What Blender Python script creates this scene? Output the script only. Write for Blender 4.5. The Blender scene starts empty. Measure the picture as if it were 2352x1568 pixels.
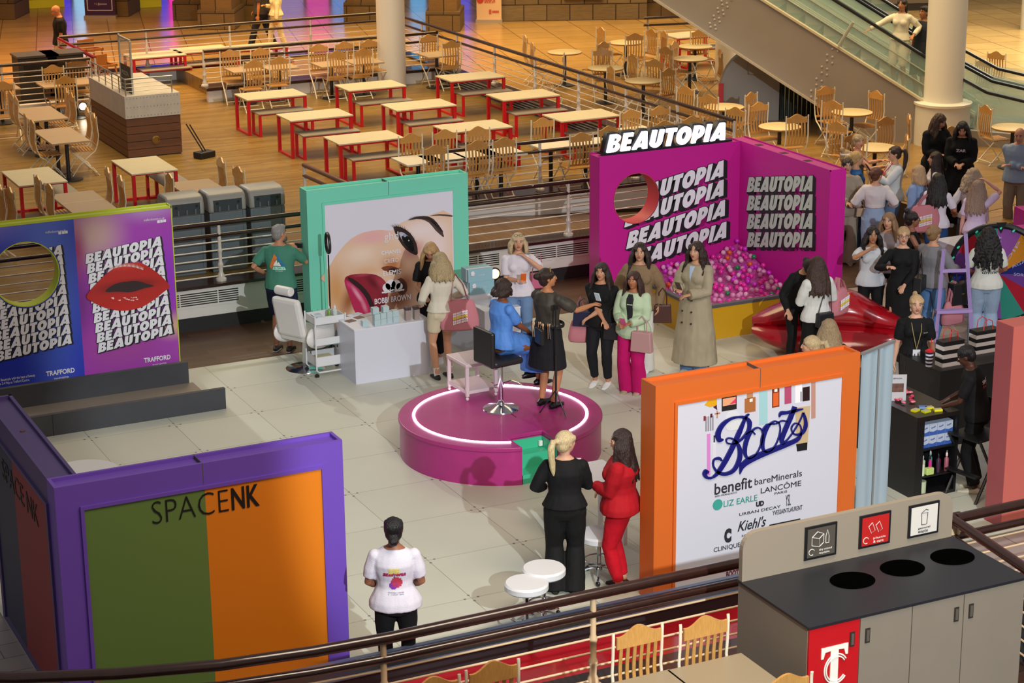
import bpy, bmesh, math, random
from math import sin, cos, pi, radians as rad
from mathutils import Vector as V, Matrix, noise, Quaternion
random.seed(7)
SC = bpy.context.scene; COL = SC.collection
# ---------------------------------------------------------------- camera
F_PX, PITCH, ROLL, YAW, CAMH = 4726.05, .296779, -.00922793, -.453065, 8.2
_cp, _sp, _cy, _sy = cos(PITCH), sin(PITCH), cos(YAW), sin(YAW)
_F = V((-_sy*_cp, _cy*_cp, -_sp)); _R = V((_cy, _sy, 0)); _U = _R.cross(_F)
_R2 = cos(ROLL)*_R + sin(ROLL)*_U; _U2 = -sin(ROLL)*_R + cos(ROLL)*_U
CAM = V((0, 0, CAMH))
cd = bpy.data.cameras.new('camera'); cam = bpy.data.objects.new('camera', cd); COL.objects.link(cam)
cam.matrix_world = Matrix.Translation(CAM) @ Matrix((( _R2.x,_U2.x,-_F.x,0),(_R2.y,_U2.y,-_F.y,0),(_R2.z,_U2.z,-_F.z,0),(0,0,0,1)))
cd.sensor_width = 36; cd.lens = F_PX/2352*36; cd.clip_end = 200; cd.clip_start = .1
cd.dof.use_dof = True; cd.dof.focus_distance = 23.5; cd.dof.aperture_fstop = 5.6
SC.camera = cam
SC.view_settings.view_transform = 'Standard'; SC.view_settings.look = 'None'; SC.view_settings.gamma = 1
SC.view_settings.exposure = -.12
# ---------------------------------------------------------------- world and lights
w = bpy.data.worlds.new('world'); SC.world = w; w.use_nodes = True
w.node_tree.nodes['Background'].inputs[0].default_value = (.88, .83, .82, 1)
w.node_tree.nodes['Background'].inputs[1].default_value = .3
def lamp(kind, loc, target, energy, color, **k):
    l = bpy.data.lights.new(kind.lower()+'_lamp', kind); o = bpy.data.objects.new(kind.lower()+'_lamp', l); COL.objects.link(o)
    o.location = loc; o.rotation_euler = (V(target)-V(loc)).to_track_quat('-Z', 'Y').to_euler()
    l.energy = energy; l.color = color
    for a, b in k.items(): setattr(l, a, b)
    return o
# stage spot on the upper gallery beside the viewer
lamp('SPOT', (5.6, -.2, 9.1), (11.2, 19.8, .4), 11500, (.88, .96, 1), spot_size=rad(31), spot_blend=.2, shadow_soft_size=.08)
# spot from the far side over the terrace
lamp('SPOT', (7.5, 38, 10), (10.2, 19.8, 0), 3200, (1, .98, .95), spot_size=rad(22), spot_blend=.2, shadow_soft_size=.12)
lamp('SPOT', (22, 12, 11), (15.0, 21.5, 0), 1500, (1, .86, .95), spot_size=rad(34), spot_blend=.5, shadow_soft_size=.2)
# warm ceiling panels over the terraces
lamp('AREA', (12, 35, 11), (12.5, 34.5, 0), 900, (1, .76, .4), shape='RECTANGLE', size=9, size_y=6, spread=rad(120))
lamp('AREA', (20, 44, 9), (20, 44, 0), 1500, (1, .68, .28), shape='RECTANGLE', size=14, size_y=5, spread=rad(120))
lamp('AREA', (9, 46, 9), (9, 46, 0), 1100, (1, .5, .2), shape='RECTANGLE', size=9, size_y=5, spread=rad(120))
lamp('AREA', (21, 30, 10), (21, 30, 0), 750, (1, .72, .38), shape='RECTANGLE', size=8, size_y=6, spread=rad(120))
lamp('AREA', (8, 10, 10), (8, 14, 0), 560, (1, .82, .62), shape='RECTANGLE', size=6, size_y=4, spread=rad(130))
lamp('AREA', (33, 36, 9), (33, 36, 0), 2200, (1, .95, .74), shape='RECTANGLE', size=8, size_y=8, spread=rad(120))
# ---------------------------------------------------------------- pixel rays: where a sight line meets a real plane
def _ray(px, py):
    return _R2*((px-1176)/F_PX) + _U2*(-(py-784)/F_PX) + _F
def G(px, py, z=0.):
    d = _ray(px, py); return CAM + d*((z-CAMH)/d.z)
def GY(px, py, Y):
    d = _ray(px, py); return CAM + d*(Y/d.y)
def GX(px, py, X):
    d = _ray(px, py); return CAM + d*(X/d.x)
# ---------------------------------------------------------------- materials
def lin(c):
    c = c.lstrip('#'); r = []
    for i in (0, 2, 4):
        v = int(c[i:i+2], 16)/255; r.append(v/12.92 if v <= .04045 else ((v+.055)/1.055)**2.4)
    return (*r, 1)
_M = {}
def mat(col, rough=.55, metal=0, bump=0, bscale=60, vary=0, emit=0, trans=0, coat=0, spec=.5, alpha=1, key=None, stretch=None):
    k = key or (col, rough, metal, bump, bscale, vary, emit, trans, coat, spec, alpha, stretch)
    if k in _M: return _M[k]
    m = bpy.data.materials.new('m_'+str(len(_M))); m.use_nodes = True; nt = m.node_tree; b = nt.nodes['Principled BSDF']
    c = lin(col); b.inputs['Base Color'].default_value = c; b.inputs['Roughness'].default_value = rough
    b.inputs['Metallic'].default_value = metal; b.inputs['Specular IOR Level'].default_value = spec
    b.inputs['Coat Weight'].default_value = coat; b.inputs['Transmission Weight'].default_value = trans; b.inputs['Alpha'].default_value = alpha
    if emit: b.inputs['Emission Color'].default_value = c; b.inputs['Emission Strength'].default_value = emit
    if bump or vary:
        tc = nt.nodes.new('ShaderNodeTexCoord'); n = nt.nodes.new('ShaderNodeTexNoise'); n.inputs['Scale'].default_value = bscale; n.inputs['Detail'].default_value = 3
        if stretch:
            mp = nt.nodes.new('ShaderNodeMapping'); mp.inputs['Scale'].default_value = stretch
            nt.links.new(tc.outputs['Object'], mp.inputs[0]); nt.links.new(mp.outputs[0], n.inputs['Vector'])
        else: nt.links.new(tc.outputs['Object'], n.inputs['Vector'])
        if bump:
            bp = nt.nodes.new('ShaderNodeBump'); bp.inputs['Strength'].default_value = bump; bp.inputs['Distance'].default_value = .01
            nt.links.new(n.outputs['Fac'], bp.inputs['Height']); nt.links.new(bp.outputs[0], b.inputs['Normal'])
        if vary:
            mr = nt.nodes.new('ShaderNodeMapRange'); mr.inputs['From Min'].default_value = .3; mr.inputs['From Max'].default_value = .7
            mr.inputs['To Min'].default_value = 1-vary; mr.inputs['To Max'].default_value = 1+vary
            mx = nt.nodes.new('ShaderNodeVectorMath'); mx.operation = 'SCALE'; mx.inputs[0].default_value = c[:3]
            nt.links.new(n.outputs['Fac'], mr.inputs[0]); nt.links.new(mr.outputs[0], mx.inputs['Scale']); nt.links.new(mx.outputs[0], b.inputs['Base Color'])
    _M[k] = m; return m
def plank_mat(c1, c2, w=.12, ln=1.6, rough=.35, along='X', gap='1c1008', bumpd=.3, gapw=.004, coat=0):
    k = ('plank', c1, c2, w, ln, along)
    if k in _M: return _M[k]
    m = bpy.data.materials.new('m_planks'); m.use_nodes = True; nt = m.node_tree; b = nt.nodes['Principled BSDF']; L = nt.links.new
    tc = nt.nodes.new('ShaderNodeTexCoord'); mp = nt.nodes.new('ShaderNodeMapping')
    if along == 'Y': mp.inputs['Rotation'].default_value = (0, 0, pi/2)
    if along == 'Z': mp.inputs['Rotation'].default_value = (pi/2, 0, 0)
    L(tc.outputs['Object'], mp.inputs[0])
    br = nt.nodes.new('ShaderNodeTexBrick'); br.inputs['Color1'].default_value = lin(c1); br.inputs['Color2'].default_value = lin(c2); br.inputs['Mortar'].default_value = lin(gap)
    br.inputs['Scale'].default_value = 1; br.inputs['Mortar Size'].default_value = gapw; br.inputs['Brick Width'].default_value = ln; br.inputs['Row Height'].default_value = w
    br.inputs['Mortar Smooth'].default_value = .2; br.offset = .37
    L(mp.outputs[0], br.inputs['Vector'])
    n = nt.nodes.new('ShaderNodeTexNoise'); n.inputs['Scale'].default_value = 3; n.inputs['Detail'].default_value = 6
    m2 = nt.nodes.new('ShaderNodeMapping'); m2.inputs['Scale'].default_value = (1.5, 18, 18); L(mp.outputs[0], m2.inputs[0]); L(m2.outputs[0], n.inputs['Vector'])
    mx = nt.nodes.new('ShaderNodeMix'); mx.data_type = 'RGBA'; mx.blend_type = 'MULTIPLY'; mx.inputs[0].default_value = .6
    L(br.outputs['Color'], mx.inputs[6]); L(n.outputs['Fac'], mx.inputs[7]); L(mx.outputs[2], b.inputs['Base Color'])
    bp = nt.nodes.new('ShaderNodeBump'); bp.inputs['Strength'].default_value = bumpd; bp.inputs['Distance'].default_value = .004; bp.invert = True
    L(br.outputs['Fac'], bp.inputs['Height']); L(bp.outputs[0], b.inputs['Normal'])
    b.inputs['Roughness'].default_value = rough; b.inputs['Coat Weight'].default_value = coat
    _M[k] = m; return m
def tile_mat(c1, c2, gap, w, h, rough=.4, gapw=.006, offset=0., rot=0., loc=(0, 0, 0), vary=.1):
    m = bpy.data.materials.new('m_tiles'); m.use_nodes = True; nt = m.node_tree; b = nt.nodes['Principled BSDF']; L = nt.links.new
    tc = nt.nodes.new('ShaderNodeTexCoord'); mp = nt.nodes.new('ShaderNodeMapping'); mp.inputs['Rotation'].default_value = (0, 0, rot); mp.inputs['Location'].default_value = loc
    L(tc.outputs['Object'], mp.inputs[0])
    br = nt.nodes.new('ShaderNodeTexBrick'); br.inputs['Color1'].default_value = lin(c1); br.inputs['Color2'].default_value = lin(c2); br.inputs['Mortar'].default_value = lin(gap)
    br.inputs['Scale'].default_value = 1; br.inputs['Mortar Size'].default_value = gapw; br.inputs['Brick Width'].default_value = w; br.inputs['Row Height'].default_value = h; br.offset = offset
    br.inputs['Mortar Smooth'].default_value = 0
    L(mp.outputs[0], br.inputs['Vector'])
    n = nt.nodes.new('ShaderNodeTexNoise'); n.inputs['Scale'].default_value = 1.3; n.inputs['Detail'].default_value = 5; L(mp.outputs[0], n.inputs['Vector'])
    mr = nt.nodes.new('ShaderNodeMapRange'); mr.inputs['From Min'].default_value = .3; mr.inputs['From Max'].default_value = .7; mr.inputs['To Min'].default_value = 1-vary; mr.inputs['To Max'].default_value = 1
    mx = nt.nodes.new('ShaderNodeVectorMath'); mx.operation = 'SCALE'
    L(n.outputs['Fac'], mr.inputs[0]); L(br.outputs['Color'], mx.inputs[0]); L(mr.outputs[0], mx.inputs['Scale']); L(mx.outputs[0], b.inputs['Base Color'])
    b.inputs['Roughness'].default_value = rough
    return m
def blob_mat(base, blobs, rough=.35, emit=0):
    """printed picture: soft ellipses (x, z, rx, rz, rot_deg, colour, softness) in the panel's own x/z metres"""
    m = bpy.data.materials.new('m_print'); m.use_nodes = True; nt = m.node_tree; b = nt.nodes['Principled BSDF']; L = nt.links.new
    tc = nt.nodes.new('ShaderNodeTexCoord'); cur = None
    for (x, z, rx, rz, rot, col, soft) in blobs:
        s = nt.nodes.new('ShaderNodeVectorMath'); s.operation = 'SUBTRACT'; s.inputs[1].default_value = (x, 0, z); L(tc.outputs['Object'], s.inputs[0])
        r = nt.nodes.new('ShaderNodeVectorRotate'); r.rotation_type = 'Y_AXIS'; r.inputs['Angle'].default_value = rad(rot); L(s.outputs[0], r.inputs['Vector'])
        q = nt.nodes.new('ShaderNodeVectorMath'); q.operation = 'MULTIPLY'; q.inputs[1].default_value = (1/rx, 0, 1/rz); L(r.outputs[0], q.inputs[0])
        ln = nt.nodes.new('ShaderNodeVectorMath'); ln.operation = 'LENGTH'; L(q.outputs[0], ln.inputs[0])
        mr = nt.nodes.new('ShaderNodeMapRange'); mr.interpolation_type = 'SMOOTHSTEP'; mr.inputs['From Min'].default_value = 1-soft; mr.inputs['From Max'].default_value = 1
        mr.inputs['To Min'].default_value = 1; mr.inputs['To Max'].default_value = 0; L(ln.outputs['Value'], mr.inputs[0])
        mx = nt.nodes.new('ShaderNodeMix'); mx.data_type = 'RGBA'; L(mr.outputs[0], mx.inputs[0])
        if cur is None: mx.inputs[6].default_value = lin(base)
        else: L(cur, mx.inputs[6])
        mx.inputs[7].default_value = lin(col); cur = mx.outputs[2]
    L(cur, b.inputs['Base Color']); b.inputs['Roughness'].default_value = rough
    return m
# ---------------------------------------------------------------- mesh builder
class MB:
    def __init__(s): s.v = []; s.f = []; s.mi = []; s.m = 0
    def add(s, vs, fs):
        o = len(s.v); s.v += [tuple(v) for v in vs]; s.f += [tuple(i+o for i in f) for f in fs]; s.mi += [s.m]*len(fs); return s
    def box(s, x0, y0, z0, x1, y1, z1, M=None):
        vs = [V((x, y, z)) for x in (x0, x1) for y in (y0, y1) for z in (z0, z1)]
        if M is not None: vs = [M @ v for v in vs]
        return s.add(vs, [(0,1,3,2),(4,6,7,5),(0,4,5,1),(2,3,7,6),(0,2,6,4),(1,5,7,3)])
    def tube(s, pts, r, n=10, cap=True, up=None, flat=1.):
        pts = [V(p) for p in pts]; N = len(pts); rs = r if isinstance(r, (list, tuple)) else [r]*N
        vs = []; fs = []; prev = None
        for i, p in enumerate(pts):
            t = (pts[min(i+1, N-1)]-pts[max(i-1, 0)]).normalized()
            if prev is None:
                a = V(up) if up else (V((0, 0, 1)) if abs(t.z) < .9 else V((0, 1, 0)))
            else: a = prev
            a = (a - t*a.dot(t)).normalized(); prev = a; bb = t.cross(a)
            ra, rb = rs[i] if isinstance(rs[i], (tuple, list)) else (rs[i], rs[i]*flat)
            for k in range(n):
                an = 2*pi*k/n; vs.append(p + a*(cos(an)*ra) + bb*(sin(an)*rb))
        for i in range(N-1):
            for k in range(n):
                k2 = (k+1) % n; fs.append((i*n+k, i*n+k2, (i+1)*n+k2, (i+1)*n+k))
        if cap: fs.append(tuple(range(n))[::-1]); fs.append(tuple((N-1)*n+k for k in range(n)))
        return s.add(vs, fs)
    def lathe(s, prof, n=24, c=(0, 0, 0), M=None, sy=1.):
        vs = []; fs = []; P = len(prof)
        for (r, z) in prof:
            for k in range(n):
                a = 2*pi*k/n; v = V((c[0]+r*cos(a), c[1]+r*sin(a)*sy, c[2]+z)); vs.append(M @ v if M is not None else v)
        for i in range(P-1):
            for k in range(n): fs.append((i*n+k, i*n+(k+1) % n, (i+1)*n+(k+1) % n, (i+1)*n+k))
        if prof[0][0] > 1e-6: fs.append(tuple(range(n))[::-1])
        if prof[-1][0] > 1e-6: fs.append(tuple((P-1)*n+k for k in range(n)))
        return s.add(vs, fs)
    def ell(s, c, r, M=None, n=12, m=8):
        vs = []; fs = []
        for i in range(m+1):
            th = pi*i/m
            for k in range(n):
                a = 2*pi*k/n; v = V((r[0]*sin(th)*cos(a), r[1]*sin(th)*sin(a), -r[2]*cos(th)))
                if M is not None: v = M.to_3x3() @ v
                vs.append(V(c)+v)
        for i in range(m):
            for k in range(n): fs.append((i*n+k, i*n+(k+1) % n, (i+1)*n+(k+1) % n, (i+1)*n+k))
        return s.add(vs, fs)
    def prism(s, poly, y0, y1, M=None):
        """poly in x,z extruded along y"""
        n = len(poly); vs = [V((x, y0, z)) for x, z in poly]+[V((x, y1, z)) for x, z in poly]
        if M is not None: vs = [M @ v for v in vs]
        return s.add(vs, [tuple(range(n)), tuple(range(2*n-1, n-1, -1))]+[(i, i+n, (i+1) % n+n, (i+1) % n) for i in range(n)])
    def slab(s, poly, z0, z1):
        n = len(poly); vs = [V((x, y, z1)) for x, y in poly]+[V((x, y, z0)) for x, y in poly]
        return s.add(vs, [tuple(range(n)), tuple(range(2*n-1, n-1, -1))]+[(i, i+n, (i+1) % n+n, (i+1) % n) for i in range(n)])
    def mesh(s, name, mats, smooth=True, ang=38, weld=True):
        me = bpy.data.meshes.new(name); me.from_pydata(s.v, [], s.f); me.update()
        if s.mi and max(s.mi) and len(me.polygons) == len(s.mi): me.polygons.foreach_set('material_index', s.mi)
        bm = bmesh.new(); bm.from_mesh(me)
        if weld: bmesh.ops.remove_doubles(bm, verts=bm.verts, dist=1e-6)
        bmesh.ops.recalc_face_normals(bm, faces=bm.faces)
        if not weld or True:
            bm.to_mesh(me)
        bm.free()
        for m_ in (mats if isinstance(mats, (list, tuple)) else [mats]): me.materials.append(m_)
        if smooth:
            me.polygons.foreach_set('use_smooth', [True]*len(me.polygons)); me.set_sharp_from_angle(angle=rad(ang))
        return me
    def build(s, name, mats, parent=None, bev=0, **k):
        o = bpy.data.objects.new(name, s.mesh(name, mats, **k)); COL.objects.link(o)
        if parent: o.parent = parent
        if bev:
            b = o.modifiers.new('b', 'BEVEL'); b.width = bev; b.segments = 2; b.limit_method = 'ANGLE'
        return o
def tag(o, label=None, cat=None, group=None, kind=None):
    if label: o['label'] = label
    if cat: o['category'] = cat
    if group: o['group'] = group
    if kind: o['kind'] = kind
    return o
def empty(name, loc=(0, 0, 0), rz=0, label=None, cat=None, group=None):
    o = bpy.data.objects.new(name, None); o.empty_display_size = .1; COL.objects.link(o); o.location = loc; o.rotation_euler = (0, 0, rz)
    return tag(o, label, cat, group)
def structure(o, label=None): return tag(o, label, None, None, 'structure')
def kids(o): return list(o.children)
def copy_tree(o, parent=None):
    c = o.copy(); COL.objects.link(c); c.parent = parent
    for ch in kids(o): copy_tree(ch, c)
    return c
def obj_at(o, loc, rz=0): o.location = loc; o.rotation_euler = (0, 0, rz); return o
def curve_mesh(cu):
    o = bpy.data.objects.new('tmp', cu); COL.objects.link(o)
    me = bpy.data.meshes.new_from_object(o, depsgraph=bpy.context.evaluated_depsgraph_get()) if False else None
    dg = bpy.context.evaluated_depsgraph_get(); dg.update(); me = bpy.data.meshes.new_from_object(o.evaluated_get(dg))
    bpy.data.objects.remove(o); bpy.data.curves.remove(cu); return me
_TX = {}
def text_mesh(s, bold=0., ext=.001, shear=0.):
    k = (s, bold, ext, shear)
    if k in _TX: return _TX[k]
    cu = bpy.data.curves.new('txt', 'FONT'); cu.body = s; cu.size = 1; cu.offset = bold; cu.extrude = ext; cu.shear = shear; cu.resolution_u = 3
    me = curve_mesh(cu)
    xs = [v.co.x for v in me.vertices]; ys = [v.co.y for v in me.vertices]
    me['bb'] = (min(xs), min(ys), max(xs), max(ys)); _TX[k] = me; return me
def place_text(s, M, w, h, m, name='lettering', parent=None, bold=0., shear=0., ext=.001, label=None):
    """text fitted into a w x h box whose lower-left corner and x/y axes are given by M"""
    me = text_mesh(s, bold, ext, shear).copy(); b = me['bb']; me.name = name
    sx = w/(b[2]-b[0]); sy = h/(b[3]-b[1])
    me.transform(Matrix.Diagonal((sx, sy, 1, 1)) @ Matrix.Translation((-b[0], -b[1], 0))); me.transform(M)
    me.materials.clear(); me.materials.append(m)
    o = bpy.data.objects.new(name, me); COL.objects.link(o)
    if parent: o.parent = parent
    if label: o['label'] = label
    return o
def frame_M(o, x, y):
    """matrix from origin and two axis directions"""
    x = V(x).normalized(); y = V(y); y = (y-x*x.dot(y)).normalized(); z = x.cross(y)
    return Matrix(((x.x, y.x, z.x, o[0]), (x.y, y.y, z.y, o[1]), (x.z, y.z, z.z, o[2]), (0, 0, 0, 1)))
def wallM(x, y, z): return frame_M((x, y, z), (1, 0, 0), (0, 0, 1))      # faces -y
# heavy italic display letters
def _arc(cx, cy, rx, ry, a0, a1, n=8): return [(cx+rx*cos(rad(a0+(a1-a0)*i/n)), cy+ry*sin(rad(a0+(a1-a0)*i/n))) for i in range(n+1)]
GL = {
 'B': (.62, [[(0,0),(0,1)]+_arc(.32,.745,.26,.255,90,-52)+_arc(.34,.28,.28,.28,58,-90)], [[(.27,.6),(.27,.74)]+_arc(.33,.67,.06,.07,90,-90,4), [(.27,.24),(.27,.4)]+_arc(.33,.32,.07,.08,90,-90,4)]),
 'E': (.54, [[(0,0),(0,1),(.5,1),(.5,.74),(.26,.74),(.26,.63),(.46,.63),(.46,.38),(.26,.38),(.26,.26),(.5,.26),(.5,0)]], []),
 'A': (.76, [[(-.04,0),(.28,1),(.56,1),(.76,0),(.48,0),(.46,.12),(.26,.12),(.22,0)]], [[(.32,.33),(.43,.33),(.39,.58)]]),
 'U': (.64, [[(0,1),(.26,1),(.26,.34)]+_arc(.31,.34,.05,.08,180,360,5)+[(.36,1),(.62,1),(.62,.32)]+_arc(.31,.32,.31,.33,0,-180,10)], []),
 'T': (.56, [[(0,1),(.56,1),(.56,.74),(.41,.74),(.41,0),(.15,0),(.15,.74),(0,.74)]], []),
 'O': (.74, [_arc(.36,.5,.37,.52,0,350,22)], [_arc(.36,.5,.1,.2,0,330,11)]),
 'P': (.6, [[(0,0),(0,1)]+_arc(.26,.62,.33,.38,90,-80,9)+[(.26,.18),(.26,0)]], [[(.25,.52),(.25,.74)]+_arc(.28,.63,.07,.11,90,-90,4)]),
 'I': (.3, [[(0,0),(0,1),(.26,1),(.26,0)]], []),
}
_DW = {}
def display_word(word='BEAUTOPIA', bold=0., ext=.002, shear=.2):
    k = (word, bold, ext, shear)
    if k in _DW: return _DW[k]
    cu = bpy.data.curves.new('w', 'CURVE'); cu.dimensions = '2D'; cu.fill_mode = 'BOTH'; cu.extrude = ext; cu.offset = bold
    x = 0
    for ch in word:
        wd, outs, holes = GL[ch]
        for poly in outs+holes:
            sp = cu.splines.new('POLY'); sp.points.add(len(poly)-1)
            for i, (a, b) in enumerate(poly): sp.points[i].co = (x+a+b*shear, b, 0, 1)
            sp.use_cyclic_u = True
        x += wd+.045
    me = curve_mesh(cu); me['w'] = x-.045+shear; _DW[k] = me; return me
def beautopia(M, w, h, white, dark, parent, depth=(.16, -.16), steps=7, name='lettering', only=None, fat=.035):
    """one printed BEAUTOPIA: white face over a dark block shadow, one mesh"""
    a = display_word(bold=0.0); b = display_word(bold=fat); bm = bmesh.new(); W = a['w']; S = Matrix.Diagonal((w/W, h, 1, 1))
    def put(me, dx, dy, dz, mi):
        t = me.copy(); t.transform(M @ Matrix.Translation((0, 0, dz)) @ S @ Matrix.Translation((dx, dy, 0))); n0 = len(bm.faces); bm.from_mesh(t); bm.faces.ensure_lookup_table()
        for f in bm.faces[n0:]: f.material_index = mi
        bpy.data.meshes.remove(t)
    for i in range(steps+1): put(b, depth[0]*i/steps, depth[1]*i/steps, -.0004*i, 1)
    put(a, 0, 0, .003, 0)
    me = bpy.data.meshes.new(name); bm.to_mesh(me); bm.free(); me.materials.append(white); me.materials.append(dark)
    o = bpy.data.objects.new(name, me); COL.objects.link(o); o.parent = parent; return o
# ================================================================ the setting
ZD, ZM = .6, .5
white_paint = mat('d9d4cd', .45, vary=.03, bscale=4)
dark_wood = mat('2b1611', .25, coat=.3, vary=.12, bscale=8, stretch=(2, 20, 20))
m_deck = plank_mat('a58444', '8a6a30', .075, 1.1, .32, 'X', gapw=.002, bumpd=.1)
m_pitwood = plank_mat('6b4a38', '54392b', .14, 1.4, .45, 'X', gapw=.002, bumpd=.1)
m_mall = tile_mat('b08c54', 'a47f48', '745632', .9, .9, .25, .012, 0, rad(14), vary=.2)
m_grey = tile_mat('a59c98', '988d89', '6f6864', .6, .3, .45, .006, .5, 0)
o = MB().box(-15, 4, -.25, 60, 70, 0).build('floor', m_grey, smooth=False); structure(o)
# event floor panels: 1.04 m grid measured from the bolt marks
px0, py0, st = 7.64, 22.87, 1.038
m_panel = tile_mat('c9cbbd', 'c3c4b6', '96968a', st, st, .42, .004, 0, 0, (-px0+st*20, -py0+st*30, 0), .06)
PX0, PX1, PY0, PY1 = px0-4*st, px0+8*st, py0-7*st, py0+2*st
o = MB().box(PX0, PY0, 0, PX1, PY1, .012).build('floor', m_panel, smooth=False); structure(o, 'white event floor panels')
b = MB(); bo = []
for i in range(-3, 8):
    for j in range(-6, 2):
        for dx, dy in ((.07, 0), (-.07, 0), (0, .07), (0, -.07)):
            c = (px0+i*st+dx, py0+j*st+dy, .0125); b.lathe([(.015, 0), (.015, .001), (0, .001)], 6, c)
tag(b.build('floor_bolt', mat('6e6e68', .5), smooth=False), 'small bolt marks at the corners of the white floor panels', 'bolts', None, 'stuff')
o = MB().box(-15, PY1, 0, 20.2, 28, .008).box(PX1+.0, 24.2, 0, 20.2, PY1, .008).build('floor', m_pitwood, smooth=False); structure(o, 'brown wood floor round the event panels')
# ramp behind the stands, deck, plinths
RX0, RX1 = 10.9, 18.4
b = MB(); b.add([(RX0, 26.75, ZD), (RX1, 26.75, 0), (RX1, 29.45, 0), (RX0, 29.45, ZD), (RX0, 26.75, -.1), (RX1, 26.75, -.1), (RX1, 29.45, -.1), (RX0, 29.45, -.1)], [(0,1,2,3),(4,7,6,5),(0,4,5,1),(1,5,6,2),(2,6,7,3),(3,7,4,0)])
structure(b.build('floor', plank_mat('8a6a4c', '76583c', .13, 1.5, .4, 'Y', gapw=.003), smooth=False), 'wooden ramp between the two plinths')
b = MB().box(-15, 26.72, 0, RX0, 43.3, ZD).box(RX0, 29.6, 0, 18.0, 40.4, ZD).box(RX0, 40.4, 0, 13.0, 43.3, ZD)
structure(b.build('floor', m_deck, smooth=False), 'orange boarded dining terrace')
b = MB().box(13.0, 40.4, 0, 18.0, 43.3, .88)
structure(b.build('floor', m_deck, smooth=False), 'raised back strip of the terrace')
edge_dark = mat('3b2a1e', .6)
def slabpoly(poly, z0, z1, m, lab=None):
    b = MB().slab(poly, z0, z1); b.mi = [0]+[1]*(len(b.f)-1); structure(b.build('floor', [m, edge_dark], smooth=False), lab)
slabpoly([(18.0, 28.6), (20.0, 27.6), (20.15, 24.35), (46, 30.5), (60, 70), (-15, 70), (-15, 43.35), (18.0, 43.35)], 0, ZM, m_mall, 'orange lit mall floor')
slabpoly([(18.15, 28.7), (20.1, 27.7), (20.2, 25.3), (27, 26.9), (27, 37), (18.15, 37)], ZM, ZM+.006, plank_mat('b08c50', 'a07a40', .11, 1.3, .3, 'X', gapw=.002, bumpd=.1), 'orange boards under the round tables')
def vents(b, x0, x1, z0, z1, y, n=6):
    b.m = 1; b.box(x0, y-.004, z0, x1, y+.02, z1); b.m = 0
    h = (z1-z0)/n
    for i in range(n): b.box(x0, y-.014, z0+h*i, x1, y, z0+h*i+h*.42)
    for k in range(int((x1-x0)/.55)+1):
        xx = x0+k*.55; b.box(xx-.008, y-.016, z0, xx+.008, y, z1)
    b.box(x0-.02, y-.012, z0-.02, x1+.02, y, z0); b.box(x0-.02, y-.012, z1, x1+.02, y, z1+.02)
black_slot = mat('101010', .6)
b = MB(); b.box(-3, 26.6, .2, 17.0, 26.75, .62); vents(b, 6.2, 8.7, .36, .55, 26.6); vents(b, 9.3, 11.0, .36, .55, 26.6); vents(b, 11.3, 12.75, .36, .55, 26.6); vents(b, 13.15, 15.2, .36, .55, 26.6)
for k in range(18):
    for z in (.6, .24): b.lathe([(.008, -.002), (.006, .0)], 6, (0, 0, 0), Matrix.Translation((6+k*.55, 26.597, z)) @ Matrix.Rotation(pi/2, 4, 'X'))
b.m = 2; b.box(-3, 26.59, 0, 17.0, 26.75, .2); b.m = 3; b.box(-3, 26.52, .62, 17.0, 26.95, .66)
structure(b.build('trim_1', [white_paint, black_slot, mat('1c1a1c', .6), dark_wood], smooth=False), 'white vented plinth with dark skirting')
b = MB(); b.box(RX0+.2, 29.45, .0, 18.15, 29.6, .6); b.m = 1; b.box(RX0+.2, 29.38, .6, 18.15, 29.8, .66); b.add([(13, 29.44, .36), (RX1, 29.44, .0), (RX1, 29.44, .12), (13, 29.44, .37)], [(0,1,2,3)])
structure(b.build('trim_2', [white_paint, dark_wood], smooth=False), 'white wall between ramp and terrace')
b = MB(); b.box(17.95, 28.5, 0, 18.12, 43.3, .9)
for k in range(5):
    z = .62+.05*k; b.m = 1; b.box(17.93, 28.7, z, 17.96, 43.2, z+.02); b.m = 0
b.box(10.3, 43.3, 0, 18.1, 43.45, .88); vents(b, 10.9, 12.4, .66, .82, 43.3, 4); b.box(-6, 40.45, 0, 10.5, 40.6, .85); b.box(12.75, 40.3, 0, 18.0, 40.42, .84); b.box(10.4, 40.5, 0, 10.55, 43.4, .85)
b.m = 2; b.box(12.7, 40.22, .84, 18, 40.75, .9); b.box(10.3, 43.25, .88, 18.12, 43.5, .92); b.box(17.9, 28.5, .9, 18.17, 43.4, .93)
structure(b.build('trim_3', [white_paint, black_slot, dark_wood], smooth=False), 'white kerb round the dining terrace')
# near terrace
near_deck = plank_mat('4a2c20', '3a2218', .14, 1.4, .4, 'X')
structure(MB().box(-4, 8, 0, 13.5, 13.4, ZD).build('floor', near_deck, smooth=False), 'near dining terrace')
b = MB(); b.box(1.5, 13.4, 0, 13.5, 13.5, .6); b.m = 1; b.box(1.5, 13.1, .6, 13.5, 13.55, .66)
structure(b.build('trim_4', [white_paint, dark_wood], smooth=False), 'ledge under the near railing')
b = MB().box(4.5, 13.56, 0, 10.9, 14.75, .3)
structure(b.build('floor', mat('a0121f', .18, vary=.1, bscale=3, coat=.4), smooth=False), 'glossy red floor below the near railing')
b = MB(); b.box(3.5, 14.75, 0, 10.9, 15.1, .44); b.m = 1; b.box(3.5, 15.05, .44, 10.9, 15.1, .452); b.box(3.5, 14.74, .44, 10.9, 14.78, .452)
structure(b.build('trim_5', [mat('1b1b1e', .5), mat('4d5a78', .3)], smooth=False), 'black kerb beside the event floor')
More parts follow.
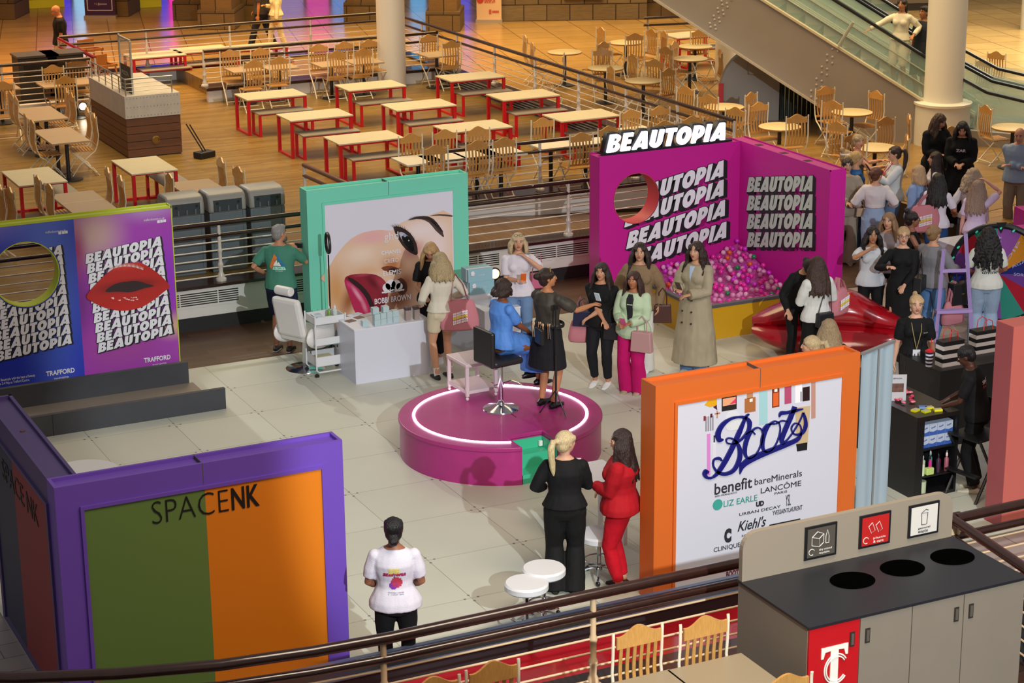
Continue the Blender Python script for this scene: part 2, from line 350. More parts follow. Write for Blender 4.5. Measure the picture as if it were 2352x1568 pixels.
# ---------------------------------------------------------------- railings
rail_white = mat('c9beb2', .3, vary=.05, bscale=10); rail_dark = mat('2c1712', .2, coat=.5, vary=.15, bscale=12)
rail_tan = mat('cdb08c', .35)
def railing(pts, z, label, h=.82, nb=5, posts=None, light=rail_white, group='railings round the terraces', top=rail_dark, step=1.81, cast=False, r=.028, off=.0):
    pts = [V((p[0], p[1], 0)) for p in pts]; o = empty('railing', (pts[0].x, pts[0].y, z), 0, label, 'railing', group); q = [p-pts[0] for p in pts]
    def line(zz): return [p+V((0, 0, zz)) for p in q]
    MB().tube(line(h), r*1.25, 12).build('handrail', top, o); MB().tube(line(h-.17), r, 12).build('lower_rail', top, o)
    for k in range(nb):
        MB().tube(line((h-.17)*(k+.55)/(nb+.3)), .0095, 8).build('bar', light, o)
    L = 0; seg = []
    for a, b_ in zip(q, q[1:]): seg.append((L, a, b_)); L += (b_-a).length
    if posts is None:
        n = max(1, round(L/step)); posts = [off+(L-off)*i/n for i in range(n+1)]
    proto = None
    for s_ in posts:
        for (l0, a, b_) in seg:
            if s_ <= l0+(b_-a).length+1e-6: p = a+(b_-a)*((s_-l0)/(b_-a).length); break
        if proto is None:
            b = MB(); b.lathe([(.075, 0), (.075, .03), (.05, .05), (.045, .09), (.03, .12), (.033, .2), (.04, .22), (.04, .24), (.026, .27), (.027, .4), (.036, .42), (.036, .44), (.024, .47), (.026, h-.15), (.022, h)], 14)
            proto = b.build('post', light, o); proto.location = p
        else:
            c = proto.copy(); COL.objects.link(c); c.parent = o; c.location = p
    return o
railing([(-3, 26.68), (15.0, 26.68), (16.9, 26.68)], .66, 'long railing on the vented plinth behind the stands', posts=[.57+1.82*i for i in range(11)])
railing([(12.95, 29.6), (17.75, 29.6)], .66, 'inner railing between ramp and near row of chairs', posts=[.25, 2.0, 3.8, 4.75])
railing([(18.02, 28.55), (18.02, 43.2)], .93, 'long side railing running away beside the red tables', h=.78, step=1.9)
railing([(10.5, 43.35), (18.05, 43.35)], .9, 'back railing of the terrace below the shopping floor', h=.8, step=1.9)
railing([(12.75, 40.5), (18.0, 40.5)], .9, 'short railing behind the back tables with chrome lamp', h=.72, step=1.8)
railing([(-2, 40.5), (10.4, 40.5)], .86, 'railing at the far left behind the chairs', h=.8, step=1.8)
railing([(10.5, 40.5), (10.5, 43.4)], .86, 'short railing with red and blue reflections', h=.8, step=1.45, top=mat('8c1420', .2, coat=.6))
railing([(10.95, 29.9), (11.05, 28.3), (11.6, 27.6), (12.6, 27.2)], .6, 'handrail at the head of the ramp', h=.84, nb=0, posts=[.02, 1.5], top=mat('6b4a3a', .3))
nr = [(1.2, 14.9), (2.0, 14.3), (2.7, 13.9), (3.4, 13.62), (4.1, 13.42), (4.8, 13.32), (5.4, 13.28), (10.78, 13.28)]
railing(nr, .66, 'near curved railing in the foreground with dark double handrail', light=rail_tan, posts=[.4, 2.4, 4.55, 6.36, 8.2, 9.95], r=.036)
railing([(10.72, 13.25), (14.5, 13.3)], .66, 'foreground railing right of the recycling station', light=rail_tan, posts=[.02, 1.8, 3.6], r=.036)
pA, pB = G(2185, 1190, 1.48), G(2400, 1345, 1.48)
railing([(pA.x, pA.y), (pB.x+.02, pB.y-.2)], .66, 'foreground railing turning back along the recycling station', light=rail_tan, posts=[.03], r=.036)
def fixture(loc, label, d=(0, -1), r=.085, e=14):
    o = empty('wall_lamp', loc, 0, label, 'lamp', 'round lamps on the plinths'); M = Matrix.Rotation(pi/2, 4, 'X')
    MB().lathe([(r, 0), (r*1.15, .02), (r*1.1, .035), (r*.86, .04), (r*.84, .02)], 20, M=M).build('bezel', mat('8a6f45', .35, 1), o)
    MB().lathe([(r*.82, .015), (r*.7, .04), (0, .05)], 20, M=M).build('lens', mat('fff6e0', .3, emit=e), o)
p = GY(1135, 628, 26.58); fixture((p.x, 26.59, p.z), 'round brass lamp glowing in the plinth beside the blue gift boxes')
p = G(189, 238, .85); fixture((p.x, p.y, .8), 'round lamp glowing low behind the left dining chairs')
# far wall, pillars, arcade glow
stone = tile_mat('8a6a3a', '75572e', '3c2a14', .9, .7, .8, .02, .5, vary=.35)
def block(name, x0, y0, x1, y1, z0, z1, m, lab): return structure(MB().box(x0, y0, z0, x1, y1, z1).build(name, m, smooth=False), lab)
def stone_mat(c1, c2):
    return plank_mat(c1, c2, .42, .6, .85, 'Z', '3a2a16', .8, .015)
sm = stone_mat('94713c', '7c5c30')
def pillar(pxl, pxr, pyb, lab, w=None, dep=1.2):
    a, c = G(pxl, pyb, ZM), G(pxr, pyb, ZM)
    wd = (c-a).length; o = empty('stone_pillar', a, math.atan2((c-a).y, (c-a).x), lab, 'pillar', 'stone pillars at the back')
    MB().box(0, 0, 0, wd, dep, 4.2).build('shaft', sm, o, smooth=False); MB().box(-.08, -.08, 0, wd+.08, dep+.08, .5).build('plinth', stone_mat('7d6136', '6b522d'), o, smooth=False); return o
pillar(406, 466, 46, 'dark stone pillar left of the bright one at the back'); pillar(464, 534, 68, 'bright stone pillar at the back left of the walking couple')
pillar(536, 600, 48, 'dark stone block behind the walking couple'); pillar(798, 868, 50, 'dark stone pillar left of the white column'); pillar(986, 1050, 72, 'bright stone pillar right of the white column')
pillar(-60, 30, 44, 'grey stone pillar in the top left corner'); 
p = pillar(270, 290, 38, 'narrow grey pillar beside the purple banner')
a, c = G(1150, 48, ZM), G(1478, 43, ZM)
o = MB(); L_ = (c-a).length; o.box(0, 0, 0, L_*1.8, 1, 4); o.m = 1; o.box(-.05, -.12, 0, L_*1.02, 0, .55)
for k in range(5): o.m = 0; o.box(.3+k*1.35, -.1-.08*(k % 2), .55, 1.3+k*1.35, 0, 3.5)
w_ = o.build('wall_back', [stone_mat('7c6034', '6a502a'), stone_mat('8d7550', '7d6545')], smooth=False); w_.location = a; w_.rotation_euler = (0, 0, math.atan2((c-a).y, (c-a).x)); structure(w_, 'carved stone wall')
# glowing arcade front behind the pillars
arc = V((6, 56, 0)); 
for i, (x0, x1, col, st_) in enumerate([(60, 150, '3a2cff', 1.6), (150, 200, '9fd8ff', 2.2), (285, 380, '2a4bff', 1.6), (375, 408, 'ff1fb4', 2.5), (600, 700, 'b8a8ff', .9), (700, 760, 'ff4fd0', 1.2), (760, 800, '58a8ff', 1.4), (945, 990, '38b8ff', 1.6), (1050, 1095, '2a50ff', 1.4)]):
    a, c = G(x0, 2, ZM), G(x1, 2, ZM); d = (c-a); o = empty('arcade_screen', a+V((.6, 1.6, 0)), math.atan2(d.y, d.x), ['violet blue', 'pale blue', 'deep blue', 'magenta', 'pale lilac', 'pink', 'sky blue', 'cyan', 'royal blue'][i]+' glowing arcade front at the back edge', 'screen', 'arcade lights')
    MB().box(0, 0, 0, d.length, .3, 3.2).build('casing', mat('14131f', .4), o, smooth=False); MB().box(.05, -.03, .1, d.length-.05, 0, 3.0).build('panel', mat(col, .3, emit=st_), o, smooth=False)
structure(MB().box(-20, 62, 0, 60, 62.4, 8).build('wall_front', mat('1d1830', .5), smooth=False), 'dark back wall')
for cx, lab in ((84, 'red play cabinet with yellow base left of the purple banner'), (308, 'red play cabinet with yellow base right of the purple banner')):
    a = G(cx-24, 20, ZM); o = empty('play_cabinet', a, -.1, lab, 'cabinet', 'red cabinets'); MB().box(0, 0, 0, 1.05, .7, .22).build('base', mat('d8c21e', .4, emit=.15), o, smooth=False); MB().box(.03, .03, .22, 1.02, .67, 1.6).build('body', mat('b3161a', .4), o, smooth=False)
def banner_stand(px0_, px1_, py, hgt, m, lab, cat, draw=None):
    a, c = G(px0_, py, ZM), G(px1_, py, ZM); d = c-a; o = empty('pull_up_banner', a, math.atan2(d.y, d.x), lab, cat); L_ = d.length
    MB().box(0, 0, .08, L_, .01, hgt).build('panel', m, o, smooth=False); MB().box(-.02, -.08, 0, L_+.02, .1, .08).build('base', mat('b9a689', .4, .6), o, smooth=False)
    if draw: draw(o, L_)
    return o
def dr1(o, L_):
    wt = mat('d9c9c4', .5)
    place_text('waterabouturway.com', wallM(.22, -.004, .52), L_-.44, .07, wt, 'lettering', o); place_text('f  t  @attraction', wallM(.28, -.004, .34), L_-.5, .07, wt, 'lettering', o)
    MB().box(.15, -.006, .82, L_-.15, -.002, 1.2).build('notice', mat('d6b8ae', .5), o, smooth=False)
    b = MB(); b.box(.07, -.005, .2, L_-.07, -.002, .22).box(.07, -.005, .2, .09, -.002, 1.4).box(L_-.09, -.005, .2, L_-.07, -.002, 1.4); b.build('border', wt, o, smooth=False)
banner_stand(196, 266, 42, 2, mat('3a1540', .5), 'purple pull-up banner with white web address lines', 'banner', dr1)
def dr2(o, L_):
    place_text('GASHAPON', wallM(.2, -.004, .5), L_-.36, .17, mat('c23a1e', .5), 'lettering', o, bold=.03)
    MB().lathe([(.09, 0), (.09, .004), (0, .004)], 14, M=Matrix.Translation((.1, -.003, .58)) @ Matrix.Rotation(pi/2, 4, 'X')).build('emblem', mat('c23a1e', .5), o, smooth=False)
    MB().box(L_*.5, -.005, .22, L_*.6, -.002, .34).box(L_*.63, -.005, .25, L_*.9, -.002, .31).build('lettering', mat('c2553e', .5), o, smooth=False)
    MB().box(0, -.004, .75, L_, -.001, 2.2).build('picture', mat('a0506a', .5, vary=.3, bscale=2), o, smooth=False)
banner_stand(1095, 1152, 52, 2.2, mat('e3b98a', .5), 'orange and pink capsule toy banner by the carved wall', 'banner', dr2)
# round white column on the terrace and the big column by the escalator
b = MB(); c = G(901, 200, ZD); b.lathe([(.3, 0), (.3, 2.55), (.33, 2.57), (.33, 2.78), (.3, 2.8), (.3, 7)], 40, (c.x, c.y, ZD))
structure(b.build('wall_column', mat('dcd5c8', .45)), 'round white column among the terrace tables')
c = G(2174, 338, ZM); c = V((c.x+.1, c.y+.3, 0))
b = MB(); b.lathe([(.5, ZM), (.5, 1.22), (.53, 1.25), (.53, 1.29), (.36, 1.31), (.355, 1.33), (.355, 8)], 48, (c.x, c.y, 0)); COLC = c
structure(b.build('wall_column', mat('e2dcca', .4)), 'thick white column with drum base')
# ================================================================ printed stands
WH = mat('e6e6ee', .4); DK = mat('17171c', .5); ytop = 2.18
def stand(name, x0, x1, y, h, depth, m, label, cat='display wall', top=None):
    """free-standing wall panel, front face at y, body behind it"""
    o = empty(name, (x0, y, 0), 0, label, cat); b = MB(); W_ = x1-x0
    b.box(0, 0, .0, W_, depth, h-.03); b.box(0, 0, h-.03, W_, .03, h); b.box(0, depth-.03, h-.03, W_, depth, h); b.box(0, .03, h-.03, .03, depth-.03, h); b.box(W_-.03, .03, h-.03, W_, depth-.03, h)
    b.build('wall_body', m, o, smooth=False)
    MB().box(W_*.5-.003, -.002, h-.19, W_*.5+.003, 0, h).box(W_*.5-.003, 0, h-.031, W_*.5+.003, depth, h+.0005).build('panel_joint', mat('55504e', .7), o, smooth=False)
    return o
def cut_hole(w_, cx, cz, r):
    bm = bmesh.new(); bm.from_mesh(w_.data)
    for k in range(24):
        c_, s_ = cos(2*pi*k/24), sin(2*pi*k/24); fs = [f for f in bm.faces if min(V((v.co.x-cx, v.co.z-cz)).length for v in f.verts) < r+.25]
        g_ = list({v for f in fs for v in f.verts})+list({e for f in fs for e in f.edges})+fs; bmesh.ops.bisect_plane(bm, geom=g_, plane_co=(cx+r*c_, 0, cz+r*s_), plane_no=(c_, 0, s_))
    bmesh.ops.delete(bm, geom=[f for f in bm.faces if V((f.calc_center_median().x-cx, f.calc_center_median().z-cz)).length < r and all(V((v.co.x-cx, v.co.z-cz)).length < r*1.03 for v in f.verts)], context='FACES'); bm.to_mesh(w_.data); bm.free()
def holed_wall(x0, x1, z0, z1, cx, cz, r, y0, y1, m, name, parent, n=40):
    """slab with a round hole"""
    b = MB(); cs = [(x0, z0), (x1, z0), (x1, z1), (x0, z1)]
    ring = [(cx+r*cos(2*pi*k/n), cz+r*sin(2*pi*k/n)) for k in range(n)]
    def edge(a):
        dx, dz = cos(a), sin(a); t = min([((x1-cx)/dx if dx > 1e-9 else 1e9), ((x0-cx)/dx if dx < -1e-9 else 1e9), ((z1-cz)/dz if dz > 1e-9 else 1e9), ((z0-cz)/dz if dz < -1e-9 else 1e9)]); return (cx+dx*t, cz+dz*t)
    angs = sorted([2*pi*k/n for k in range(n)]+[math.atan2(c[1]-cz, c[0]-cx) % (2*pi) for c in cs])
    inn = [(cx+r*cos(a), cz+r*sin(a)) for a in angs]; out = [edge(a) for a in angs]; N = len(angs)
    vs = [(x, y0, z) for x, z in inn]+[(x, y0, z) for x, z in out]+[(x, y1, z) for x, z in inn]+[(x, y1, z) for x, z in out]; fs = []
    for k in range(N):
        j = (k+1) % N; fs += [(k, j, N+j, N+k), (2*N+k, 3*N+k, 3*N+j, 2*N+j), (N+k, N+j, 3*N+j, 3*N+k)]
    b.add(vs, fs); return b.build(name, m, parent, smooth=False)
# --- mint stand with the make-up picture
TY = 25.06; mint = mat('74d2b8', .42)
o = stand('display_wall', 9.2, 11.55, TY, ytop, .26, mint, 'mint green stand with a large close-up picture of lips and an eye')
pw0, pw1, pz0, pz1 = GY(744, 464, TY).x-9.2, GY(1039, 437, TY).x-9.2, .12, GY(1039, 437, TY).z
b = MB(); t = .035
b.box(pw0-t, -.02, pz0-t, pw0, 0, pz1+t).box(pw1, -.02, pz0-t, pw1+t, 0, pz1+t).box(pw0, -.02, pz1, pw1, 0, pz1+t).box(pw0, -.02, pz0-t, pw1, 0, pz0)
b.build('picture_frame', mint, o, smooth=False)
def tp(px, py):  # picture metres from a point on the stand
    p = GY(px, py, TY); return p.x-9.2-pw0, p.z
def tq_(x, y): px, pz = tp(689+x/2.165, 390+y/2.165); return px, pz-pz0
def Eq(x, y, rx, ry, rot, col, soft): a_, c_ = tq_(x, y); k_ = (GY(789, 600, TY)-GY(689, 600, TY)).x/100/2.165; return (a_, c_, rx*k_, ry*k_, rot, col, soft)
def layer(pts, m, lv, name='picture_detail', smooth=2):
    q = [tq_(*p) for p in (dense(pts, smooth) if smooth > 1 else pts)]; e = MB().prism(q, -.012-.0012*lv, -.011-.0012*lv).build(name, m, o, smooth=False); e.location = (pw0, 0, pz0); return e
def dense(pts, n=3):
    r = []; N = len(pts)
    for i in range(N):
        p0, p1, p2, p3 = (V((*pts[(i+k-1) % N], 0)) for k in range(4))
        for j in range(n):
            t = j/n; q = .5*((2*p1)+(p2-p0)*t+(2*p0-5*p1+4*p2-p3)*t*t+(3*p1-p0-3*p2+p3)*t**3); r.append((q.x, q.y))
    return r
pm = MB().box(0, -.012, 0, pw1-pw0, 0, pz1-pz0).build('picture', mat('dcd9e8', .38), o, smooth=False); pm.location = (pw0, 0, pz0)
skinp = blob_mat('e2bfa4', [Eq(360, 330, 170, 60, 0, 'e6aeb0', 1), Eq(600, 300, 220, 90, 0, 'ecd9da', 1), Eq(300, 420, 130, 70, 0, 'ecd2c0', 1), Eq(680, 380, 120, 160, 0, 'ead6d6', 1), Eq(560, 400, 90, 60, 20, 'c98a8c', 1), Eq(180, 600, 90, 190, 10, 'd29a62', 1), Eq(245, 640, 60, 140, -20, '9a5a30', 1),
 Eq(460, 470, 90, 60, -20, 'b8703e', 1), Eq(600, 560, 60, 160, 10, 'c08a6c', 1), Eq(480, 640, 130, 110, 0, '8a4a2c', 1), Eq(520, 560, 90, 90, 0, '9a5c3a', 1), Eq(690, 640, 90, 130, 0, 'd9b3a2', 1), Eq(330, 500, 130, 30, 0, 'e0b08c', 1), Eq(380, 715, 140, 50, 0, '6e3322', 1)], .38)
layer([(122, 560), (150, 470), (200, 395), (255, 340), (320, 308), (400, 297), (455, 300), (490, 268), (550, 243), (640, 225), (752, 222)], skinp, 0, smooth=1) if False else None
q = [tq_(*p) for p in dense([(126, 560), (150, 470), (200, 395), (255, 340), (320, 308), (400, 297), (455, 300), (490, 268), (550, 243), (640, 225), (700, 220)], 2)[:-2]]+[tq_(752, 222), (pw1-pw0-.002, .0), (.002, .0)]
e = MB().prism(q, -.0145, -.0125).build('picture_face', skinp, o, smooth=False); e.location = (pw0, 0, pz0)
lipd = blob_mat('8e2436', [Eq(400, 560, 60, 60, 0, 'a63a4c', 1), Eq(360, 560, 30, 90, 40, '6a1626', 1), Eq(420, 660, 60, 60, 0, '5e1420', 1), Eq(310, 520, 70, 14, 0, 'b04458', 1)], .3)
layer([(220, 545), (232, 527), (270, 517), (330, 514), (380, 522), (420, 550), (436, 600), (428, 650), (400, 700), (385, 720), (290, 722), (268, 695), (248, 640), (226, 580)], lipd, 3)
layer([(234, 533), (262, 540), (305, 572), (345, 620), (372, 690), (376, 722), (340, 722), (330, 650), (290, 592), (250, 556)], mat('2a0c12', .5), 4)
layer([(219, 545), (240, 553), (288, 588), (328, 640), (350, 700), (348, 722), (290, 722), (265, 692), (245, 632), (225, 578)], blob_mat('b82a56', [Eq(285, 620, 16, 90, 32, 'e79ab8', 1), Eq(318, 680, 16, 50, 22, 'd9809a', 1), Eq(240, 570, 14, 30, 30, 'd44a80', 1)], .3), 5)
layer([(402, 487), (430, 476), (470, 480), (500, 500), (480, 512), (430, 505)], blob_mat('7a3c24', [Eq(460, 494, 36, 16, 0, '1c0a08', .9)], .4), 3)
layer([(470, 560), (500, 535), (528, 560), (530, 600), (505, 622), (480, 600)], blob_mat('5a2a1c', [Eq(505, 580, 30, 38, 0, '160807', .8)], .4), 3)
layer([(462, 284), (500, 284), (545, 312), (575, 360), (584, 414), (566, 420), (522, 392), (488, 345)], mat('2b1614', .5), 3)
layer([(490, 310), (515, 312), (548, 345), (564, 392), (556, 400), (524, 372), (500, 338)], mat('b9b4c4', .3), 4)
layer([(502, 330), (530, 326), (556, 352), (566, 398), (552, 400), (520, 370)], mat('120a0c', .2), 5)
layer([(512, 318), (522, 318), (526, 330), (514, 332)], mat('8fa0c4', .3), 6); layer([(536, 348), (540, 347), (541, 352), (537, 353)], mat('f2f2f4', .3), 6)
layer([(530, 250), (570, 233), (620, 228), (662, 243), (696, 285), (714, 328), (706, 330), (672, 300), (640, 262), (600, 244), (560, 245)], mat('4a3834', .6), 3); layer([(640, 228), (690, 219), (752, 224), (752, 232), (690, 226)], mat('4a3834', .6), 3)
b = MB(); R_ = random.Random(3)
def hair(x, y, a, L_, w=2.2):
    p = [tq_(x, y), tq_(x+w, y), tq_(x+L_*cos(a), y-L_*sin(a))]; b.prism(p, -.0205, -.019)
for k in range(30): f = k/29; hair(462+110*f, 284+90*f**1.3-14*sin(f*pi), rad(150-95*f)+R_.uniform(-.15, .15), 22+10*sin(f*pi))
for k in range(130): f = R_.random(); hair(540+165*f, 246-14*sin(f*pi)+78*max(0, f-.5)**1.2*1.6+R_.uniform(-8, 8), rad(15-85*f)+R_.uniform(-.3, .3), R_.uniform(16, 32))
e = b.build('picture_lashes', mat('2a1c1c', .5), o, smooth=False); e.location = (pw0, 0, pz0)
def ttext(s, pxa, pya, pxb, hpx, m, bold=0., parent=o, Y=TY, X0=9.2, name='lettering'):
    """a line of letters from the left base point to the right end on a wall facing the viewer"""
    a = GY(pxa, pya, Y); c = GY(pxb, pya, Y); hh = hpx*(a-CAM).length/F_PX*1.04
    return place_text(s, wallM(a.x-X0, -.024, a.z), c.x-a.x, hh, m, name, parent, bold)
lg = mat('e3dde2', .5)
ttext('ghd', 881, 557, 914, 22, lg); ttext('CHANEL', 874, 585, 921, 9, lg, .03); ttext('CREED', 881, 604, 914, 9, lg); ttext('ELEMIS', 878, 633, 920, 11, lg, .02); ttext('ORIGINS', 881, 673, 918, 9, lg); ttext('BOBBI BROWN', 859, 698, 942, 13, lg, .02)
b = MB(); x, z = tp(900, 657)
for dx, dz, r in ((-.09, 0, .06), (-.03, .03, .075), (.05, .02, .07), (.1, -.01, .05)): b.lathe([(r, 0), (r, .004), (0, .004)], 14, M=Matrix.Translation((x+dx, -.018, z+dz)) @ Matrix.Rotation(pi/2, 4, 'X'))
b.box(x-.16, -.022, z-.075, x+.17, -.016, z-.055).box(x-.03, -.022, z-.07, x+.03, -.018, z); e = b.build('emblem', lg, o, smooth=False); e.location = (pw0, -.006, 0); e['label'] = 'white tree emblem on the picture'
# --- purple / blue double stand at the left
FY = 25.2; fx0, fx1 = 2.35, 7.4; fmid = GY(168.3, 496.4, FY).x-fx0; lime = mat('b9c72c', .4); ft = GY(394.5, 472, FY).z
def ft_(px, py): p = GY(px, py, FY); return p.x-fx0, p.z
o = empty('display_wall', (fx0, FY, 0), 0, 'blue and magenta stand with lime edges, a round hole and red lips', 'display wall')
hc = ft_(60, 630); HR = .425
blue = blob_mat('2434b4', [(1.9, 2.3, 2.4, .6, 0, '8a86d8', 1), (3.4, 1.5, .6, 2.4, 0, '4f6ccc', 1), (1.2, .2, 2.4, .5, 0, '0c1c84', 1)], .4)
mag = blob_mat('a03cae', [(.25, 1.9, .55, .6, 0, 'c9a7a2', 1), (1.0, 2.2, .7, .3, 0, 'b58fc6', 1), (.0, 1.0, .3, .7, 0, '7a2a8c', 1), (.0, 1.7, .2, .5, 0, 'a03a70', 1), (1.2, 1.2, .25, .8, 0, '8e2cc0', 1), (1.2, .55, .35, .25, 0, 'd0a88c', 1), (.5, .4, .8, .5, 0, 'a4489c', 1)], .4)
holed_wall(0, fmid, 0, ft-.03, hc[0], hc[1], HR, 0, .2, blue, 'blue_panel', o)
e = MB().box(0, 0, 0, fx1-fx0-fmid, .2, ft-.03).build('magenta_panel', mag, o, smooth=False); e.location = (fmid, 0, 0)
b = MB(); n = 40
for k in range(n):
    a0, a1 = 2*pi*k/n, 2*pi*(k+1)/n; p = [(hc[0]+HR*cos(a), hc[1]+HR*sin(a)) for a in (a0, a1)]; q = [(hc[0]+(HR-.012)*cos(a), hc[1]+(HR-.012)*sin(a)) for a in (a0, a1)]
    b.add([(p[0][0], -.004, p[0][1]), (p[1][0], -.004, p[1][1]), (q[1][0], -.004, q[1][1]), (q[0][0], -.004, q[0][1]), (p[0][0], .21, p[0][1]), (p[1][0], .21, p[1][1]), (q[1][0], .21, q[1][1]), (q[0][0], .21, q[0][1])], [(0,1,2,3), (3,2,6,7), (4,7,6,5)])
b.build('hole_lining', lime, o); 
b = MB().box(0, .0, ft-.03, fx1-fx0, .2, ft-.02).box(0, -.004, ft-.03, fx1-fx0, .012, ft).box(0, .188, ft-.03, fx1-fx0, .204, ft).box(fx1-fx0-.012, -.004, 0, fx1-fx0+.002, .204, ft); b.build('lime_edge', lime, o, smooth=False)
for i in range(10):   # magenta panel words
    a = GY(196+3.1*i, 606+22.6*i, FY); c = GY(377+1.2*i, 606+22.6*i, FY)
    up = (GY(380, 562, FY)-GY(197, 607, FY)); M = frame_M((a.x-fx0, -.006-.0015*i, a.z), (up.x, 0, up.z), (0, 0, 1)); sh = Matrix.Identity(4); sh[1][0] = 0
    beautopia(M, up.length*.985, .125, WH, DK, o, (.13, -.12), 5, 'lettering', fat=.02)
for i in range(10):   # blue panel words
    a = GY(-34+2.6*i, 624+22.9*i, FY); up = (GY(149, 582, FY)-GY(-34, 624, FY)); M = frame_M((a.x-fx0, -.006-.0015*i, a.z), (up.x, 0, up.z), (0, 0, 1))
    if i in range(0, 3) or True:
        w_ = beautopia(M, up.length, .125, WH, DK, o, (.13, -.12), 5, 'lettering', fat=.02)
        cut_hole(w_, hc[0], hc[1], HR+.01)
# red lips printed on the magenta panel
b = MB(); lipc = [(197, 680), (215, 655), (250, 622), (285, 604), (300, 603), (312, 601), (325, 603), (360, 625), (388, 655), (375, 668), (350, 688), (320, 705), (280, 712), (240, 705), (212, 692)]
def wp(pts, Y, X0, f=ft_): return [f(*p) for p in pts]
b.prism([(x, z) for x, z in [ft_(*p) for p in dense(lipc)]], -.034, -.022)
lx, lz = ft_(292, 655)
b.build('lips', blob_mat('b3221e', [(lx, lz-.33, .75, .2, 0, 'c22a24', 1), (lx, lz+.0, .6, .12, 0, '5c0f14', 1), (lx, lz+.28, .4, .1, 0, 'c63a34', 1)], .3), o, smooth=False)
b = MB(); b.prism([ft_(*p) for p in dense([(240, 668), (262, 651), (290, 645), (315, 644), (335, 650), (352, 655), (330, 660), (300, 669), (270, 668)])], -.038, -.034); b.build('lip_opening', mat('2a1216', .5), o, smooth=False)
b = MB(); R_ = random.Random(5)
for k in range(26):
    f = k/25; px_ = 250+75*f; b.prism([ft_(px_, 618-8*sin(f*pi)), ft_(px_+2, 618-8*sin(f*pi)), ft_(px_+1.5, 611-9*sin(f*pi))], -.037, -.034)
for k in range(12):
    px_ = 252+R_.random()*60; py_ = 684+R_.uniform(-4, 4); b.prism([ft_(px_, py_), ft_(px_+7, py_-1), ft_(px_+6, py_+2)], -.037, -.034)
b.build('lip_shine', mat('f3d9d2', .3), o, smooth=False)
a = ft_(331, 833); place_text('TRAFFORD', wallM(a[0], -.006, a[1]), ft_(392, 833)[0]-a[0], .066, WH, 'lettering', o, bold=.03); a = ft_(350, 833); place_text('MANCHESTER', wallM(a[0], -.006, a[1]-.045), .19, .025, WH, 'lettering', o)
a = ft_(106, 864); place_text('TRAFFORD', wallM(a[0], -.006, a[1]), ft_(172, 860)[0]-a[0], .066, WH, 'lettering', o, bold=.03); a = ft_(124, 864); place_text('MANCHESTER', wallM(a[0], -.006, a[1]-.045), .19, .025, WH, 'lettering', o)
for (s, x_, y_, x2) in (('traffordcentre.co.uk', 330, 508, 378), ('traffordcentre.co.uk', 104, 536, 151)): a = ft_(x_, y_); place_text(s, wallM(a[0], -.006, a[1]), ft_(x2, y_)[0]-a[0], .03, WH, 'lettering', o)
b = MB()
for (x_, y_) in ((361, 512), (368, 511), (375, 510), (134, 538), (142, 537), (149, 536)): a = ft_(x_, y_); b.box(a[0], -.006, a[1], a[0]+.035, 0, a[1]+.035)
b.build('icons', WH, o, smooth=False)
a = ft_(2, 877); place_text('Beautopia with the best of beauty', wallM(a[0], -.006, a[1]), ft_(81, 870)[0]-a[0], .045, WH, 'lettering', o); a = ft_(0, 884); place_text('e 2-4 May at Trafford Centre.', wallM(a[0], -.006, a[1]-.01), ft_(68, 875)[0]-a[0], .045, WH, 'lettering', o)
# --- pink corner stand
QY = 25.06; qx0, qx1, qy1 = 13.63, 15.93, 22.72; pink = mat('c2178e', .45, bump=.05, bscale=400); ph = 2.2
qx0 = GY(1377.3, 358.7, QY).x; qx1 = GY(1700.6, 324.3, QY).x
o = empty('display_wall', (qx0, QY, 0), 0, 'tall pink corner stand with a round window and rows of white block letters', 'display wall')
def qf(px, py): p = GY(px, py, QY); return p.x-qx0, p.z
h1, h2 = qf(1410, 455), qf(1512, 452); hcx = (h1[0]+h2[0])/2; hcz = (qf(1460, 391)[1]+qf(1465, 519)[1])/2; hr = (h2[0]-h1[0])/2*1.02
holed_wall(0, qx1-qx0, 0, ph-.02, hcx, hcz, hr, 0, .3, pink, 'left_panel', o)
b = MB(); n = 44; 
for k in range(n):
    a0, a1 = 2*pi*k/n, 2*pi*(k+1)/n; p = [(hcx+hr*cos(a), hcz+hr*sin(a)) for a in (a0, a1)]; q = [(hcx+(hr-.008)*cos(a), hcz+(hr-.008)*sin(a)) for a in (a0, a1)]
    b.add([(p[0][0], -.003, p[0][1]), (p[1][0], -.003, p[1][1]), (q[1][0], -.003, q[1][1]), (q[0][0], -.003, q[0][1]), (p[0][0], .303, p[0][1]), (p[1][0], .303, p[1][1]), (q[1][0], .303, q[1][1]), (q[0][0], .303, q[0][1])], [(0,1,2,3), (3,2,6,7), (4,7,6,5)])
b.build('window_lining', mat('c8434e', .45), o)
W_ = qx1-qx0; qe = GX(1907.5, 393, qx1).y-QY
b = MB(); b.box(W_, qe, 0, W_+.26, .3, ph-.02); b.box(W_, qe, ph-.02, W_+.012, .3, ph).box(W_+.248, qe, ph-.02, W_+.26, .3, ph).box(W_, qe, ph-.02, W_+.26, qe+.012, ph)
b.box(0, -.0, ph-.02, W_, .012, ph).box(0, .288, ph-.02, W_, .3, ph); b.build('right_panel', pink, o, smooth=False)
b = MB()
for yy in (-.35, -1.0, -1.6): b.box(W_+.08, yy, ph-.02, W_+.18, yy+.1, ph-.016)
b.build('slot', mat('30081f', .7), o, smooth=False)
u = GY(1672, 354, QY)-GY(1395, 425, QY); rows = [(1672, 410), (1672, 450), (1672, 500), (1672, 546)]
tl = [((1432, 478), (1668, 402)), ((1433, 522), (1668, 446)), ((1437, 572), (1671, 492)), ((1441, 618), (1674, 542))]
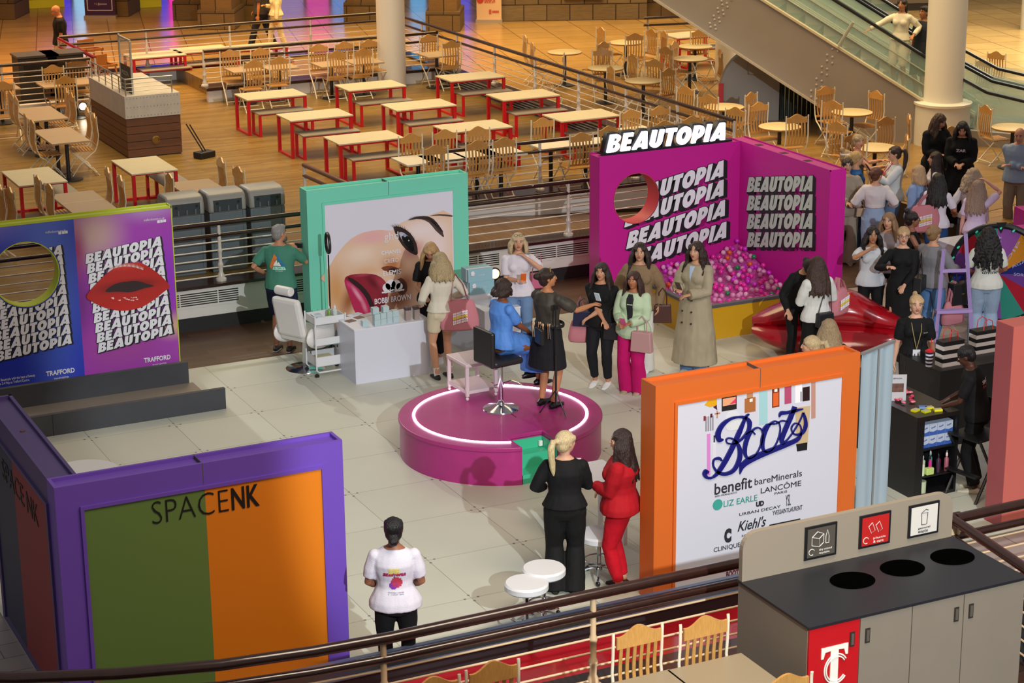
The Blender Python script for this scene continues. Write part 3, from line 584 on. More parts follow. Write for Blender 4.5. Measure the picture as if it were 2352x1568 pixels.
for i, (l_, r_) in enumerate(tl):
    a = GY(*l_, QY); c = GY(*r_, QY); d = c-a
    M = frame_M((a.x-qx0, -.006-.002*i, a.z), (1, 0, 0), (0, 0, 1)); sl = Matrix.Identity(4); sl[1][0] = d.z/d.x
    w_ = beautopia(M @ sl, d.x*1.0, .24, WH, DK, o, (.22, -.16), 8, 'lettering')
    cut_hole(w_, hcx, hcz, hr)
for i in range(4):
    a = GX(1718, 440+41.6*i, qx1); c = GX(1872, 439+43*i, qx1); a = GX(1716+.0*i, 441+42*i, qx1)
    c = GX(1872, 439+43*i, qx1); M = frame_M((W_-.006-.001*i, a.y-QY, a.z), (0, -1, 0), (0, 0, 1)); sl = Matrix.Identity(4); sl[1][0] = (c.z-a.z)/(a.y-c.y)
    beautopia(M @ sl, a.y-c.y, .222, mat('c4cfc4', .4), DK, o, (.22, -.2), 7, 'lettering')
# lit sign on top
sg = empty('lit_sign', (qx0, QY, ph), 0, 'glowing white BEAUTOPIA sign standing on top of the pink stand', 'sign')
a = GY(1391, 349, QY).x-qx0; c = GY(1677, 318, QY).x-qx0; me = display_word(bold=-.03, ext=.02).copy(); W2 = me['w']; sgh = GY(1672, 280, QY).z-ph-.02
me.transform(Matrix.Translation((a+.02, .03, .03)) @ Matrix.Rotation(pi/2, 4, 'X') @ Matrix.Diagonal(((c-a-.02)/W2, sgh*.95, 1, 1))); me.materials.append(mat('f4f2ff', .4, emit=2.2))
e = bpy.data.objects.new('lettering', me); COL.objects.link(e); e.parent = sg
me = display_word(bold=.05, ext=.05).copy(); me.transform(Matrix.Translation((a, .1, .02)) @ Matrix.Rotation(pi/2, 4, 'X') @ Matrix.Diagonal(((c-a)/W2, sgh, 1, 1))); me.materials.append(mat('16181c', .4))
e = bpy.data.objects.new('backing', me); COL.objects.link(e); e.parent = sg
MB().box(a-.02, .02, 0, c+.05, .2, .03).build('sign_base', mat('16181c', .4), sg, smooth=False)
# --- ball pit
bx0, bx1, by0, by1, bh = 13.95, qx1-.01, 22.87, 25.05, .5
o = empty('ball_pit_box', (bx0, by0, 0), 0, 'yellow ball pit box with grey rim inside the pink corner', 'ball pit'); b = MB(); w1, d1 = bx1-bx0, by1-by0
b.box(0, 0, 0, w1, .05, bh-.04).box(0, .05, 0, .05, d1, bh-.04).build('side_panel', mat('c9981a', .4, bump=.03), o, smooth=False)
MB().box(-.01, -.01, bh-.04, w1, .07, bh).box(-.01, .07, bh-.04, .07, d1, bh).build('rim', mat('55565b', .4), o, smooth=False)
MB().box(.05, .05, 0, w1, d1, .1).build('base_panel', mat('7a1a5c', .6), o, smooth=False)
def mound(x, y): # height of the heap inside the box
    u_, v_ = x/w1, y/d1; return .3+.55*max(0, v_-.25)*max(0, u_)**.9*(1.0 if u_ < 1 else 1)+.06*sin(7*u_+3)*sin(5*v_)
b = MB(); n = 24; vs = [(.06+(w1-.07)*i/n, .06+(d1-.07)*j/n, mound(.06+(w1-.07)*i/n, .06+(d1-.07)*j/n)-.07) for i in range(n+1) for j in range(n+1)]
b.add(vs, [(i*(n+1)+j, (i+1)*(n+1)+j, (i+1)*(n+1)+j+1, i*(n+1)+j+1) for i in range(n) for j in range(n)])
ob = b.build('ball_heap', mat('c4509e', .3, vary=.5, bscale=30)); ob.location = (bx0, by0, 0); tag(ob, 'heap of small pink balls filling the bottom of the ball pit', 'balls', None, 'stuff')
pal = [('e0209c', 'bright magenta'), ('d989b8', 'pale pink'), ('c81fc0', 'violet pink'), ('e2a2c4', 'light pink'), ('1f7a4a', 'green'), ('e0592a', 'orange')]
bprot = {}
R_ = random.Random(11); pts = []; tries = 0
while len(pts) < 296 and tries < 60000:
    tries += 1; x, y = R_.uniform(.09, w1-.05), R_.uniform(.1, d1-.06); z = mound(x, y)-.015+R_.uniform(-.01, .04)
    if y/d1 < .1 and x/w1 > .9: continue
    if all((x-q[0])**2+(y-q[1])**2+(z-q[2])**2 > .069**2 for q in pts): pts.append((x, y, z))
for i, (x, y, z) in enumerate(pts):
    r_ = R_.random(); k = 0 if r_ < .3 else 1 if r_ < .58 else 2 if r_ < .75 else 3 if r_ < .94 else 4 if r_ < .975 else 5
    if k not in bprot:
        b = MB().ell((0, 0, 0), (.037, .037, .037), n=14, m=9); ob = b.build('pit_ball', mat(pal[k][0], .25, coat=.3)); bprot[k] = ob
        tag(ob, pal[k][1]+' plastic ball in the heap of the ball pit', 'ball', 'balls in the ball pit')
    else: ob = bprot[k].copy(); COL.objects.link(ob)
    ob.location = (bx0+x, by0+y, z)
# --- orange stand with the white poster
BY = 15.72; bo_ = GY(1506, 889, BY); bxa = bo_.x; bxb = GY(1976.6, 806.7, BY).x; oh = (bo_.z+GY(1976.6, 806.7, BY).z)/2
orange = mat('cf6626', .42, bump=.03, bscale=300)
o = stand('display_wall', bxa, bxb, BY, oh, .27, orange, 'orange framed stand with a white make-up poster and blue script logo')
def bf(px, py): p = GY(px, py, BY); return p.x-bxa, p.z
p0, p1 = bf(1555, 928), bf(1933, 866); pz = (p0[1]+p1[1])/2
MB().box(p0[0], -.006, .1, p1[0], 0, pz).build('poster', blob_mat('e6e6ee', [], .45) if False else mat('cbccd8', .42), o, smooth=False)
t = .03; MB().box(p0[0]-t, -.02, .07, p0[0], 0, pz+t).box(p1[0], -.02, .07, p1[0]+t, 0, pz+t).box(p0[0], -.02, pz, p1[0], 0, pz+t).box(p0[0], -.02, .07, p1[0], 0, .1).build('poster_frame', orange, o, smooth=False)
def prod(pts, col, y=-.009, name='product_picture', rough=.4):
    b = MB(); b.prism([bf(*p) for p in pts], y, -.006); return b.build(name, mat(col, rough), o, smooth=False)
def z8(x, y): return (1600+x/5.809, 860+y/5.809)
def pr(x0, y0, x1, y1, col, y=-.009, sk=-.175):  # upright box in the poster, corners taken on the crop
    prod([z8(x0, y1), z8(x1, y1+(x1-x0)*sk), z8(x1, y0+(x1-x0)*sk), z8(x0, y0)], col, y)
prod([z8(*p) for p in ((100, 400), (150, 340), (265, 320), (265, 410), (170, 430))], 'd9a01c'); prod([z8(*p) for p in ((215, 430), (260, 400), (270, 470))], '4a1d3a')
pr(330, 300, 528, 490, '24201f'); pr(342, 320, 515, 418, 'dfa078', -.011); prod([z8(*p) for p in ((430, 392), (515, 310), (515, 372))], 'd63a6a', -.013)
pr(636, 320, 780, 510, 'a8683a'); pr(665, 250, 745, 320, 'b9835c'); pr(700, 320, 740, 362, 'efe6dc', -.011)
pr(830, 228, 940, 668, '9cc8cc'); pr(1002, 195, 1098, 440, '7a3212'); pr(1015, 245, 1085, 420, 'd9622a', -.011); pr(1030, 190, 1070, 230, 'e9e6e2', -.011)
pr(1168, 165, 1258, 392, 'b04a6e'); pr(1408, 170, 1502, 355, '2a1416'); pr(1380, 225, 1392, 358, '3c3038'); pr(1525, 105, 1580, 585, 'b98a7c'); pr(1310, 130, 1400, 380, 'eceaf0')
prod([z8(*p) for p in ((1310, 440), (1512, 410), (1468, 1000), (1335, 1020))], 'c2ab86'); prod([z8(*p) for p in ((1322, 925), (1470, 900), (1466, 1000), (1335, 1020))], '17181c', -.011)
for k in range(4): pr(112+30*k, 560-5*k, 130+30*k, 755-5*k, '8c8c94')
pr(88, 552, 115, 615, '8a2c34'); pr(178, 520, 205, 570, '5c2430'); pr(133, 790, 178, 1345, 'cf82c8'); pr(210, 915, 250, 1330, 'd4d4dc'); pr(222, 810, 238, 900, '202028')
prod([z8(*p) for p in dense([(385, 690), (395, 560), (440, 495), (540, 500), (605, 600), (600, 705), (430, 745)])], 'd4d6d8')
pr(238, 512, 308, 530, 'b5785a'); pr(262, 480, 276, 580, 'b5785a')
navy = mat('14186e', .35)
def stroke(pts, ws, nm='logo', n=6, y=-.022, close=False):
    P = [bf(*z8(*p)) for p in pts]; W = ws if isinstance(ws, list) else [ws]*len(P); q = []; N = len(P)
    for i in range(N-1):
        a0, a1, a2, a3 = P[max(0, i-1)], P[i], P[i+1], P[min(N-1, i+2)]
        for j in range(n+(i == N-2)):
            t = j/n; f = lambda k: .5*((2*a1[k])+(a2[k]-a0[k])*t+(2*a0[k]-5*a1[k]+4*a2[k]-a3[k])*t*t+(3*a1[k]-a0[k]-3*a2[k]+a3[k])*t**3)
            q.append((f(0), f(1), W[i]+(W[i+1]-W[i])*t))
    L_ = []; R__ = []
    for i, (x, z, w_) in enumerate(q):
        a = q[max(0, i-1)]; c = q[min(len(q)-1, i+1)]; d = V((c[0]-a[0], c[1]-a[1])); d = d.normalized() if d.length else V((1, 0)); nn = V((-d.y, d.x))*w_/2
        L_.append((x+nn.x, z+nn.y)); R__.append((x-nn.x, z-nn.y))
    n_ = len(q); vs = [(x, y, z) for x, z in L_]+[(x, y, z) for x, z in R__]+[(x, -.006, z) for x, z in L_]+[(x, -.006, z) for x, z in R__]; fs = []
    for i in range(n_-1): fs += [(i, n_+i, n_+i+1, i+1), (i, i+1, 2*n_+i+1, 2*n_+i), (n_+i, 3*n_+i, 3*n_+i+1, n_+i+1)]
    SB.add(vs, fs)
SB = MB(); T_, K_ = .014, .055
stroke([(690, 520), (640, 570), (560, 760), (470, 960), (370, 1150), (280, 1290), (200, 1365), (130, 1365), (95, 1320), (110, 1285), (150, 1300)], [T_, .03, K_, K_, K_, .05, .02, .025, .045, .045, .02], n=8)
stroke([(345, 860), (290, 860), (275, 780), (330, 670), (430, 590), (540, 560), (640, 570), (695, 640), (670, 760), (560, 880), (480, 915), (400, 905), (385, 860), (430, 840), (500, 870), (560, 980), (560, 1120), (490, 1260), (390, 1315), (280, 1300), (215, 1220), (220, 1130), (290, 1110), (325, 1140)], [T_, .05, .06, .05, .03, .02, .03, .05, .04, .02, T_, T_, T_, T_, .02, .045, .055, .045, .035, .03, .02, .02, .03, T_], n=6)
stroke([(640, 790), (715, 745), (770, 790)], [T_, T_, T_])
for cx_, cy_ in ((750, 905), (985, 820)):
    pts = [(cx_+105*cos(rad(a))*1-0*a, cy_-205*sin(rad(a))) for a in range(0, 361, 30)]; pts = [(x+(cy_-y)*.28, y) for x, y in pts]
    stroke(pts, [.018, T_, T_, T_, .02, .04, .05, .045, .03, T_, T_, T_, .018], n=4)
stroke([(860, 740), (930, 660), (1040, 650)], [T_, T_, T_]); stroke([(1050, 650), (1130, 610), (1200, 620)], [T_, T_, T_])
stroke([(1300, 420), (1240, 570), (1170, 730), (1125, 860), (1140, 905), (1200, 860), (1290, 740), (1370, 600), (1410, 500)], [.05, K_, K_, .05, .035, T_, T_, T_, .02], n=6)
stroke([(1090, 560), (1115, 510), (1200, 500), (1300, 475), (1410, 450)], [.008, .04, .03, .035, .008]); stroke([(1410, 500), (1440, 600), (1440, 690), (1400, 770), (1330, 795), (1270, 770), (1255, 700), (1300, 645), (1360, 660), (1385, 730), (1370, 800)], [.02, .035, .045, .035, .02, T_, T_, T_, T_, T_, .03], n=5)
stroke([(1380, 790), (1330, 860), (1180, 930), (900, 1040), (700, 1130), (600, 1210), (565, 1320)], [.03, .045, .05, .06, .07, .06, .004], n=6)
SB.build('script_logo', navy, o, smooth=False)
gt = mat('2a2a30', .5)
def z9(x, y): return (1400+x/2.184, 850+y/2.184)
def bt(s, x0, y0, x1, hh, m=gt, bold=0., Y=None, shear=0.):
    a, c = z9(x0, y0), z9(x1, y0-(x1-x0)*.17); A_, C_ = bf(*a), bf(*c); place_text(s, wallM(A_[0], -.01, (A_[1]+C_[1])/2), C_[0]-A_[0], hh/2.184*(GY(*a, BY)-CAM).length/F_PX, m, 'lettering', o, bold, shear)
bt('benefit', 524, 622, 712, 62, bold=.01); bt('bareMinerals', 725, 572, 962, 34); bt('LANCÔME', 756, 614, 958, 36); bt('PARIS', 825, 622, 888, 12); bt('SAN FRANCISCO', 526, 634, 636, 8)
bt('LIZ EARLE', 570, 682, 738, 32, mat('2a8c80', .5)); bt('UD', 732, 684, 772, 28, bold=.06); bt('URBAN DECAY', 648, 726, 855, 15); bt('YSL', 880, 680, 906, 60); bt('YVESSAINTLAURENT', 815, 724, 964, 24); bt("Kiehl's", 640, 806, 782, 56, bold=.01, shear=.35); bt('SINCE 1851', 660, 832, 770, 10)
bt('CLINIQUE', 520, 912, 652, 28); bt('C', 572, 866, 608, 76, bold=.08); bt('BOOTS', 583, 1036, 655, 32, mat('6a2a4a', .5), bold=.02)
A_, C_ = bf(*z9(798, 840)), bf(*z9(952, 815)); MB().box(A_[0], -.009, A_[1]-.06, C_[0], -.006, A_[1]+.14).build('brand_block', mat('1a1a1e', .5), o, smooth=False); place_text('PRADA', wallM(A_[0]+.06, -.012, A_[1]-.03), C_[0]-A_[0]-.12, .1, WH, 'lettering', o, bold=.02)
x, z = bf(*z9(540, 672)); MB().lathe([(.055, 0), (.055, .004), (0, .004)], 18, M=Matrix.Translation((x, -.008, z)) @ Matrix.Rotation(pi/2, 4, 'X')).build('emblem', mat('3a9c90', .5), o, smooth=False)
# --- purple corner stand
NY = 15.715; nxa = GY(123.6, 1120, NY).x; nxb = GY(786, 1010, NY).x; nh = 2.2; purple = mat('6a48b0', .42, bump=.02, bscale=200)
o = stand('display_wall', nxa, nxb, NY, nh, .25, purple, 'purple corner stand with green and orange poster panels')
nd = 18.3-NY
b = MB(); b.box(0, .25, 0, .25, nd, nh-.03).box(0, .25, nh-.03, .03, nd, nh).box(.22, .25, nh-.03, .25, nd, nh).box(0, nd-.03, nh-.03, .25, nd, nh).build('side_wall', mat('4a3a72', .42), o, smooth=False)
def nf(px, py): p = GY(px, py, NY); return p.x-nxa, p.z
a, c, md = nf(192, 1170), nf(737, 1075), nf(470, 1125); zt = (a[1]+c[1])/2
MB().box(a[0], -.006, .12, md[0], 0, zt).build('green_panel', mat('5f7a3c', .45, bump=.05, bscale=300), o, smooth=False); MB().box(md[0], -.006, .12, c[0], 0, zt).build('orange_panel', mat('d97a12', .45, bump=.05, bscale=300), o, smooth=False)
t = .03; MB().box(a[0]-t, -.022, .09, a[0], 0, zt+t).box(c[0], -.022, .09, c[0]+t, 0, zt+t).box(a[0], -.022, zt, c[0], 0, zt+t).build('poster_frame', purple, o, smooth=False)
A_, C_ = nf(350, 1203), nf(525, 1172); zz = (A_[1]+C_[1])/2; bk = mat('141414', .45)
place_text('SPACE', wallM(A_[0], -.012, zz), C_[0]-A_[0], .2, bk, 'lettering', o, bold=-.018); C2 = nf(532, 1170); C3 = nf(596, 1160); place_text('NK', wallM(C2[0], -.012, zz), C3[0]-C2[0], .2, bk, 'lettering', o, bold=.02)
b = MB(); b.box(-.006, 1.55, .12, 0, nd-.2, 1.95).build('navy_panel', mat('1c2a4a', .45), o, smooth=False); MB().box(-.006, .3, .12, 0, 1.55, 1.95).build('red_panel', mat('8a1a24', .45), o, smooth=False)
place_text('SPACE NK', frame_M((-.01, 2.0, 1.62), (0, -1, 0), (0, 0, 1)), 1.35, .2, bk, 'lettering', o)
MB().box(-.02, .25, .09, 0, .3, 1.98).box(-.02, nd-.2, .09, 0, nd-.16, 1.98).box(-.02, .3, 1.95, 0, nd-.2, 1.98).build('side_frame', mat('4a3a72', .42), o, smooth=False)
MB().lathe([(.025, 0), (.025, .006), (0, .006)], 12, (.12, 1.6, nh-.03)).build('cable_hole', mat('5c3a2c', .5), o, smooth=False)
# --- low grey bench planters before the blue stand
grey = mat('3a3c42', .5, vary=.06, bscale=6)
o = empty('display_plinth', (2.3, 23.2, 0), 0, 'long dark grey bench boards with a brown floor strip before the blue stand', 'bench')
MB().box(0, -.03, 0, 5.05, .03, .28).build('front_board', grey, o, smooth=False); MB().box(0, 1.15, 0, 4.95, 1.22, .3).build('rear_board', grey, o, smooth=False); MB().box(0, .03, .0, 5.0, 1.15, .02).build('floor_strip', mat('8b7f72', .5), o, smooth=False)
MB().box(2.9, -.034, .01, 2.906, .0, .275).build('panel_joint', mat('202024', .6), o, smooth=False)
# ================================================================ furniture
wood_o = mat('b98848', .3, bump=.05, bscale=14, stretch=(8, 8, 1), vary=.12, coat=.2); cream = mat('d8cdb4', .35); blackm = mat('17171a', .4)
top_cream = mat('c4b99c', .35, vary=.04, bscale=5); red = mat('c2121f', .32); top_wood = mat('a08a68', .35)
def make_chair():
    """folding slatted chair, sitter looks along +y, origin at floor under the seat"""
    o = empty('slatted_chair'); b = MB(); W_ = .21
    def back(z): t = (z-.44)/.62; return -.19-.1*t-.035*sin(t*pi*1.6)          # rear posts curve
    for k in range(7):
        y = -.17+.052*k; b.box(-W_+.01, y, .435, W_-.01, y+.036, .452)
    b.build('seat', wood_o, o, smooth=False)
    b = MB()
    crest = []; n = 16
    for i in range(n+1):
        x = -W_+.02+(2*W_-.04)*i/n; u = x/(W_-.02); crest.append((x, .985+.075*(cos(u*pi)*.5+.5)**1.2+.012*abs(u)**3))
    low = [(x, .9) for x, _ in crest]
    y0 = back(.97); vs = [(x, back(z), z) for x, z in crest]+[(x, back(z), z) for x, z in low]+[(x, back(z)+.022, z) for x, z in crest]+[(x, back(z)+.022, z) for x, z in low]; N = n+1; fs = []
    for i in range(n): fs += [(i, i+1, N+i+1, N+i), (2*N+i, 3*N+i, 3*N+i+1, 2*N+i+1), (i, 2*N+i, 2*N+i+1, i+1), (N+i, N+i+1, 3*N+i+1, 3*N+i)]
    fs += [(0, N, 3*N, 2*N), (N-1, 3*N-1, 4*N-1, 2*N-1)]
    b.add(vs, fs)
    for k in range(6):
        x = -.148+.0592*k; zs = [.52, .6, .68, .76, .84, .92]
        for a, c in zip(zs, zs[1:]):
            b.add([(x-.014, back(a), a), (x+.014, back(a), a), (x+.014, back(c), c), (x-.014, back(c), c), (x-.014, back(a)+.012, a), (x+.014, back(a)+.012, a), (x+.014, back(c)+.012, c), (x-.014, back(c)+.012, c)], [(0,1,2,3),(4,7,6,5),(0,4,5,1),(1,5,6,2),(2,6,7,3),(3,7,4,0)])
    b.box(-W_+.01, back(.52)-.002, .5, W_-.01, back(.52)+.016, .535)
    b.build('backrest', wood_o, o, smooth=False)
    for s_ in (-1, 1):
        x = s_*W_
        MB().tube([(x, .24, 0), (x, .1, .2), (x, -.08, .36), (x, -.19, .44)]+[(x, back(z), z) for z in (.55, .7, .85, 1.0, 1.03)], [(.013, .009)]*9, 8, up=(1, 0, 0)).build('rear_frame', cream, o)
        x = s_*(W_-.022); MB().tube([(x, -.24, 0), (x, .2, .435)], .011, 8).build('leg', cream, o)
    for y_, z_ in ((.2, .06), (-.2, .06), (.19, .425)): MB().tube([(-W_+.01, y_, z_), (W_-.01, y_, z_)], .009, 6).build('stretcher', cream, o)
    return o
chair_proto = make_chair(); _cu = [False]
def chair(px, py, ang, zf, label, group='slatted wooden folding chairs'):
    """px,py: middle of the crest; ang: world direction the sitter looks, degrees"""
    a = rad(ang); p = G(px, py, zf+1.06); c = p+V((cos(a), sin(a), 0))*.27
    o = chair_proto if not _cu[0] else copy_tree(chair_proto); _cu[0] = True
    o.location = (c.x, c.y, zf); o.rotation_euler = (0, 0, a-pi/2); tag(o, label, 'chair', group); return o
def make_red_table():
    o = empty('red_frame_table'); MB().box(-.6, -.38, .665, .6, .38, .69).build('tabletop', top_cream, o, bev=.003, smooth=False)
    for s_ in (-1, 1):
        x = s_*.565; MB().box(x-.028, -.37, .0, x+.028, -.32, .665).box(x-.028, .32, 0, x+.028, .37, .665).box(x-.028, -.32, 0, x+.028, .32, .04).build('leg_frame', red, o, smooth=False)
    MB().box(-.545, -.36, .635, .545, -.32, .665).box(-.545, .32, .635, .545, .36, .665).box(-.545, -.34, .64, -.52, .34, .66).box(.52, -.34, .64, .545, .34, .66).build('apron', red, o, smooth=False); return o
def make_bench():
    o = empty('red_frame_bench'); MB().box(-.55, -.23, .42, .55, .23, .44).build('seat', mat('8c8478', .4), o, bev=.003, smooth=False)
    for s_ in (-1, 1):
        x = s_*.52; MB().box(x-.024, -.22, 0, x+.024, -.175, .42).box(x-.024, .175, 0, x+.024, .22, .42).box(x-.024, -.175, 0, x+.024, .175, .035).build('leg_frame', red, o, smooth=False)
    MB().box(-.5, -.18, .39, .5, -.145, .42).box(-.5, .145, .39, .5, .18, .42).box(-.5, -.16, .395, -.475, .16, .415).box(.475, -.16, .395, .5, .16, .415).build('apron', red, o, smooth=False); return o
rt, rb = make_red_table(), make_bench(); first = [1, 1]
def red_set(x, y, zf, rz, where, boff=(.1, -.36)):
    for k, (p, nm) in enumerate(((rt, 'table'), (rb, 'bench'))):
        o = p if first[k] else copy_tree(p); first[k] = 0
        d = V((0, 0)) if k == 0 else V(boff); c, s_ = cos(rz), sin(rz); o.location = (x+d.x*c-d.y*s_, y+d.x*s_+d.y*c, zf); o.rotation_euler = (0, 0, rz)
        if k == 0: tag(o, 'cream table with red legs, '+where, 'table', 'red framed tables on the terrace')
        else: tag(o, 'red-legged bench under a cream table, '+where.replace('standing alone ', ''), 'bench', 'red framed benches on the terrace')
rows = {0: 'nearest', 1: 'middle', 2: 'farthest'}; cols = {0: 'left column', 1: 'centre column', 2: 'right column'}
for i, x in enumerate((12.9, 14.95, 17.1)):
    for j, y in enumerate((32.2, 34.55, 36.9)):
        red_set(x, y, ZD, 0, '%s row of the %s' % (rows[j], cols[i]))
red_set(8.93, 31.8, ZD, pi/2, 'standing alone in front of the white and brown host box', (.0, -.38)); red_set(7.15, 31.8, ZD, pi/2, 'at the left edge in front of two square tables', (.0, -.38))
for i, (px, py, lb) in enumerate(((355, 124, 'left'), (460, 112, 'middle'), (590, 106, 'right'))):
    p = G(px, py, ZM+.7); red_set(p.x, p.y, ZM+.01, 0, '%s of the three beyond the back railing' % lb)
p = G(1590, 78, ZM+.7); red_set(p.x, p.y, ZM+.01, 0, 'behind the round tables near the escalator')
def make_square():
    o = empty('square_table'); MB().box(-.33, -.34, .68, .33, .34, .712).build('tabletop', top_wood, o, bev=.004, smooth=False)
    MB().lathe([(.035, .03), (.035, .68)], 12).build('pedestal', blackm, o); MB().lathe([(.24, 0), (.24, .012), (.04, .035)], 24).build('foot', blackm, o); return o
sq = [make_square(), True]
def square(px, py, zf, lab, pxy=None, m=None):
    o = sq[0] if sq[1] else copy_tree(sq[0]); sq[1] = False; p = G(px, py, zf+.71) if pxy is None else V((*pxy, 0)); o.location = (p.x, p.y, zf); tag(o, lab, 'table', 'square pedestal tables'); 
    if m:
        t_ = [q for q in kids(o) if q.name.startswith('tabletop')][0]; t_.data = t_.data.copy(); t_.data.materials[0] = m
    return o
tw2 = mat('ab9478', .35)
for x, y, nm in ((7.35, 29.6, 'in front of the left red table'), (9.17, 29.55, 'near the grey bins'), (8.33, 34.75, 'left of the host box'), (8.52, 36.95, 'behind the pair left of the host box')):
    square(0, 0, ZD, 'square pedestal table, front one of the pair '+nm, (x, y-.345), tw2); square(0, 0, ZD, 'square pedestal table, back one of the pair '+nm, (x, y+.345), tw2)
for px, py, lab in ((560, 158, 'left one of the two before the middle back railing'), (640, 152, 'second one before the middle back railing'), (760, 146, 'left of the white column'), (835, 140, 'touching the white column'), (1003, 124, 'in the back right terrace corner'), (130, 192, 'far left beside the host box'), (172, 188, 'far left against the host box'), (0, 200, 'at the left edge of the picture')):
    square(px, py, ZD, 'square wooden pedestal table, '+lab)
lit = mat('cfc8b8', .4)  # lit copy of the tabletop, white light put into its colour
for px, py, lab in ((960, 366, 'left end of the long row behind the inner railing'), (1020, 362, 'second of the long row behind the inner railing'), (1095, 353, 'third of the long row behind the inner railing'), (1150, 348, 'fourth of the long row behind the inner railing'), (1265, 330, 'right pair behind the inner railing, left half'), (1345, 322, 'right pair behind the inner railing, right half'), (1460, 300, 'behind the glowing sign')):
    square(px, py, ZD, 'square table, top coloured as lit, '+lab, None, lit)
def make_round():
    o = empty('round_table'); MB().lathe([(.36, .69), (.37, .7), (.37, .718), (.36, .724), (0, .724)], 32).build('tabletop', mat('cdb98a', .35), o); MB().lathe([(.365, .688), (.374, .7), (.374, .715)], 32).build('rim', mat('a9773a', .4), o)
    MB().lathe([(.035, .03), (.035, .69)], 12).build('pedestal', blackm, o); MB().lathe([(.23, 0), (.23, .012), (.04, .04)], 24).build('foot', blackm, o); return o
rd = [make_round(), True]; RT = []
for px, py, lab in ((1297, 119, 'standing alone left on the shopping floor'), (1391, 156, 'left of the middle group'), (1437, 97, 'farthest left of the group'), (1585, 134, 'centre one in front of the slim white pillar'), (1597, 106, 'farthest one near the pillar'), (1478, 185, 'dark one close to the side railing'), (1663, 245, 'in front of the grey curved machine'), (1791, 290, 'behind the pink stand'), (1957, 257, 'under the escalator panel'), (2010, 338, 'just behind the crowd'), (2327, 292, 'at the right edge beside the drum column'), (1410, 70, 'small one at the very back')):
    if lab.startswith('small'): continue
    o = rd[0] if rd[1] else copy_tree(rd[0]); rd[1] = False; p = G(px, py, ZM+.724); o.location = (p.x, p.y, ZM+.007); RT.append(p); tag(o, 'round cafe table with yellow-cream top, '+lab, 'table', 'round cafe tables')
N_, S_, E__, W__ = 90, -90, 0, 180
CH = [(120, 148, S_, 'far left chair beside the host box facing forward'), (175, 135, S_, 'chair beside the host box behind the small table'), (150, 174, N_, 'chair with back turned in front of the small far left table'), (5, 186, S_, 'chair cut by the left picture edge'),
 (20, 210, E__, 'left chair, rear one of the back pair table'), (32, 221, E__, 'left chair, front one of the back pair table'), (155, 201, W__, 'right chair, rear one of the back pair table'), (167, 212, W__, 'right chair, front one of the back pair table'),
 (54, 260, E__, 'left chair, rear one of the pair left of the host box'), (69, 274, E__, 'left chair, front one of the pair left of the host box'), (204, 246, W__, 'right chair tucked near the host box corner, rear'), (219, 259, W__, 'right chair near the host box corner, front'),
 (81, 402, E__, 'left chair, rear one at the front left table'), (108, 421, E__, 'left chair, front one at the front left table'), (251, 383, W__, 'right chair, rear one at the front left table'), (280, 401, W__, 'right chair, front one at the front left table'),
 (3, 421, W__, 'chair at the left edge above the blue stand, rear'), (25, 428, W__, 'chair at the left edge above the blue stand, front'), (384, 397, E__, 'chair left of the table near the grey bins'), (511, 360, W__, 'chair right of the table near the grey bins, rear'), (551, 381, W__, 'chair right of the table near the grey bins, front'),
 (527, 113, S_, 'chair behind the left middle back table'), (596, 109, S_, 'second chair behind the middle back tables'), (583, 138, N_, 'back-turned chair in front of the middle back tables, left'), (642, 130, N_, 'back-turned chair in front of the middle back tables, right'),
 (730, 100, S_, 'chair left of the white column, far side left'), (789, 94, S_, 'chair left of the white column, far side middle'), (845, 90, S_, 'chair touching the white column, far side'), (775, 116, N_, 'back-turned chair left of the white column, left'), (835, 111, N_, 'back-turned chair beside the white column'),
 (983, 78, S_, 'chair in the back right terrace corner, far side'), (1038, 93, N_, 'back-turned chair in the back right terrace corner'),
 (941, 305, S_, 'chair behind the long lit row, left end'), (1020, 296, S_, 'chair behind the long lit row, second'), (1096, 289, S_, 'chair behind the long lit row, third'), (1001, 333, N_, 'back-turned chair at the inner railing, left'), (1098, 322, N_, 'back-turned chair at the inner railing, second'), (1160, 315, N_, 'back-turned chair at the inner railing, third'),
 (1245, 269, S_, 'chair behind the right lit pair'), (1447, 250, S_, 'chair above the sign letter E'), (1513, 242, S_, 'chair above the sign letter U'), (1337, 304, N_, 'back-turned chair left of the sign, lower'), (1400, 289, N_, 'back-turned chair just above the sign start'), (1527, 277, N_, 'low chair back showing above the sign middle'), (1591, 267, N_, 'low chair back showing above the sign end')]
for px, py, a, lab in CH: chair(px, py, a+random.uniform(-6, 6), ZD, 'slatted chair, '+lab)
def nearest(p):
    q = min(RT, key=lambda r: (r-p).length); return math.degrees(math.atan2(q.y-p.y, q.x-p.x))
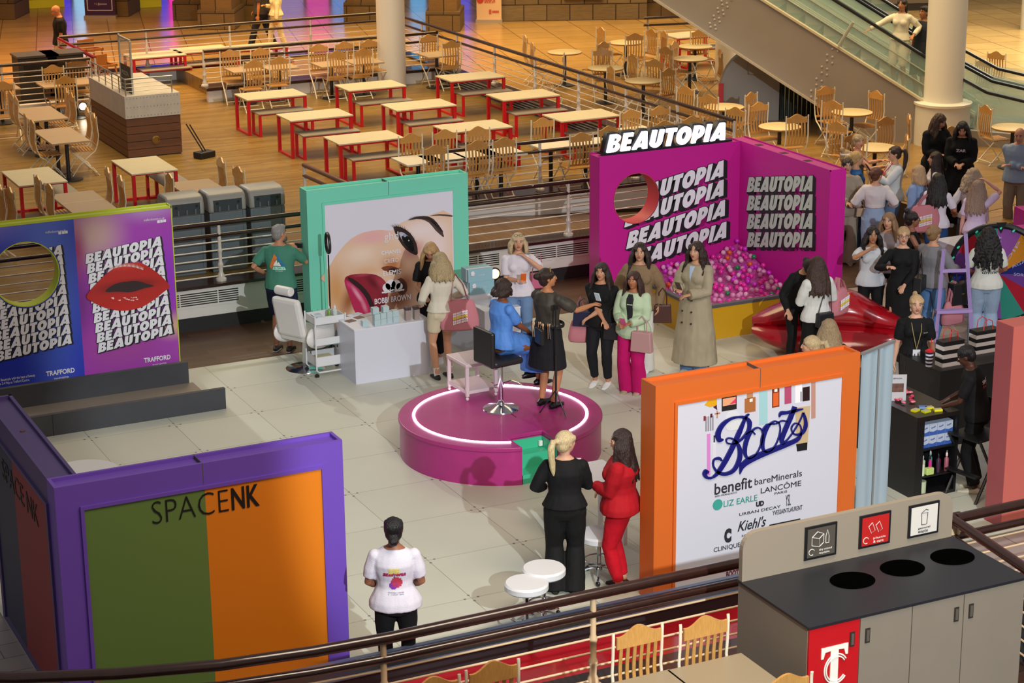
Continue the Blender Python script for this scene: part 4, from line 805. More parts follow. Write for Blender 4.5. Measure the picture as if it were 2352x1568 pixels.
CR = [(1203, 80, -15, 'leftmost on the shopping floor'), (1220, 97, -15, 'second from left on the shopping floor'), (1298, 121, 150, 'seen edge-on in front of the lone round table'), (1378, 62, 0, 'pale one farthest back'), (1388, 95, None, 'behind the left middle table'), (1383, 109, None, 'dark one behind the left middle table'), (1400, 151, None, 'right of the left middle table, near the railing'), (1459, 76, None, 'tall one at the farthest left table'), (1500, 66, 185, 'edge-on one right of the farthest table'), (1523, 70, -10, 'edge-on one at the pillar group'), (1546, 94, None, 'behind the centre table'), (1528, 107, None, 'left of the centre table'), (1451, 124, 0, 'edge-on one left of the dark table'), (1505, 135, None, 'behind the dark table'), (1537, 156, None, 'right of the dark table'), (1573, 198, 20, 'edge-on one near the side railing end'), (1625, 217, None, 'left of the table by the grey machine'), (1658, 113, 160, 'in front of the white pillar'), (1606, 66, -100, 'behind the pillar group near the red table'), (1728, 211, None, 'right of the table by the grey machine'), (1741, 233, None, 'front right of the table by the grey machine'), (1688, 246, 25, 'edge-on one above the sign end'), (1833, 262, None, 'right of the table behind the pink stand'), (1894, 197, None, 'left one under the escalator, rear'), (1911, 230, None, 'left one under the escalator, front'), (2016, 207, None, 'right one under the escalator'), (2037, 268, 95, 'brown one just behind the crowd'), (1922, 280, 20, 'narrow one left of the crowd'), (1963, 307, 40, 'low one behind the woman with bare shoulders'), (2093, 262, 150, 'left of the drum column'), (2088, 309, 150, 'in front of the drum column, near the crowd'), (2182, 289, -90, 'against the drum between two women in black'), (2262, 241, -5, 'right of the drum column'), (2291, 117, 200, 'far right one behind the escalator'), (2262, 135, 190, 'second far right one behind the escalator')]
for px, py, a, lab in CR:
    p = G(px, py, ZM+1.06); chair(px, py, nearest(p) if a is None else a, ZM+.007, 'slatted wood chair, '+lab)
for px, py, a, lab in ((1462, 1431, S_, 'foreground chair in the middle with bright orange crest'), (1615, 1411, S_, 'foreground chair beside the recycling station'), (1128, 1514, S_, 'foreground chair left of the railing post, mostly cut'), (990, 1550, S_, 'foreground chair at the bottom edge, leftmost'), (1812, 1550, N_, 'foreground chair crest in front of the red bin door')):
    chair(px, py, a, ZD, 'slatted wood chair, '+lab)
near_top = mat('8f8068', .4)
for px, py, lab in ((1672, 1560, 'right half of the foreground pair by the recycling station'), (1500, 1600, 'left half of the foreground pair')): 
    o = square(px, py, ZD, 'square cafe table, '+lab, None, near_top)
# ---------------------------------------------------------------- recycling station
y0 = 11.59; o = empty('recycling_station', (8.07, y0, ZD), 0, 'grey recycling station with dark top, three round openings and a red door', 'recycling bin'); rw, rdp, rh = 2.02, .98, 1.1
rg = mat('7f7466', .5, vary=.03, bscale=3); 
MB().box(0, .02, .08, rw, rdp, rh-.02).build('cabinet', rg, o, smooth=False); MB().box(.04, .06, 0, rw-.04, rdp-.04, .08).build('kick_base', blackm, o, smooth=False)
b = MB(); holes = [(.62, .62), (1.12, .62), (1.6, .62)]
b.box(-.01, -.01, rh-.02, rw+.01, rdp+.01, rh); b.build('worktop', mat('1d1e24', .45), o, smooth=False)
for i, (hx, hy) in enumerate(((.78, .56), (1.27, .58), (1.76, .58))):
    MB().lathe([(.185, .0), (.185, .004), (.172, .004), (.168, .001), (0, .001)], 36, (hx, hy, rh), sy=.86).build('opening', mat('030303', .9, spec=0), o)
b = MB(); pan = [(0, 0), (rw, 0)]+[(rw-.14+.14*cos(rad(a)), .4-.14+.14*sin(rad(a))) for a in range(0, 91, 15)]+[(.14+.14*cos(rad(a)), .4-.14+.14*sin(rad(a))) for a in range(90, 181, 15)]
b.prism([(x, z+rh) for x, z in pan], rdp-.05, rdp); b.build('sign_board', mat('8d8171', .5), o, smooth=False)
for i, (sx, col, tx) in enumerate(((.72, '4c463e', 'dry mixed\nrecyclables'), (1.24, 'b01a18', 'plastic\n& cans'), (1.72, 'cfc8c0', 'general\nwaste'))):
    w_ = .3; f = MB().box(sx-w_/2, rdp-.065, rh+.07, sx+w_/2, rdp-.05, rh+.35).build('sign_frame', blackm, o, smooth=False); MB().box(sx-w_/2+.02, rdp-.069, rh+.09, sx+w_/2-.02, rdp-.06, rh+.33).build('sign_face', mat(col, .5), f, smooth=False)
    ink = mat('d8d2ca', .5) if i < 2 else mat('35302c', .5)
    for k, t in enumerate(tx.split('\n')): place_text(t, wallM(sx-.02 if i < 2 else sx-.06, rdp-.072, rh+.13-.028*k), .12 if k == 0 else .1, .022, ink, 'lettering', o)
    def ln(*p): LB.tube([(a, rdp-.071, c) for a, c in p], .003, 5)
    LB = MB(); X, Z = sx, rh+.19
    if i == 0: ln((X-.09, Z), (X-.02, Z-.02), (X-.02, Z+.05), (X-.09, Z+.07), (X-.09, Z)); ln((X-.09, Z+.07), (X-.04, Z+.11), (X+.02, Z+.085), (X-.02, Z+.05)); ln((X+.02, Z+.085), (X+.02, Z+.01), (X-.02, Z-.02)); ln((X+.04, Z+.0), (X+.04, Z+.06), (X+.055, Z+.11), (X+.07, Z+.06), (X+.07, Z+.0), (X+.04, Z+.0))
    if i == 1:
        for s_ in (0, .07): ln((X-.07+s_, Z+.06), (X-.035+s_, Z+.09), (X-.005+s_, Z+.02), (X-.04+s_, Z-.0), (X-.07+s_, Z+.06))
    if i == 2: ln((X-.025, Z-.02), (X+.025, Z-.02), (X+.03, Z+.08), (X-.03, Z+.08), (X-.025, Z-.02)); ln((X-.03, Z+.085), (X+.01, Z+.11), (X+.035, Z+.1))
    if i < 2: ln(*[(X-.09+.026*cos(rad(a)), Z-.055+.026*sin(rad(a))) for a in range(20, 320, 20)])
    LB.build('icon', ink, o)
def door(x0, x1, m, hx): 
    d = MB().box(x0+.004, 0, .09, x1-.004, .02, rh-.03).build('door', m, o, smooth=False)
    h = MB(); h.box(hx-.022, -.006, rh-.24, hx+.022, 0, rh-.12); h.m = 1; h.box(hx-.012, -.012, rh-.225, hx+.012, -.006, rh-.135); h.build('handle', [mat('2c2926', .4), mat('a59a8c', .3, .8)], d, smooth=False); return d
d0 = door(0, .46, mat('b5121a', .4), .39); door(.46, .94, rg, .53); door(.94, 1.43, rg, 1.36); door(1.43, rw, rg, 1.5)
lm = mat('e6ded2', .5)
b = MB(); cx = .235; zt = rh-.2
b.prism([(cx-.12, zt), (cx+.12, zt), (cx+.12, zt-.09), (cx+.1, zt-.09), (cx+.085, zt-.04), (cx+.035, zt-.035), (cx+.035, zt-.33), (cx+.07, zt-.38), (cx-.07, zt-.38), (cx-.035, zt-.33), (cx-.035, zt-.035), (cx-.085, zt-.04), (cx-.1, zt-.09), (cx-.12, zt-.09)], -.006, 0); b.build('emblem', lm, d0, smooth=False)
b = MB(); 
for r_ in (.105, .088): b.tube([(cx+.015+r_*cos(rad(a)), -.008, zt-.19+r_*1.15*sin(rad(a))) for a in range(35, 326, 12)], .006, 6)
b.build('emblem', lm, d0)
# black sign panel behind the station on the right
p = G(2300, 1240, 1.0); o = empty('notice_board', (10.62, 12.2, ZD), -.5, 'black board with pale handwriting behind the right foreground railing', 'board')
MB().box(0, 0, 0, 1.6, .03, .62).build('panel', mat('131211', .5), o, smooth=False)
for k, t in enumerate(('a s... loca', 'the best', 'you')): place_text(t, wallM(.18+.12*k, -.004, .44-.15*k), [.62, .5, .3][k], .09, mat('b9a583', .5), 'lettering', o)
# ---------------------------------------------------------------- grey bin housings behind the railing
def bin_housing(px, py, w_, lab):
    p = G(px, py, ZD+1.12); o = empty('bin_housing', (p.x, 27.35, ZD), 0, lab, 'bin', 'grey bin housings behind the railing')
    MB().box(-w_/2, 0, 0, w_/2, .5, .86).box(-w_/2-.01, -.01, .05, -w_/2+.04, .51, .86).box(w_/2-.04, -.01, .05, w_/2+.01, .51, .86).build('cabinet', mat('5d646a', .5, vary=.06, bscale=5), o, bev=.01, smooth=False)
    b = MB(); pr_ = [(-.02, .86), (-.02, 1.0), (.02, 1.1), (.1, 1.14), (.42, 1.14), (.5, 1.08), (.52, .86)]; vs = []; 
    for x in (-w_/2-.02, w_/2+.02): vs += [(x, y, z) for y, z in pr_]
    n = len(pr_); b.add(vs, [tuple(range(n)), tuple(range(2*n-1, n-1, -1))]+[(i, (i+1) % n, (i+1) % n+n, i+n) for i in range(n)])
    b.build('hood', mat('8a8680', .5, .1), o, bev=.03)
    MB().box(-w_/2+.05, -.03, .88, w_/2-.05, -.015, 1.05).build('flap', mat('33363c', .4), o, bev=.02, smooth=False)
    for s_ in (-1, 1): MB().lathe([(.022, 0), (.022, .006), (0, .006)], 12, M=Matrix.Translation((s_*w_*.3, -.03, 1.0)) @ Matrix.Rotation(pi/2, 4, 'X')).build('rivet', blackm, o)
    for k in range(3): MB().box(-w_/4+w_/4*k-.012, -.05, .89, -w_/4+w_/4*k+.012, -.03, .96).build('pull_tab', mat('55595f', .4), o, smooth=False)
bin_housing(448, 470, .5, 'leftmost grey bin housing behind the railing'); bin_housing(549, 462, .52, 'middle grey bin housing with a shiny hood'); bin_housing(648, 455, .5, 'right grey bin housing beside the mint stand')
# ---------------------------------------------------------------- host box
o = empty('host_stand', (9.72, 35.6, ZD), 0, 'boat shaped host box, white riveted top over brown boards with steel rail', 'stand'); hw, hd = 1.0, 2.4
b = MB()
for k in range(5):
    z = .02+.14*k; b.m = 0; b.box(.0, .0, z, hw, hd, z+.13)
b.m = 1; b.box(.02, .02, 0, hw-.02, hd-.02, .72); b.build('hull', [plank_mat('7a4a28', '6b3f20', .2, 2, .5, 'Z', gapw=0), blackm], o, smooth=False)
MB().box(-.01, -.01, .72, hw+.01, hd+.01, 1.12).build('top_panel', mat('b5aea4', .5, vary=.08, bscale=5), o, smooth=False)
b = MB()
for k in range(16):
    for z in (.76, .92, 1.08): b.lathe([(.008, 0), (.006, .005), (0, .006)], 6, M=Matrix.Translation((.03+.062*k, -.011, z)) @ Matrix.Rotation(pi/2, 4, 'X'))
b.build('rivet', mat('6f6a64', .5), o)['kind'] = 'stuff'
MB().lathe([(.075, 0), (.075, .02), (.055, .03), (.05, .01), (0, .01)], 20, M=Matrix.Translation((.52, 0, .3)) @ Matrix.Rotation(pi/2, 4, 'X')).build('porthole', mat('9a7a42', .3, .8), o)
steel = mat('a9a9a6', .3, .8)
b = MB(); b.tube([(.03, 2.3, 1.42), (.03, .03, 1.42), (.9, .03, 1.42)], .013, 8)
for z in (1.2, 1.27, 1.34): b.tube([(.03, 2.3, z), (.03, .03, z), (.88, .03, z)], .005, 6)
b.build('guard_rail', steel, o)
for q in ((.03, .03), (.03, .45), (.03, .9), (.03, 1.35), (.03, 1.8), (.03, 2.3), (.88, .03)): MB().tube([(*q, 1.12), (*q, 1.42)], .011, 8).build('rail_post', steel, o)
o = empty('menu_display', (9.9, 35.75, ZD+1.12), 0, 'tall glass menu frame standing on the host box with a dark poster below', 'sign')
MB().box(0, -.02, 0, .03, .02, .95).box(0, .7, 0, .03, .74, 1.0).box(0, .0, .95, .03, .72, .98).build('frame', mat('b9bcb9', .4, .5), o, smooth=False); MB().box(.01, .02, .0, .016, .7, .48).build('poster', mat('2a2622', .5), o, smooth=False); MB().box(.01, .02, .5, .014, .7, .95).build('glass', mat('d8e0de', .05, alpha=.25), o, smooth=False)
place_text('PIZZA', frame_M((.005, .6, .3), (0, -1, 0), (0, 0, 1)), .42, .07, mat('a09a90', .5), 'lettering', o)
o = empty('shovel_sign', (10.85, 35.0, ZD), .4, 'black sandbag with stick leaning at the host box', 'stand weight')
MB().box(-.05, -.1, 0, .3, .12, .12).build('weight', blackm, o, bev=.02, smooth=False); MB().tube([(-.1, .2, .62), (.1, 0, .1)], .012, 6).tube([(-.02, .2, .6), (.16, 0, .1)], .012, 6).build('handle', blackm, o)
def high_chair(px, py, lab):
    p = G(px, py, ZD+.9); o = empty('high_chair', (p.x, p.y, ZD), .3, lab, 'high chair', 'stacked wooden high chairs'); hm = mat('a8672c', .4); b = MB()
    for sx in (-1, 1):
        for sy in (-1, 1): MB().tube([(sx*.26, sy*.24, 0), (sx*.19, sy*.16, .85 if sy > 0 else .7)], .018, 6).build('leg', hm, o)
    MB().box(-.2, -.17, .45, .2, .17, .47).build('seat', hm, o, smooth=False); MB().box(-.2, .14, .6, .2, .17, .9).build('backrest', hm, o, smooth=False); MB().box(-.22, -.2, .68, .22, -.17, .73).box(-.22, -.2, .68, -.19, .17, .73).box(.19, -.2, .68, .22, .17, .73).build('guard', hm, o, smooth=False); MB().box(-.24, -.22, .2, .24, -.2, .24).build('footrest', hm, o, smooth=False)
high_chair(205, 92, 'wooden high chair behind the red lit railing'); high_chair(235, 128, 'second wooden high chair nearer the host box')
# kiosk left edge and small dark cabinets behind railing
for (px, py, w_, lab) in ((15, 175, .8, 'dark waste cabinet at the left edge behind the railing'), (85, 180, .75, 'dark waste cabinet behind the chairs at the far left')):
    p = G(px, 215, ZM); o = empty('waste_cabinet', (p.x-.3, 41.2, ZM), 0, lab, 'cabinet', 'dark waste cabinets'); MB().box(0, 0, 0, w_, .6, 1.15).build('cabinet', mat('2d2a26', .5), o, bev=.02, smooth=False); MB().box(-.02, -.02, 1.15, w_+.02, .62, 1.19).build('top', mat('4a453e', .4), o, smooth=False); MB().box(.1, -.01, .8, w_-.1, 0, 1.0).build('flap', mat('141312', .4), o, smooth=False)
# ---------------------------------------------------------------- escalator
eg = mat('938a80', .5, vary=.03, bscale=2)
EF = G(2069, 328.5, ZM); EA = rad(-43); ed = V((cos(EA), sin(EA), 0)); en = V((-sin(EA), cos(EA), 0))
def ef(px, py):
    r = _ray(px, py); p = CAM+r*((EF-CAM).dot(en)/r.dot(en)); q = p-EF; return q.dot(ed), q.z+ZM
e0, e1, l0, l1 = ef(1747, 0), ef(2112, 229.5), ef(1505, 0), ef(1869, 236)
sl_ = (e1[1]-e0[1])/(e1[0]-e0[0]); sll = (l1[1]-l0[1])/(l1[0]-l0[0])
def top_z(x): return e0[1]+(x-e0[0])*sl_
def low_z(x): return l0[1]+(x-l0[0])*sll
o = empty('escalator', (EF.x, EF.y, 0), EA, 'long escalator with riveted grey side panel and glass sides behind the thick column', 'escalator')
xa = e0[0]-5.5; xe = e1[0]+.9; xf = l0[0]+(ZM-l0[1])/sll
side = [(xa, low_z(xa)), (xf, ZM), (xe+1.2, ZM), (xe+1.2, top_z(xe)-.05), (xe, top_z(xe)), (xa, top_z(xa))]
MB().prism(side, 0, .12).build('side_panel', eg, o, smooth=False)
for ya in (1.35, 2.7): MB().prism([(xa, top_z(xa)-.5), (xe, top_z(xe)-.5), (xe, top_z(xe)), (xa, top_z(xa))], ya, ya+.25).build('side_panel', eg, o, smooth=False)
MB().prism([(xa, low_z(xa)+.1), (xf, ZM+.1), (xe, ZM+.1), (xe, ZM+.2), (xa, top_z(xa)-.5)], .12, 2.9).build('soffit', eg, o, smooth=False)
tm = mat('c9bf9e', .35)
for ya in (0, 1.35, 1.55, 2.7): MB().prism([(xa, top_z(xa)), (xe, top_z(xe)), (xe, top_z(xe)+.045), (xa, top_z(xa)+.045)], ya-.03, ya+.08).build('edge_trim', tm, o, smooth=False)
MB().prism([(xa, low_z(xa)-.02), (xf, ZM-.02), (xf, ZM+.03), (xa, low_z(xa)+.03)], -.03, 0).build('lower_trim', mat('b3a894', .4), o, smooth=False)
b = MB()
for (cx0, cz0, cx1, cz1) in ((1632, 62, 1668, -6), (1863, 222, 1912, 112)):
    for row in (0, 1):
        for k in range(9):
            f = k/8; p = ef(cx0+(cx1-cx0)*f+row*12-6*(k % 2), cz0+(cz1-cz0)*f+row*5); b.lathe([(.022, 0), (.018, .01), (0, .014)], 8, M=Matrix.Translation((p[0], 0, p[1])) @ Matrix.Rotation(pi/2, 4, 'X'))
b.build('rivets', mat('b8b0a4', .4), o)['kind'] = 'stuff'
for yy in (.14, 1.64):
    b = MB()
    for k in range(30): x = xe-.36*k; z = top_z(x)-.1; b.box(x-.36, yy, z-.12, x, yy+1.05, z+.09)
    b.build('steps', mat('3d3a36', .5), o, smooth=False)
glass = mat('bfe0d2', .06, alpha=.22, key='glassg'); hr_ = mat('101010', .3); LB_ = xe+1.0
for yy in (.07, 1.3, 1.6, 2.75):
    P_ = [(xa, top_z(xa)+.04), (xe, top_z(xe)+.04), (LB_+1.2, top_z(xe)-.3), (LB_+1.6, top_z(xe)-.3), (LB_+1.6, top_z(xe)+.42), (LB_+1.2, top_z(xe)+.5), (xe, top_z(xe)+.8), (xa, top_z(xa)+.8)]
    MB().prism(P_, yy, yy+.012).build('glass_side', glass, o, smooth=False)
    MB().tube([(xa, yy, top_z(xa)+.82), (xe-.4, yy, top_z(xe-.4)+.82), (xe+.3, yy, top_z(xe)+.7), (LB_+.3, yy, top_z(xe)+.5), (LB_+1.6, yy, top_z(xe)+.44), (LB_+1.75, yy, top_z(xe)+.2)], .033, 8).build('handrail', hr_, o)
    MB().tube([(xa, yy-.015, top_z(xa)+.3), (xe, yy-.015, top_z(xe)+.3)], .012, 6).tube([(xa, yy-.015, top_z(xa)+.55), (xe, yy-.015, top_z(xe)+.55)], .012, 6).build('glass_trim', mat('b9c2ae', .3, .5), o)
MB().box(LB_-.9, .1, ZM, LB_+2, 2.9, ZM+.06).build('landing', mat('6b675f', .4, .4), o, smooth=False)
a, c = ef(1927, 105), ef(1960, 50); MB().tube([(a[0], -.04, a[1]), (c[0], -.04, c[1])], .03, 6).build('strut', mat('b8b8a8', .4, .4), o)
# grey curved machine under the escalator
p = G(1700, 262, ZM); o = empty('coin_machine', (p.x-.75, p.y-.45, ZM), -.45, 'grey quarter round machine with a box on its side and metal pipes', 'machine')
prof = [(0, 0), (1.15, 0), (1.15, 1.45), (.95, 1.5)]+[(.95-.95*sin(rad(a)), .62+.88*cos(rad(a))) for a in range(0, 91, 10)]
MB().prism(prof, 0, .25).build('shell', mat('98948e', .5), o, smooth=False); MB().box(.52, -.2, .95, .85, .02, 1.35).build('box', mat('8a8478', .5), o, bev=.01, smooth=False); MB().box(-.03, -.02, .25, .06, .1, .75).build('red_strip', red, o, smooth=False)
b = MB(); 
for k in range(9): MB().tube([(1.2+.085*k, .1+.04*(k % 3), .0), (1.2+.085*k, .1+.04*(k % 3), 1.75-.08*k)], .024, 8).build('pipe', mat('8fa39b', .2, .9), o)
MB().box(1.15, .2, 0, 2.0, .5, 1.6).build('back_panel', mat('1c1d1d', .5), o, smooth=False)
p = G(1815, 258, ZM); o = empty('step_stool', (p.x, p.y, ZM), .2, 'dark A-frame step stool under the escalator slope', 'step stool')
for sx in (-.18, .18):
    for sy in (-.16, .16): MB().tube([(sx, sy, 0), (sx*.7, sy*.5, .8)], .014, 6).build('leg', mat('3a3026', .5), o)
for z in (.25, .45, .62): MB().box(-.17, -.14+.05*z, z, .17, -.04, z+.02).build('tread', mat('3a3026', .5), o, smooth=False)
MB().box(-.14, -.1, .8, .14, .1, .82).build('top', mat('3a3026', .5), o, smooth=False)
p = G(1650, 150, ZM); MBp = MB().lathe([(.27, 0), (.25, .1), (.25, 6)], 30, (G(1668, 190, ZM).x, G(1668, 190, ZM).y, ZM)).build('wall_column', mat('ddd3bf', .45)); structure(MBp, 'slim white pillar among the round tables')
railing([(G(1478, 120, ZM).x, G(1478, 120, ZM).y), (G(1640, 112, ZM).x, G(1640, 112, ZM).y)], ZM, 'low railing behind the round tables below the escalator', h=.8, nb=3, posts=[.1, 2.6], group='railings round the terraces')
o = empty('shop_display', G(2085, 25, ZM), -.35, 'dark framed shop window poster at the top right', 'poster'); MB().box(-1.2, 0, .05, 1.4, .15, 2.4).build('frame', mat('2a211b', .4), o, smooth=False); MB().box(-1.0, -.02, .2, 1.2, 0, 2.2).build('face', mat('6a5844', .4), o, smooth=False)
c = G(2345, 70, ZM); structure(MB().lathe([(.33, 0), (.33, 7)], 30, (c.x+.4, c.y, ZM)).build('wall_column', mat('cfc8b4', .45)), 'white column at the right edge')
# ================================================================ people
from mathutils.bvhtree import BVHTree
def fuse(mb, voxel, smooth=3, fac=.5):
    me = bpy.data.meshes.new('t'); me.from_pydata([tuple(v) for v in mb.v], [], mb.f); me.update()
    bm = bmesh.new(); bm.from_mesh(me); bmesh.ops.recalc_face_normals(bm, faces=bm.faces); bm.to_mesh(me); bm.free()
    o = bpy.data.objects.new('t', me); COL.objects.link(o)
    m = o.modifiers.new('r', 'REMESH'); m.mode = 'VOXEL'; m.voxel_size = voxel
    if smooth: s_ = o.modifiers.new('s', 'SMOOTH'); s_.iterations = smooth; s_.factor = fac
    dg = bpy.context.evaluated_depsgraph_get(); dg.update(); r = bpy.data.meshes.new_from_object(o.evaluated_get(dg))
    bpy.data.objects.remove(o); bpy.data.meshes.remove(me)
    r.polygons.foreach_set('use_smooth', [True]*len(r.polygons)); return r
def ruffle(me, amp, f=(9, 9, 4), seed=0., sharp=False):
    nz = noise.noise; ns = [v.normal.copy() for v in me.vertices]
    for v, n in zip(me.vertices, ns):
        c = v.co; a = nz(V((c.x*f[0]+seed, c.y*f[1], c.z*f[2]+.35*c.x*f[0]))); a += .5*nz(V((c.x*f[0]*2.1, c.y*f[1]*2.1+seed, c.z*f[2]*2.1)))
        v.co = c+n*(amp*a)
def mesh_obj(me, name, m, parent):
    me.materials.clear(); me.materials.append(m); me.name = name; o = bpy.data.objects.new(name, me); COL.objects.link(o); o.parent = parent; return o
def ik(a, t, l1, l2, pole):
    d = t-a; L = min(d.length, (l1+l2)*.999); d = d.normalized(); x = (l1*l1-l2*l2+L*L)/(2*L); h = math.sqrt(max(0, l1*l1-x*x))
    pl = V(pole); pl = (pl-d*pl.dot(d)).normalized(); return a+d*x+pl*h, a+d*L
FEM = [(.80, .105, .085), (.86, .165, .112), (.93, .172, .118), (1.0, .152, .108), (1.07, .128, .094), (1.14, .13, .094), (1.22, .146, .108), (1.28, .152, .118), (1.335, .152, .1), (1.38, .135, .08), (1.42, .088, .064), (1.45, .054, .053)]
MAL = [(.80, .11, .09), (.86, .16, .112), (.93, .165, .118), (1.0, .158, .115), (1.07, .155, .112), (1.14, .158, .112), (1.22, .172, .118), (1.28, .182, .12), (1.34, .188, .108), (1.395, .175, .085), (1.435, .1, .068), (1.46, .06, .06)]
CL = {}
def cloth(col, rough=.8, bump=.25, bs=120): return mat(col, rough, bump=bump, bscale=bs, vary=.05, spec=.25)
def denim(col): return mat(col, .85, bump=.2, bscale=200, vary=.16, spec=.2)
def skinm(c): return mat(c, .5, spec=.35, vary=.04)
def hairm(c): return mat(c, .42, bump=.9, bscale=55, vary=.3, stretch=(3, 3, .35), spec=.5)
def person(px, py, label, H=1.66, base=0., face=-116, pos=None, male=False, girth=1., skin='c99678', hair=('long', '3a2418'), top=('tee', 'e8e6ea'), bottom=('slim', '17171b'), shoes='e6e6e6', L=(-.24, .02, .84), R=(.24, .02, .84), hy=0, hp=0, lean=0, feet=((-.09, 0), (.09, 0)), sit=None, vox=.0085, group=None, curl=(.5, .5), poleL=None, poleR=None, socks=None, face_on=True):
    k = H/1.70; p = G(px, py, base+H-.005) if pos is None else V(pos); o = empty('person', (p.x, p.y, base), rad(face-90), label, 'person', group); o.scale = (k, k, k); g = girth
    off = V((0, 0, 0)); hz = .92 if sit is None else sit; HP = V((0, -.0, hz)); RL = Matrix.Rotation(-rad(lean), 3, 'X')
    def T(x, y, z): return HP+RL @ V((x, y, z-.92))
    sw = .178 if male else .158; prof = MAL if male else FEM
    def gz(z): return 1+(g-1)*(1.0 if z < 1.3 else max(.3, 1-(z-1.3)*5))
    SH = [T(s*(sw*(1+(g-1)*.6)), -.005, 1.352) for s in (-1, 1)]; WR = [T(*L), T(*R)]; arms = []
    for i, s in enumerate((-1, 1)):
        pole = (poleL, poleR)[i] or (s*.7, -.8, -.5)
        e, w_ = ik(SH[i], WR[i], .27, .245, pole); arms.append((SH[i], e, w_))
    HJ = [HP+V((s*.088*(1+(g-1)*.4), 0, -.02)) for s in (-1, 1)]; legs = []
    for i, s in enumerate((-1, 1)):
        f = feet[i]; an = V((f[0], f[1]-.02, f[2]+.075 if len(f) > 2 else .075)); kn, a_ = ik(HJ[i], an, .425, .425, (s*.12, 1, 0)); legs.append((HJ[i], kn, a_))
    ag = 1+(g-1)*.8
    def torso(mb, z0, z1, infl=0., sc=1., flare=0.):
        pts = []; rs = []
        for (z, rx, ry) in prof:
            if z0-1e-6 <= z <= z1+1e-6: pts.append(T(0, .0 if z < 1.2 else -.004, z)); rs.append((rx*gz(z)*sc+infl+flare*max(0, 1.08-z), ry*gz(z)*sc+infl+flare*max(0, 1.08-z)))
        mb.tube(pts, rs, 18, up=(1, 0, 0))
    def bust(mb, infl=0.):
        if not male:
            for s in (-1, 1): c = T(s*.068*gz(1.2), .072*gz(1.2), 1.255); mb.ell(c, (.062+infl, .055+infl, .06+infl))
    def limb(mb, a, m, e, r, n=12, t1=1.):
        mid1 = a.lerp(m, .5); mid2 = m.lerp(e, .35); P = [a, mid1, m, mid2, e]
        if t1 < 1:  # cut at a fraction of the whole length
            tot = (m-a).length+(e-m).length; cut = tot*t1; Q = [a]; R_ = [r[0]]; acc = 0
            for i in range(1, 5):
                d = (P[i]-P[i-1]).length
                if acc+d >= cut: f = (cut-acc)/d; Q.append(P[i-1].lerp(P[i], f)); R_.append(r[i-1]+(r[i]-r[i-1])*f); break
                Q.append(P[i]); R_.append(r[i]); acc += d
            mb.tube(Q, R_, n)
        else: mb.tube(P, r, n)
    # ---- body
    b = MB(); torso(b, .8, 1.5); bust(b); lr = [.083*ag, .075*ag, .05*ag, .052*ag, .034]; ar = [.044*ag, .04*ag, .032*ag, .034*ag, .023]
    for s in (0, 1):
        b.ell(HJ[s]+V((0, -.01, .0)), (.085*ag, .1*ag, .09)); limb(b, *legs[s], lr, 14); b.ell(arms[s][0], (.045*ag, .045, .045)); limb(b, *arms[s], ar, 12)
        a = legs[s][2]; b.tube([a+V((0, -.035, -.045)), a+V((0, .02, -.04)), a+V((0, .1, -.055)), a+V((0, .16, -.06))], [(.03, .026), (.034, .032), (.038, .018), (.026, .011)], 10, up=(1, 0, 0))
        # hand
        wv = arms[s][2]; d = (wv-arms[s][1]).normalized(); sd = V((1, 0, 0)) if abs(d.x) < .8 else V((0, 0, 1)); sgn = -1 if s == 0 else 1
        acr = d.cross(V((0, 0, 1)) if abs(d.z) < .8 else V((sgn, 0, 0))).normalized()
        if abs(d.z) >= .8: acr = V((0, 1, 0)); acr = (acr-d*acr.dot(d)).normalized()
        nrm = d.cross(acr).normalized()
        if abs(d.z) >= .8:
            if nrm.x*sgn > 0: nrm = -nrm
        elif nrm.z > 0: nrm = -nrm
        b.tube([wv-d*.01, wv+d*.03, wv+d*.085], [(.024, .018), (.036, .015), (.038, .012)], 10, up=acr)
        cu = curl[s]
        for fi, (o_, ln_) in enumerate(((-.03, .062), (-.01, .075), (.01, .072), (.029, .056))):
            q0 = wv+d*.075+acr*o_; d1 = (d*cos(cu*.7)+nrm*sin(cu*.7)); q1 = q0+d1*ln_*.5+acr*o_*.12; d2 = (d*cos(cu*1.8)+nrm*sin(cu*1.8)); q2 = q1+d2*ln_*.5; b.tube([q0, q1, q2], [.0095, .009, .0075], 7)
        th = -1 if (acr.y < 0) == (abs(d.z) >= .8) else 1
        q0 = wv+d*.025+acr*.028*(1 if acr.y > 0 or abs(d.z) < .8 else -1); ax = acr*(1 if acr.y > 0 or abs(d.z) < .8 else -1); b.tube([q0, q0+(d*.6+ax*.7+nrm*.2)*.035, q0+(d*.9+ax*.6+nrm*.4)*.06], [.013, .011, .0085], 7)
    HC = T(0, .012, 1.585); RH = RL @ (Matrix.Rotation(rad(hy), 3, 'Z') @ Matrix.Rotation(rad(hp), 3, 'X'))
    NB = T(0, -.012, 1.40); HC = T(0, -.01, 1.49)+RH @ V((0, .02, .095))
    def h(x, y, z): return HC+RH @ V((x, y, z))
    R4 = RH.to_4x4()
    b.tube([NB, T(0, -.008, 1.46), h(0, -.012, -.06)], [.055 if not male else .062, .05, .05], 12)
    b.ell(h(0, -.012, .02), (.076, .095, .088), R4, 16, 12); b.ell(h(0, .018, -.025), (.063, .073, .086), R4, 16, 12); b.ell(h(0, .048, -.088), (.03, .03, .024), R4); b.ell(h(0, .02, -.075), (.05, .05, .035), R4)
    b.tube([h(0, .085, .015), h(0, .1, -.012), h(0, .104, -.024), h(0, .085, -.03)], [.008, .0105, .013, .01], 8)
    for s in (-1, 1): b.ell(h(s*.076, -.006, -.01), (.009, .016, .028), R4); b.ell(h(s*.038, .06, -.02), (.02, .02, .018), R4)
    body = mesh_obj(fuse(b, vox, 4), 'body', skinm(skin), o)
